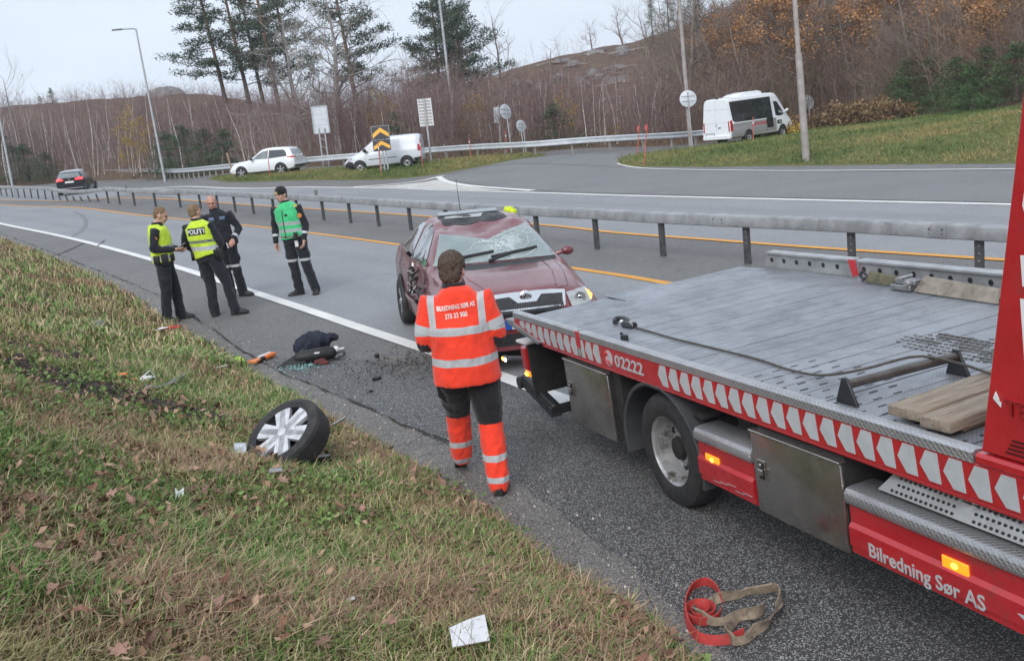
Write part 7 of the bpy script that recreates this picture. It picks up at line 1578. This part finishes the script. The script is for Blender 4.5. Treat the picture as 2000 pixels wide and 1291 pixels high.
brush('brushwood', 3400, -160, 900, .5, 48, 2.2, 5.6, M_BRUSH1, 'dense purple-brown leafless brush covering the left hillside', 12)
brush('brushwood', 2600, 850, 1500, .5, 55, 1.2, 4.2, M_BRUSH1, 'dense purple-brown leafless brush on the slope behind the ramp', 12)
brush('brushwood', 2600, 1330, 2150, .5, 50, 1.5, 5.0, M_BRUSH2, 'grey-brown leafless brush filling the right forest', 13)
brush('brushwood', 1700, -160, 1000, 45, 92, .8, 2.6, M_BRUSH1, 'low leafless brush on the ridge of the left hillside', 10)
brush('dry_grass', 5200, -160, 2150, -.2, 10, .25, .9, twiggy('dry_straw', (.13, .10, .06), (.24, .175, .10), (.36, .28, .17)), 'dry straw and dead weeds along the foot of the hillside', 4)
# --- rocks and fallen logs on the clearing of the right slope
M_ROCK = pm('grey_rock', (.20, .19, .185), .85, var=.3, scale=1.2, bump=.7, bscale=4, bdist=.1)
random.seed(9)
for k in range(16):
    u = random.uniform(1010, 1290); dr = random.uniform(34, 66); p = on_hill(u, dr); m = MB().ell((0, 0, 0), (random.uniform(.6, 1.6), random.uniform(.6, 1.2), random.uniform(.4, .8)), 9, 6); m.v = [Vector(q) * (1 + .35 * (random.random() - .5)) for q in m.v]
    o = m.build('rock', M_ROCK, None, smooth=25); o.location = p; o.rotation_euler = (0, 0, random.uniform(0, 6)); tag(o, 'grey rock lying on the cleared right slope below the skyline', 'rock', 'rocks on the cleared slope')
M_LOG = pm('bleached_log', (.33, .29, .26), .85, var=.3, scale=2)
for k in range(16):
    u = random.uniform(1000, 1300); dr = random.uniform(28, 66); p = on_hill(u, dr); a = random.uniform(-.5, .5); L = random.uniform(2, 5); o = MB().tube([(-L / 2, 0, .15), (0, random.uniform(-.3, .3), .35), (L / 2, 0, .2)], [.10, .09, .05], 6).build('fallen_log', M_LOG); o.location = p; o.rotation_euler = (random.uniform(-.3, .3), 0, a); tag(o, 'bleached fallen log on the cleared right slope below the skyline', 'log', 'fallen logs on the cleared slope')
m = MB().ell((0, 0, 0), (3.0, 2.6, 1.5), 14, 9); m.v = [Vector(q) * (1 + .14 * (random.random() - .5)) for q in m.v]; o = m.build('rock_knoll', M_ROCK, None, smooth=40); p = on_hill(333, 74); o.location = p + Vector((0, 0, -.5)); tag(o, 'grey rocky knoll on the left skyline between street lamp and pines', 'rock')
# ------------------------------------------------------------------ grass, weeds and fallen leaves of the near verge
MUD = [(hit(*uv, fn=G)[:2], a, b) for uv, a, b in (((95, 740), 1.1, .62), ((255, 795), .8, .38), ((10, 715), 1.0, .6), ((130, 705), .7, .4), ((330, 802), .55, .26), ((560, 905), .35, .25), ((400, 800), .3, .12))]
def mudmask(x, y):
    m = np.zeros_like(x)
    for c, a, b in MUD: m = np.maximum(m, 1.15 - np.hypot((x - c[0]) / a, (y - c[1]) / b))
    return np.clip(m * 1.6 + (fbm(x, y, 4, 3, 71) - .5) * .9, 0, 1)
def visible(x, y, z, mu=60, mv=80):
    q = np.stack([x, y, z], 1) - CAM; d = q @ FW; u = CX + F_PX * (q @ RT) / d; v = CY - F_PX * (q @ UP) / d; return (d > 1.5) & (u > -mu) & (u < 2000 + mu) & (v > 380) & (v < 1291 + mv), d
def scatter(n, rmin, rmax, power=1.0):
    az_ = RNG.uniform(-.62, .42, n); r = rmin + (rmax - rmin) * RNG.random(n) ** power; x, y = r * np.sin(az_), r * np.cos(az_); d = gd(x, y); ok = d > -.03 + .10 * RNG.random(n) * (RNG.random(n) < .7); x, y, d = x[ok], y[ok], d[ok]; z = Gq(x, y); v, dep = visible(x, y, z); return x[v], y[v], z[v], d[v], dep[v]
def blades(name, n, rmin, rmax, power, h0, h1, w0, lab, dens_mud=True):
    x, y, z, d, dep = scatter(n, rmin, rmax, power)
    keep = RNG.random(len(x)) > mudmask(x, y) * 1.15; keep &= RNG.random(len(x)) < .45 + .75 * sstep(.32, .55, fbm(x, y, 1.6, 4, 80)); x, y, z, d, dep = [a[keep] for a in (x, y, z, d, dep)]; m = len(x)
    pg = fbm(x, y, 1.0, 5, 31); pb = fbm(x, y, 1.1, 4, 32); pf = fbm(x, y, 5, 2, 33); g = sstep(.45, .56, pg + .15 * (pf - .5) + RNG.normal(0, .05, m)); rd = np.maximum(sstep(.50, .62, pb + RNG.normal(0, .04, m)), sstep(.55, .15, d) * sstep(9.5, 7.5, y) * .75)
    H = RNG.uniform(h0, h1, m) * (.7 + .6 * fbm(x, y, 2.2, 3, 34)) * (1 + .35 * g); a = RNG.uniform(0, 6.28, m); ln = H * RNG.uniform(.25, 1.25, m); w = w0 * RNG.uniform(.6, 1.3, m) * (1 + .25 * g)
    dx, dy = np.cos(a), np.sin(a); sx, sy = -dy, dx; B = np.stack([x, y, z - .01], 1); D = np.stack([dx, dy, 0 * dx], 1); S = np.stack([sx, sy, 0 * sx], 1) * w[:, None] * .5; Z = np.array([[0, 0, 1.0]])
    M_ = B + D * (ln * .30)[:, None] + Z * (H * .62)[:, None]; T_ = B + D * ln[:, None] + Z * (H * RNG.uniform(.55, 1.0, m))[:, None]
    V = np.stack([B - S, B + S, M_ + S * .8, M_ - S * .8, T_ + S * .15, T_ - S * .15], 1).reshape(-1, 3); k = np.arange(m)[:, None] * 6; F_ = np.concatenate([k + np.array([[0, 1, 2, 3]]), k + np.array([[3, 2, 4, 5]])], 0)
    green = np.array([.135, .245, .055]); olive = np.array([.275, .26, .10]); straw = np.array([.48, .39, .23]); red = np.array([.32, .185, .125])
    c = olive + (green - olive) * g[:, None]; t = RNG.random(m); c = np.where((t < .38)[:, None], straw, c); c = np.where(((RNG.random(m) < rd * .72))[:, None], red + (straw - red) * (RNG.random(m)[:, None] * .55), c); c = c * RNG.uniform(.65, 1.3, m)[:, None]
    col = np.c_[c, np.ones(m)]; col = np.concatenate([col, col], 0); o = link(name, npmesh(name, V, F_, M_BLADE, {'blade_colour': ('FACE', col)})); tag(o, lab, 'grass', None, 'stuff'); return o
M_BLADE = NT('grass_blade'); M_BLADE.set(base=M_BLADE.attr('blade_colour'), rough=.65, spec=.25); M_BLADE = M_BLADE.mat
blades('grass', 620000, 2.6, 13, 1.55, .035, .098, .0062, 'matted autumn grass of the near verge, green, straw and reddish')
blades('grass', 260000, 12, 45, 1.25, .06, .14, .014, 'autumn grass of the verge farther along the road')
# straggling tall stalks
x, y, z, d, dep = scatter(2600, 2.8, 12, 1.4); m = len(x); H = RNG.uniform(.12, .30, m); a = RNG.uniform(0, 6.28, m)
S = np.c_[x, y, z, x + np.cos(a) * H * .6, y + np.sin(a) * H * .6, z + H, np.full(m, .0016), np.full(m, .0008)]; V, F_ = tubes_np([(s[:3], s[3:6], s[6], s[7]) for s in S], 3); tag(link('dry_stalks', npmesh('dry_stalks', V, F_, pm('dry_stalk', (.30, .22, .13), .9, var=.3))), 'thin dry stalks standing in the near grass', 'stalks', None, 'stuff')
# low broad-leaved weeds
x, y, z, d, dep = scatter(7500, 2.8, 15, 1.2); k = fbm(x, y, .9, 3, 44) > .51; x, y, z = x[k], y[k], z[k]; cl = cloud(np.stack([x, y, z + .025], 1), 22, .11, .038, .35, .5, .55)
tag(link('weeds', npmesh('weeds', cl[0], cl[1], leafy('weed_leaves', (.095, .165, .05), .4, hue=(.16, .235, .075)), {'tint': ('FACE', cl[2])})), 'low broad-leaved green weeds among the near grass', 'weeds', None, 'stuff')
# fallen leaves: the nearest ones single, the rest as litter
def leaf_mesh(i):
    random.seed(300 + i); n = 14; m = MB(); lob = random.choice((3, 5, 7)); pts = []
    for k in range(n):
        t = 2 * math.pi * k / n; r = .5 * (1 + .32 * math.cos(lob * t) + random.uniform(-.1, .1)) * (1.0 if i % 2 else .8 + .3 * abs(math.cos(t))); px_, py_ = r * math.cos(t) * .8 + .05, r * math.sin(t) * .7; pts.append((px_, py_, .22 * (abs(py_) ** 1.3) + .16 * px_ * px_ * (1 if i % 3 else -1) + random.uniform(-.02, .05)))
    vs = [(0, 0, 0.0)] + pts; fs = [(0, 1 + k, 1 + (k + 1) % n) for k in range(n)]; m.add(vs, fs); m.tube([(-.35, 0, .03), (-.75, .05, .10)], .018, 4); return m.mesh('fallen_leaf', LEAFM[i % len(LEAFM)], smooth=60, fix=False)
LEAFM = [pm('leaf_russet', (.22, .105, .065), .75, var=.35, scale=9), pm('leaf_tan', (.36, .225, .15), .75, var=.3, scale=9), pm('leaf_brown', (.17, .10, .07), .8, var=.35, scale=9), pm('leaf_pink_brown', (.33, .185, .14), .75, var=.3, scale=9)]
LM = [leaf_mesh(i) for i in range(8)]
x, y, z, d, dep = scatter(2600, 2.9, 10.5, 1.15); cl_ = fbm(x, y, 1.2, 3, 55) + .10 * sstep(7, 4, y); o_ = np.argsort(-(cl_ + RNG.normal(0, .10, len(x))))[:290]
for i in o_:
    o = link('fallen_leaf', LM[RNG.integers(8)], verge); s = RNG.uniform(.05, .11) * (1 + .25 * (RNG.random() < .15)); o.location = (x[i], y[i], z[i] + RNG.uniform(.05, .10)); o.rotation_euler = (RNG.normal(0, .5), RNG.normal(0, .5), RNG.uniform(0, 6.3)); o.scale = (s, s * RNG.uniform(.55, 1.0), s * RNG.uniform(.8, 2.2))
x, y, z, d, dep = scatter(7000, 3, 22, 1.0); k = (fbm(x, y, 1.2, 3, 55) + RNG.normal(0, .07, len(x))) > .46; k |= (mudmask(x, y) > .25) & (RNG.random(len(x)) < .8); x, y, z = x[k], y[k], z[k]; cl = cloud(np.stack([x, y, z + .065], 1), 2, .06, .050, .3, .1, .5)
tag(link('leaf_litter', npmesh('leaf_litter', cl[0], cl[1], leafy('litter_leaves', (.22, .125, .085), .45, hue=(.34, .22, .15)), {'tint': ('FACE', cl[2])})), 'brown fallen leaf litter scattered through the verge', 'leaf litter', None, 'stuff')
# clods of torn soil
cl_ = []; m = MB(); random.seed(12)
for c, a, b in MUD[:5]:
    for k in range(130):
        t = random.uniform(0, 6.3); r = math.sqrt(random.random()) * .9; X, Y = c[0] + math.cos(t) * r * a, c[1] + math.sin(t) * r * b; s = random.uniform(.015, .06); Z = float(Gq(np.array([X]), np.array([Y]))[0]); o = len(m.v); m.ell((X, Y, Z + s * .3), (s * random.uniform(.8, 1.6), s, s * random.uniform(.5, .9)), 6, 4); m.v[o:] = [Vector(q) + rvec(s * .12) for q in m.v[o:]]
tag(m.build('soil_clods', pm('torn_soil', (.040, .030, .025), .95, var=.4, scale=20, bump=.6, bscale=60), smooth=0, fix=False), 'dark clods of torn soil where the car tore up the verge', 'soil', None, 'stuff')
# grit and crumbs on the gravel edge and the shoulder
n = 5200; s = RNG.random(n); L = resample(ASPH_EDGE[(ASPH_EDGE[:, 1] < 34)], .1); i = (s ** .7 * (len(L) - 1)).astype(int)[:n]; N_ = normals2(L); off = RNG.normal(-.18, .22, n); x = L[i, 0] + N_[i, 0] * off; y = L[i, 1] + N_[i, 1] * off; v, dep = visible(x, y, T(x, y)); x, y = x[v], y[v]
cl = cloud(np.stack([x, y, shoulder(x, y) + .006], 1), 1, .0, .016, .5, .3, .8); tag(link('grit', npmesh('grit', cl[0], cl[1], leafy('grit_stones', (.13, .12, .11), .6, hue=(.40, .37, .34)), {'tint': ('FACE', cl[2])})), 'loose grit along the broken edge of the asphalt', 'grit', None, 'stuff')
# turf of the island and of the right bank
def turf(name, hf, P, n, size, lab, seed):
    x0, x1, y0, y1 = P[:, 0].min(), min(P[:, 0].max(), 40), P[:, 1].min(), P[:, 1].max(); x = RNG.uniform(x0, x1, n); y = RNG.uniform(y0, y1, n); z, d = hf(x[None], y[None]); z, d = z[0], d[0]; v, dep = visible(x, y, z); q = np.stack([x, y, z], 1) - CAM; vv = CY - F_PX * (q @ UP) / (q @ FW); uu = CX + F_PX * (q @ RT) / (q @ FW); k = (d > .25) & (uu > -50) & (uu < 2050); x, y, z = x[k], y[k], z[k]; cl = cloud(np.stack([x, y, z + .02], 1), 5, .22, size, .3, 1.3, .13)
    t = np.clip(np.repeat(fbm(x, y, .35, 4, seed), 5) * 1.6 - .3 + RNG.normal(0, .16, len(x) * 5), 0, 1); o = link(name, npmesh(name, cl[0], cl[1], M_TURFB, {'tint': ('FACE', t)})); tag(o, lab, 'grass', None, 'stuff')
M_TURFB = NT('turf_blades'); _f = M_TURFB.n('Attribute', attribute_name='tint').outputs['Fac']; _r = M_TURFB.n('ValToRGB'); M_TURFB.l(_f, _r.inputs[0]); _e = _r.color_ramp.elements; _e[0].position = .1; _e[0].color = (.085, .125, .045, 1); _e[1].position = .95; _e[1].color = (.33, .26, .12, 1)
for p_, c_ in ((.40, (.135, .185, .062, 1)), (.66, (.22, .225, .085, 1))): q_ = _e.new(p_); q_.color = c_
M_TURFB.set(base=_r.outputs[0], rough=.75, spec=.2); M_TURFB = M_TURFB.mat
turf('grass', bank_h, BANK, 60000, .15, 'rough green and yellowish turf of the right grass bank', 51); turf('grass', island_h, ISL, 18000, .15, 'rough turf of the grass island between road and ramp', 52)

# ------------------------------------------------------------------ wreckage and belongings on the ground
def on_verge(u, v, dz=0.0): p = hit(u, v, fn=G); return Vector((p[0], p[1], p[2] + dz))
def on_road(u, v, dz=.012): p = hit(u, v); return Vector((p[0], p[1], p[2] + dz))
def put(name, label, cat, p, rz=0.0, rx=0.0, ry=0.0, group=None): return thing(name, label, cat, group=group, M=Matrix.Translation(p) @ Matrix.Rotation(rz, 4, 'Z') @ Matrix.Rotation(ry, 4, 'Y') @ Matrix.Rotation(rx, 4, 'X'))
# the torn-off wheel, lying tilted in the grass with its face up towards the camera
nrm = Vector((-.363, -.466, .803)).normalized(); lo_, hi_ = 5.0, 9.5
def _gap(dep):
    c = at(549, 842, dep); lw_ = c[2] - .32 * math.sqrt(1 - nrm.z ** 2) - .15 * nrm.z; return lw_ - (float(Gq(np.array([c[0]]), np.array([c[1]]))[0]) - .06)
for _ in range(30):
    m_ = (lo_ + hi_) / 2
    if _gap(m_) > 0: lo_ = m_
    else: hi_ = m_
c = Vector(at(549, 842, lo_)); wheel_dep = lo_
yv = -nrm; xv = Vector((1, .3, 0)); xv = (xv - yv * xv.dot(yv)).normalized(); zv = xv.cross(yv)
lw = thing('torn_off_wheel', 'car wheel with silver six-spoke rim lying tilted in the grass', 'wheel', M=axes(xv, yv, zv, c)); o = wheel(lw, 0, 0, .32, 1, rim=.244, w=.19, spokes=6, ww=.075, mat=pm('scuffed_alloy', (.62, .62, .64), .4, metal=.25, var=.2, scale=9, dirt=((.15, .13, .12), 14, .6, .75))); o.location = (0, 0, 0)
for hh in (.045, .075, .11, .14): MB().lathe([(.3215, hh - .004), (.3215, hh + .004), (.312, hh + .004), (.312, hh - .004)], 40, 'Y', close=True).build('tread_groove', M_BLACK, lw)
MB().lathe([(0, .11), (.15, .11), (.15, .13), (0, .13)], 24, 'Y').build('brake_disc', pm('rusty_disc', (.16, .09, .06), .7, metal=.4, var=.4, scale=20), lw)
ax = put('drive_shaft', 'broken shiny shaft with rusty bracket sticking out right of the loose wheel', 'car part', on_verge(640, 852, .05)); d = Vector(at(690, 832, wheel_dep + .25)) - Vector(at(652, 848, wheel_dep + .1)); MB().tube([(0, 0, .03), tuple(Vector((0, 0, .03)) + d * .5), tuple(Vector((0, 0, .05)) + d * 1.15)], .012, 10).build('shaft', M_STEEL, ax); MB().tube([(-.06, -.03, .02), (.02, 0, .05), (.04, .0, .03)], .026, 8).box((-.09, -.05, .0), (-.02, .02, .05)).build('bracket', pm('rusty_bracket', (.16, .10, .07), .85, var=.4, scale=20), ax, bevel=.006)
def arc(name, label, cat, pix, w, t, mat, fn, h=.02, group=None):
    P = [fn(u, v, h) for u, v in pix]; c = P[0].copy(); o = thing(name, label, cat, loc=c, group=group); P = smooth_line([tuple(p - c) for p in P], .02); MB().tube(P, 1.0, 8, flat=(t, w), ref=(0, 0, 1)).build('piece', mat, o, smooth=50); return o
arc('mudguard_strip', 'grey curved plastic mudguard strip lying in the grass', 'car part', [(285, 764), (310, 766), (335, 757), (358, 741)], .035, .012, pm('grey_plastic', (.16, .165, .175), .5, var=.15), on_verge, .05)
def chunk(name, label, cat, p, pts, th, mat, rz=0, rx=0, bevel=.003, group=None, part='shell'):
    o = put(name, label, cat, p, rz, rx, group=group); MB().prism([(a, b, 0) for a, b in pts], (0, 0, th)).build(part, mat, o, bevel=bevel); return o
M_ORL = pm('orange_plastic', (.80, .19, .03), .35, var=.1); M_WHT = pm('white_plastic', (.72, .72, .72), .4, var=.06); M_RDL = pm('red_white_lens', (.55, .06, .05), .25, coat=.5, var=.15)
chunk('lamp_fragment', 'orange lamp fragment lying alone in the grass at the far left of the wreckage', 'car part', on_verge(238, 745, .05), [(-.05, -.02), (.04, -.03), (.06, .01), (-.01, .035), (-.06, .01)], .025, M_ORL, .3, .2)
o = chunk('lamp_fragment', 'white and orange lamp fragment beside the grey mudguard strip', 'car part', on_verge(285, 752, .05), [(-.06, -.03), (.05, -.02), (.07, .02), (-.02, .04)], .03, M_WHT, .2, .35); MB().prism([(-.12, -.05, .0), (-.05, -.04, 0), (-.06, .0, 0), (-.11, .01, 0)], (0, 0, .045)).build('orange_edge', M_ORL, o, bevel=.004); MB().tube([(.0, 0, .05), (.06, .05, .07), (.10, -.02, .03), (.03, -.05, .05)], .007, 5).build('wire', M_WHT, o)
o = chunk('lamp_fragment', 'red and white tail lamp fragment lying below the officer in profile', 'car part', on_verge(330, 651, .05), [(-.19, -.05), (-.10, .0), (.02, .02), (.16, .02), (.18, .05), (.0, .065), (-.12, .05)], .025, M_RDL, .12, .25); MB().prism([(-.20, -.07, .026), (-.10, -.02, .026), (.0, .0, .026), (-.02, .03, .026), (-.13, .03, .026)], (0, 0, .012)).build('white_part', M_WHT, o, bevel=.003)
o = put('reflector_disc', 'green-yellow rounded plastic piece with a white underside at the edge of the grass', 'debris', on_verge(467, 712, .02), .2, R(55)); MB().lathe([(0, 0), (.055, .002), (.075, .012), (.072, .03), (0, .036)], 20, 'Z').build('disc', pm('lime_plastic', (.42, .66, .06), .4, var=.08), o); MB().prism([(-.06, -.075, 0), (.10, -.08, 0), (.08, -.03, 0), (-.05, -.02, 0)], (0, 0, .02)).build('white_part', M_WHT, o, bevel=.004)
P0 = on_road(492, 715, .03); d = on_road(537, 697, .04) - P0; o = put('snow_brush', 'orange snow brush with a black grip band lying on the asphalt edge', 'brush', P0); dn = d.normalized(); s_ = Vector((-dn.y, dn.x, 0))
MB().prism([tuple(s_ * .07), tuple(-s_ * .07), tuple(dn * .15 - s_ * .03), tuple(dn * .15 + s_ * .03)], (0, 0, .03)).build('scraper', M_ORL, o, bevel=.006); MB().tube([tuple(dn * .14), tuple(dn * .24)], .030, 10).build('grip', M_PLASTIC, o); MB().tube([tuple(dn * .24), tuple(dn * .40), tuple(dn * .46)], [.028, .034, .02], 10).build('handle', M_ORL, o); MB().tube([tuple(dn * .22 + s_ * .05 + Vector((0, 0, .01))), tuple(dn * .44 + s_ * .06 + Vector((0, 0, .01)))], [.03, .02], 8).build('bristle_head', M_WHT, o)
# heap of belongings: cap, bag, flap, strap
M_NAVYC = pm('navy_fabric', (.013, .016, .032), .85, var=.3, scale=12, bump=.4, bscale=60); M_BLKF = pm('black_nylon', (.014, .014, .016), .6, var=.3, scale=10, bump=.4, bscale=90)
o = put('navy_jacket', 'crumpled navy jacket on top of the dark heap on the shoulder', 'jacket', on_road(615, 697, .02)); m = MB(); random.seed(3)
m.ell((0, .12, .14), (.22, .16, .12), 16, 10).ell((-.12, .06, .10), (.14, .12, .12), 12, 8).ell((.16, .14, .16), (.13, .08, .07), 12, 8).ell((.0, .16, .2), (.12, .10, .07), 12, 8); remeshed('cloth', m, M_NAVYC, o, .014, 2, wr=.05, wscale=9)
o = put('duffel_bag', 'black tubular bag with small white print lying in front of the navy jacket', 'bag', on_road(617, 708, .0), .16); MB().limb([(-.17, 0, .085), (0, 0, .09), (.18, 0, .095)], [.075, .082, .078], 16).build('bag', M_BLKF, o); MB().lathe([(.076, -.005), (.082, 0), (.076, .005)], 20, 'X', (.14, 0, .095), close=True).build('end_seam', M_PLASTIC, o); MB().box((.0, -.088, .12), (.06, -.078, .14)).build('white_print', M_WHT, o); MB().ell((.25, .02, .12), (.045, .04, .04), 10, 8).build('white_buckle', M_WHT, o)
o = put('black_flap', 'stiff black rubber flap sloping to the asphalt left of the dark heap', 'car part', on_road(572, 714, .01), .35); MB().prism([(-.20, -.06, .0), (.14, -.10, .02), (.16, .06, .16), (.02, .02, .08)], (0, .01, .014)).build('flap', M_BLKF, o, bevel=.003)
o = put('red_cloth', 'dark red rag in front of the black bag', 'cloth', on_road(628, 712, .0)); m = MB().ell((0, 0, .03), (.10, .05, .035), 12, 8).ell((.06, -.01, .02), (.05, .05, .03), 10, 8); remeshed('cloth', m, pm('dark_red_cloth', (.10, .022, .02), .85, var=.3), o, .01, 2, wr=.03, wscale=14)
o = put('black_strap', 'looped black carrying strap at the right end of the dark heap', 'strap', on_road(655, 703, .0)); MB().tube(smooth_line([(-.05, .05, .03), (.03, .12, .06), (.10, .08, .07), (.10, .0, .04), (.03, -.03, .02), (-.03, .0, .03)], .02), 1.0, 6, flat=(.006, .02), ref=(0, 0, 1)).build('webbing', M_BLKF, o); MB().limb([(.0, .12, .09), (.09, .15, .10)], [.02, .012], 8).build('white_tip', M_WHT, o)
n = 420; cx = on_road(590, 718, 0); x = cx.x + RNG.normal(0, .14, n); y = cx.y + RNG.normal(0, .10, n); cl = cloud(np.stack([x, y, T(x, y) + .016], 1), 1, .02, .018, .4, .3, .8); tag(link('glass_crumbs', npmesh('glass_crumbs', cl[0], cl[1], pm('teal_glass', (.22, .40, .38), .1, coat=1, var=.3))), 'teal crumbs of safety glass beside the dark heap', 'glass', None, 'stuff')
# small black pieces, sticks and dirt near the white line
chunk('plastic_fragment', 'small round black plastic knob lying on the shoulder between heap and worker', 'car part', on_road(737, 699), [(.03 * math.cos(t * .7), .03 * math.sin(t * .7)) for t in range(9)], .04, M_PLASTIC, 0, .2)
chunk('plastic_shard', 'small black plastic shard on the shoulder below the black knob', 'car part', on_road(735, 743), [(-.05, -.02), (.03, -.03), (.06, .0), (.0, .03)], .03, M_PLASTIC, .4, .2)
chunk('plastic_shard', 'tiny dark shard on the gravel edge below the heap', 'car part', on_road(725, 767), [(-.03, -.01), (.02, -.02), (.02, .02)], .02, M_PLASTIC, .4, .1)
n = 420; x = mudc[0] + RNG.normal(.1, .45, n); y = mudc[1] + RNG.normal(.1, .38, n); cl = cloud(np.stack([x, y, T(x, y) + .018], 1), 2, .05, .028, .4, .3, .6); tag(link('road_dirt', npmesh('road_dirt', cl[0], cl[1], leafy('dark_crumbs', (.035, .03, .026), .4, hue=(.12, .10, .085)), {'tint': ('FACE', cl[2])})), 'dark crumbs of soil dragged onto the shoulder near the white line', 'dirt', None, 'stuff')
for k in range(7): a = on_road(740 + random.uniform(-20, 70), 720 + random.uniform(-20, 25), .015); o = MB().tube([(0, 0, 0), (random.uniform(-.12, .2), random.uniform(-.1, .1), .01)], .005, 5).build('twig', M_TWIG2); o.location = a; tag(o, 'thin broken twig among the dirt on the shoulder', 'twig', 'twigs on the shoulder')
# pieces in the grass
o = put('black_box', 'small open black plastic box in the grass right below the loose wheel', 'car part', on_verge(636, 912, .03), .1); MB().box((-.05, -.035, 0), (.05, .035, .06)).build('box', M_PLASTIC, o, bevel=.003); MB().box((-.04, -.028, .0605), (.04, .028, .062)).build('grey_inside', pm('grey_lining', (.2, .2, .21), .5), o)
chunk('clear_plastic', 'crumpled piece of clear plastic in the grass left of the loose wheel', 'debris', on_verge(470, 892, .05), [(-.05, -.05), (.04, -.06), (.06, .05), (-.03, .07)], .012, pm('frosted_plastic', (.42, .45, .48), .25, coat=.5, var=.3, scale=30), .3, .7)
chunk('grey_scrap', 'grey scrap lying in the grass below the loose wheel', 'debris', on_verge(541, 933, .05), [(-.05, -.02), (.05, -.03), (.04, .02), (-.04, .03)], .012, pm('grey_scrap', (.28, .27, .27), .6), .2, .2)
chunk('white_scrap', 'small torn white scrap in the grass at the left of the lower verge', 'debris', on_verge(355, 984, .07), [(-.03, -.035), (.02, -.03), (.03, .03), (.0, .01), (-.02, .04)], .006, M_WHT, .3, .8)
chunk('white_scrap', 'tiny white scrap in the grass left above the white card', 'debris', on_verge(688, 1193, .06), [(-.022, -.008), (.022, -.01), (.022, .01), (-.018, .012)], .008, M_WHT, .2, .2)
chunk('white_scrap', 'white strip in the grass beside the lime plastic piece', 'debris', on_verge(435, 725, .05), [(-.10, -.015), (.08, .0), (.09, .02), (-.06, .012)], .01, M_WHT, .35, .2)
chunk('grey_stone', 'pale grey stone in the grass left of the officer in profile', 'stone', on_verge(192, 643, .02), [(-.10, -.05), (.06, -.06), (.11, .02), (.02, .07), (-.08, .05)], .09, pm('pale_stone', (.25, .24, .23), .9, var=.3, scale=9, bump=.5, bscale=20), .3, 0, .025, part='stone')
# white card near the camera
A, B_, C_, D_ = [on_verge(u, v, h) for u, v, h in ((882, 1266, .10), (951, 1240, .105), (960, 1281, .075), (888, 1293, .07))]
o = thing('white_card', 'white plastic card with one folded corner lying on the grass nearest the camera', 'card', loc=A); q = [p - A for p in (A, A.lerp(B_, .55) + Vector((0, 0, .006)), B_, C_, D_)]; nrm = (q[2] - q[0]).cross(q[3] - q[0]).normalized(); MB().prism([tuple(p) for p in q], tuple(nrm * -.006)).build('card', pm('glossy_white_card', (.80, .81, .83), .3, var=.03), o, bevel=.002)
MB().prism([tuple(q[4] + (q[0] - q[4]) * .35 + nrm * .002), tuple(q[4] + (q[3] - q[4]) * .35 + nrm * .002), tuple(q[4] + nrm * .002)], tuple(nrm * .003)).build('torn_corner', pm('beige_fibre', (.38, .30, .20), .8), o)
# coiled red webbing and tan sling on the asphalt edge
M_REDW = pm('red_webbing', (.48, .05, .045), .8, var=.18, scale=14, bump=.3, bscale=200, dirt=((.22, .08, .07), 9, .55, .75)); M_TANW = pm('tan_sling', (.255, .20, .145), .9, var=.35, scale=16, bump=.6, bscale=110, dirt=((.10, .08, .065), 8, .48, .68))
def web(name, pix, w, th, mat, parent, c, lift=0.0, tw=0.0, wav=.0):
    P = [on_road(u, v, .012) - c for u, v in pix]; P = np.array(smooth_line([tuple(p) for p in P], .02)); n = len(P); secs = []
    for i in range(n):
        d = Vector(P[min(i + 1, n - 1)] - P[max(i - 1, 0)]).normalized(); sd = Vector((-d.y, d.x, 0)).normalized(); a = R(80) + tw * math.sin(i * .22); up = (Vector((0, 0, 1)) * math.sin(a) + sd * math.cos(a)); k = w * (1 + wav * math.sin(i * .55) * .5); b = Vector(P[i]) + Vector((0, 0, lift * (1 + .6 * math.sin(i * .19)))) + sd * wav * .02 * math.sin(i * .8); nn = d.cross(up).normalized() * th / 2
        secs.append([b - nn, b + nn, b + up * k + nn, b + up * k - nn])
    return MB().loft(secs).build(name, mat, parent, smooth=50)
Z = lambda L_: [(1200 + a / 2.5, 1000 + b / 2.5 + 6) for a, b in L_]
c = on_road(1372, 1200, 0); o = thing('red_lashing_strap', 'coiled red lashing strap lying at the edge of the asphalt', 'strap', loc=c)
web('loop', Z([(530, 440), (505, 385), (450, 352), (385, 375), (348, 440), (345, 500), (362, 570), (405, 625), (470, 645), (560, 640), (640, 610)]), .052, .006, M_REDW, o, c)
sp = [(430 + (88 - k * 1.55) * math.cos(k * .33), 500 + (52 - k * .9) * math.sin(k * .33)) for k in range(52)]
web('roll', Z(sp), .050, .004, M_REDW, o, c)
c = on_road(1440, 1210, 0); o = thing('tan_lifting_sling', 'dirty tan lifting sling twisted in loops beside the red strap', 'sling', loc=c)
web('sling', Z([(690, 500), (640, 522), (545, 552), (455, 548), (412, 500), (440, 468), (545, 435), (640, 405), (700, 398), (785, 388), (800, 430), (765, 520), (700, 600), (600, 655), (570, 640), (575, 580), (610, 540), (690, 520), (735, 470)]), .048, .012, M_TANW, o, c, .006, .5, .35)
# ------------------------------------------------------------------ thin damp air
hz = NT('damp_air'); hz.t.nodes.remove(hz.b); pv = hz.n('VolumePrincipled'); pv.inputs['Color'].default_value = (.86, .90, .95, 1); pv.inputs['Density'].default_value = .00055; pv.inputs['Anisotropy'].default_value = .2
hz.l(pv.outputs[0], [n for n in hz.t.nodes if n.type == 'OUTPUT_MATERIAL'][0].inputs['Volume'])
o = MB().box((-420, -70, -40), (420, 480, 75)).build('haze', hz.mat, smooth=0); o['kind'] = 'stuff'; o['label'] = 'thin damp haze in the air over the whole place'
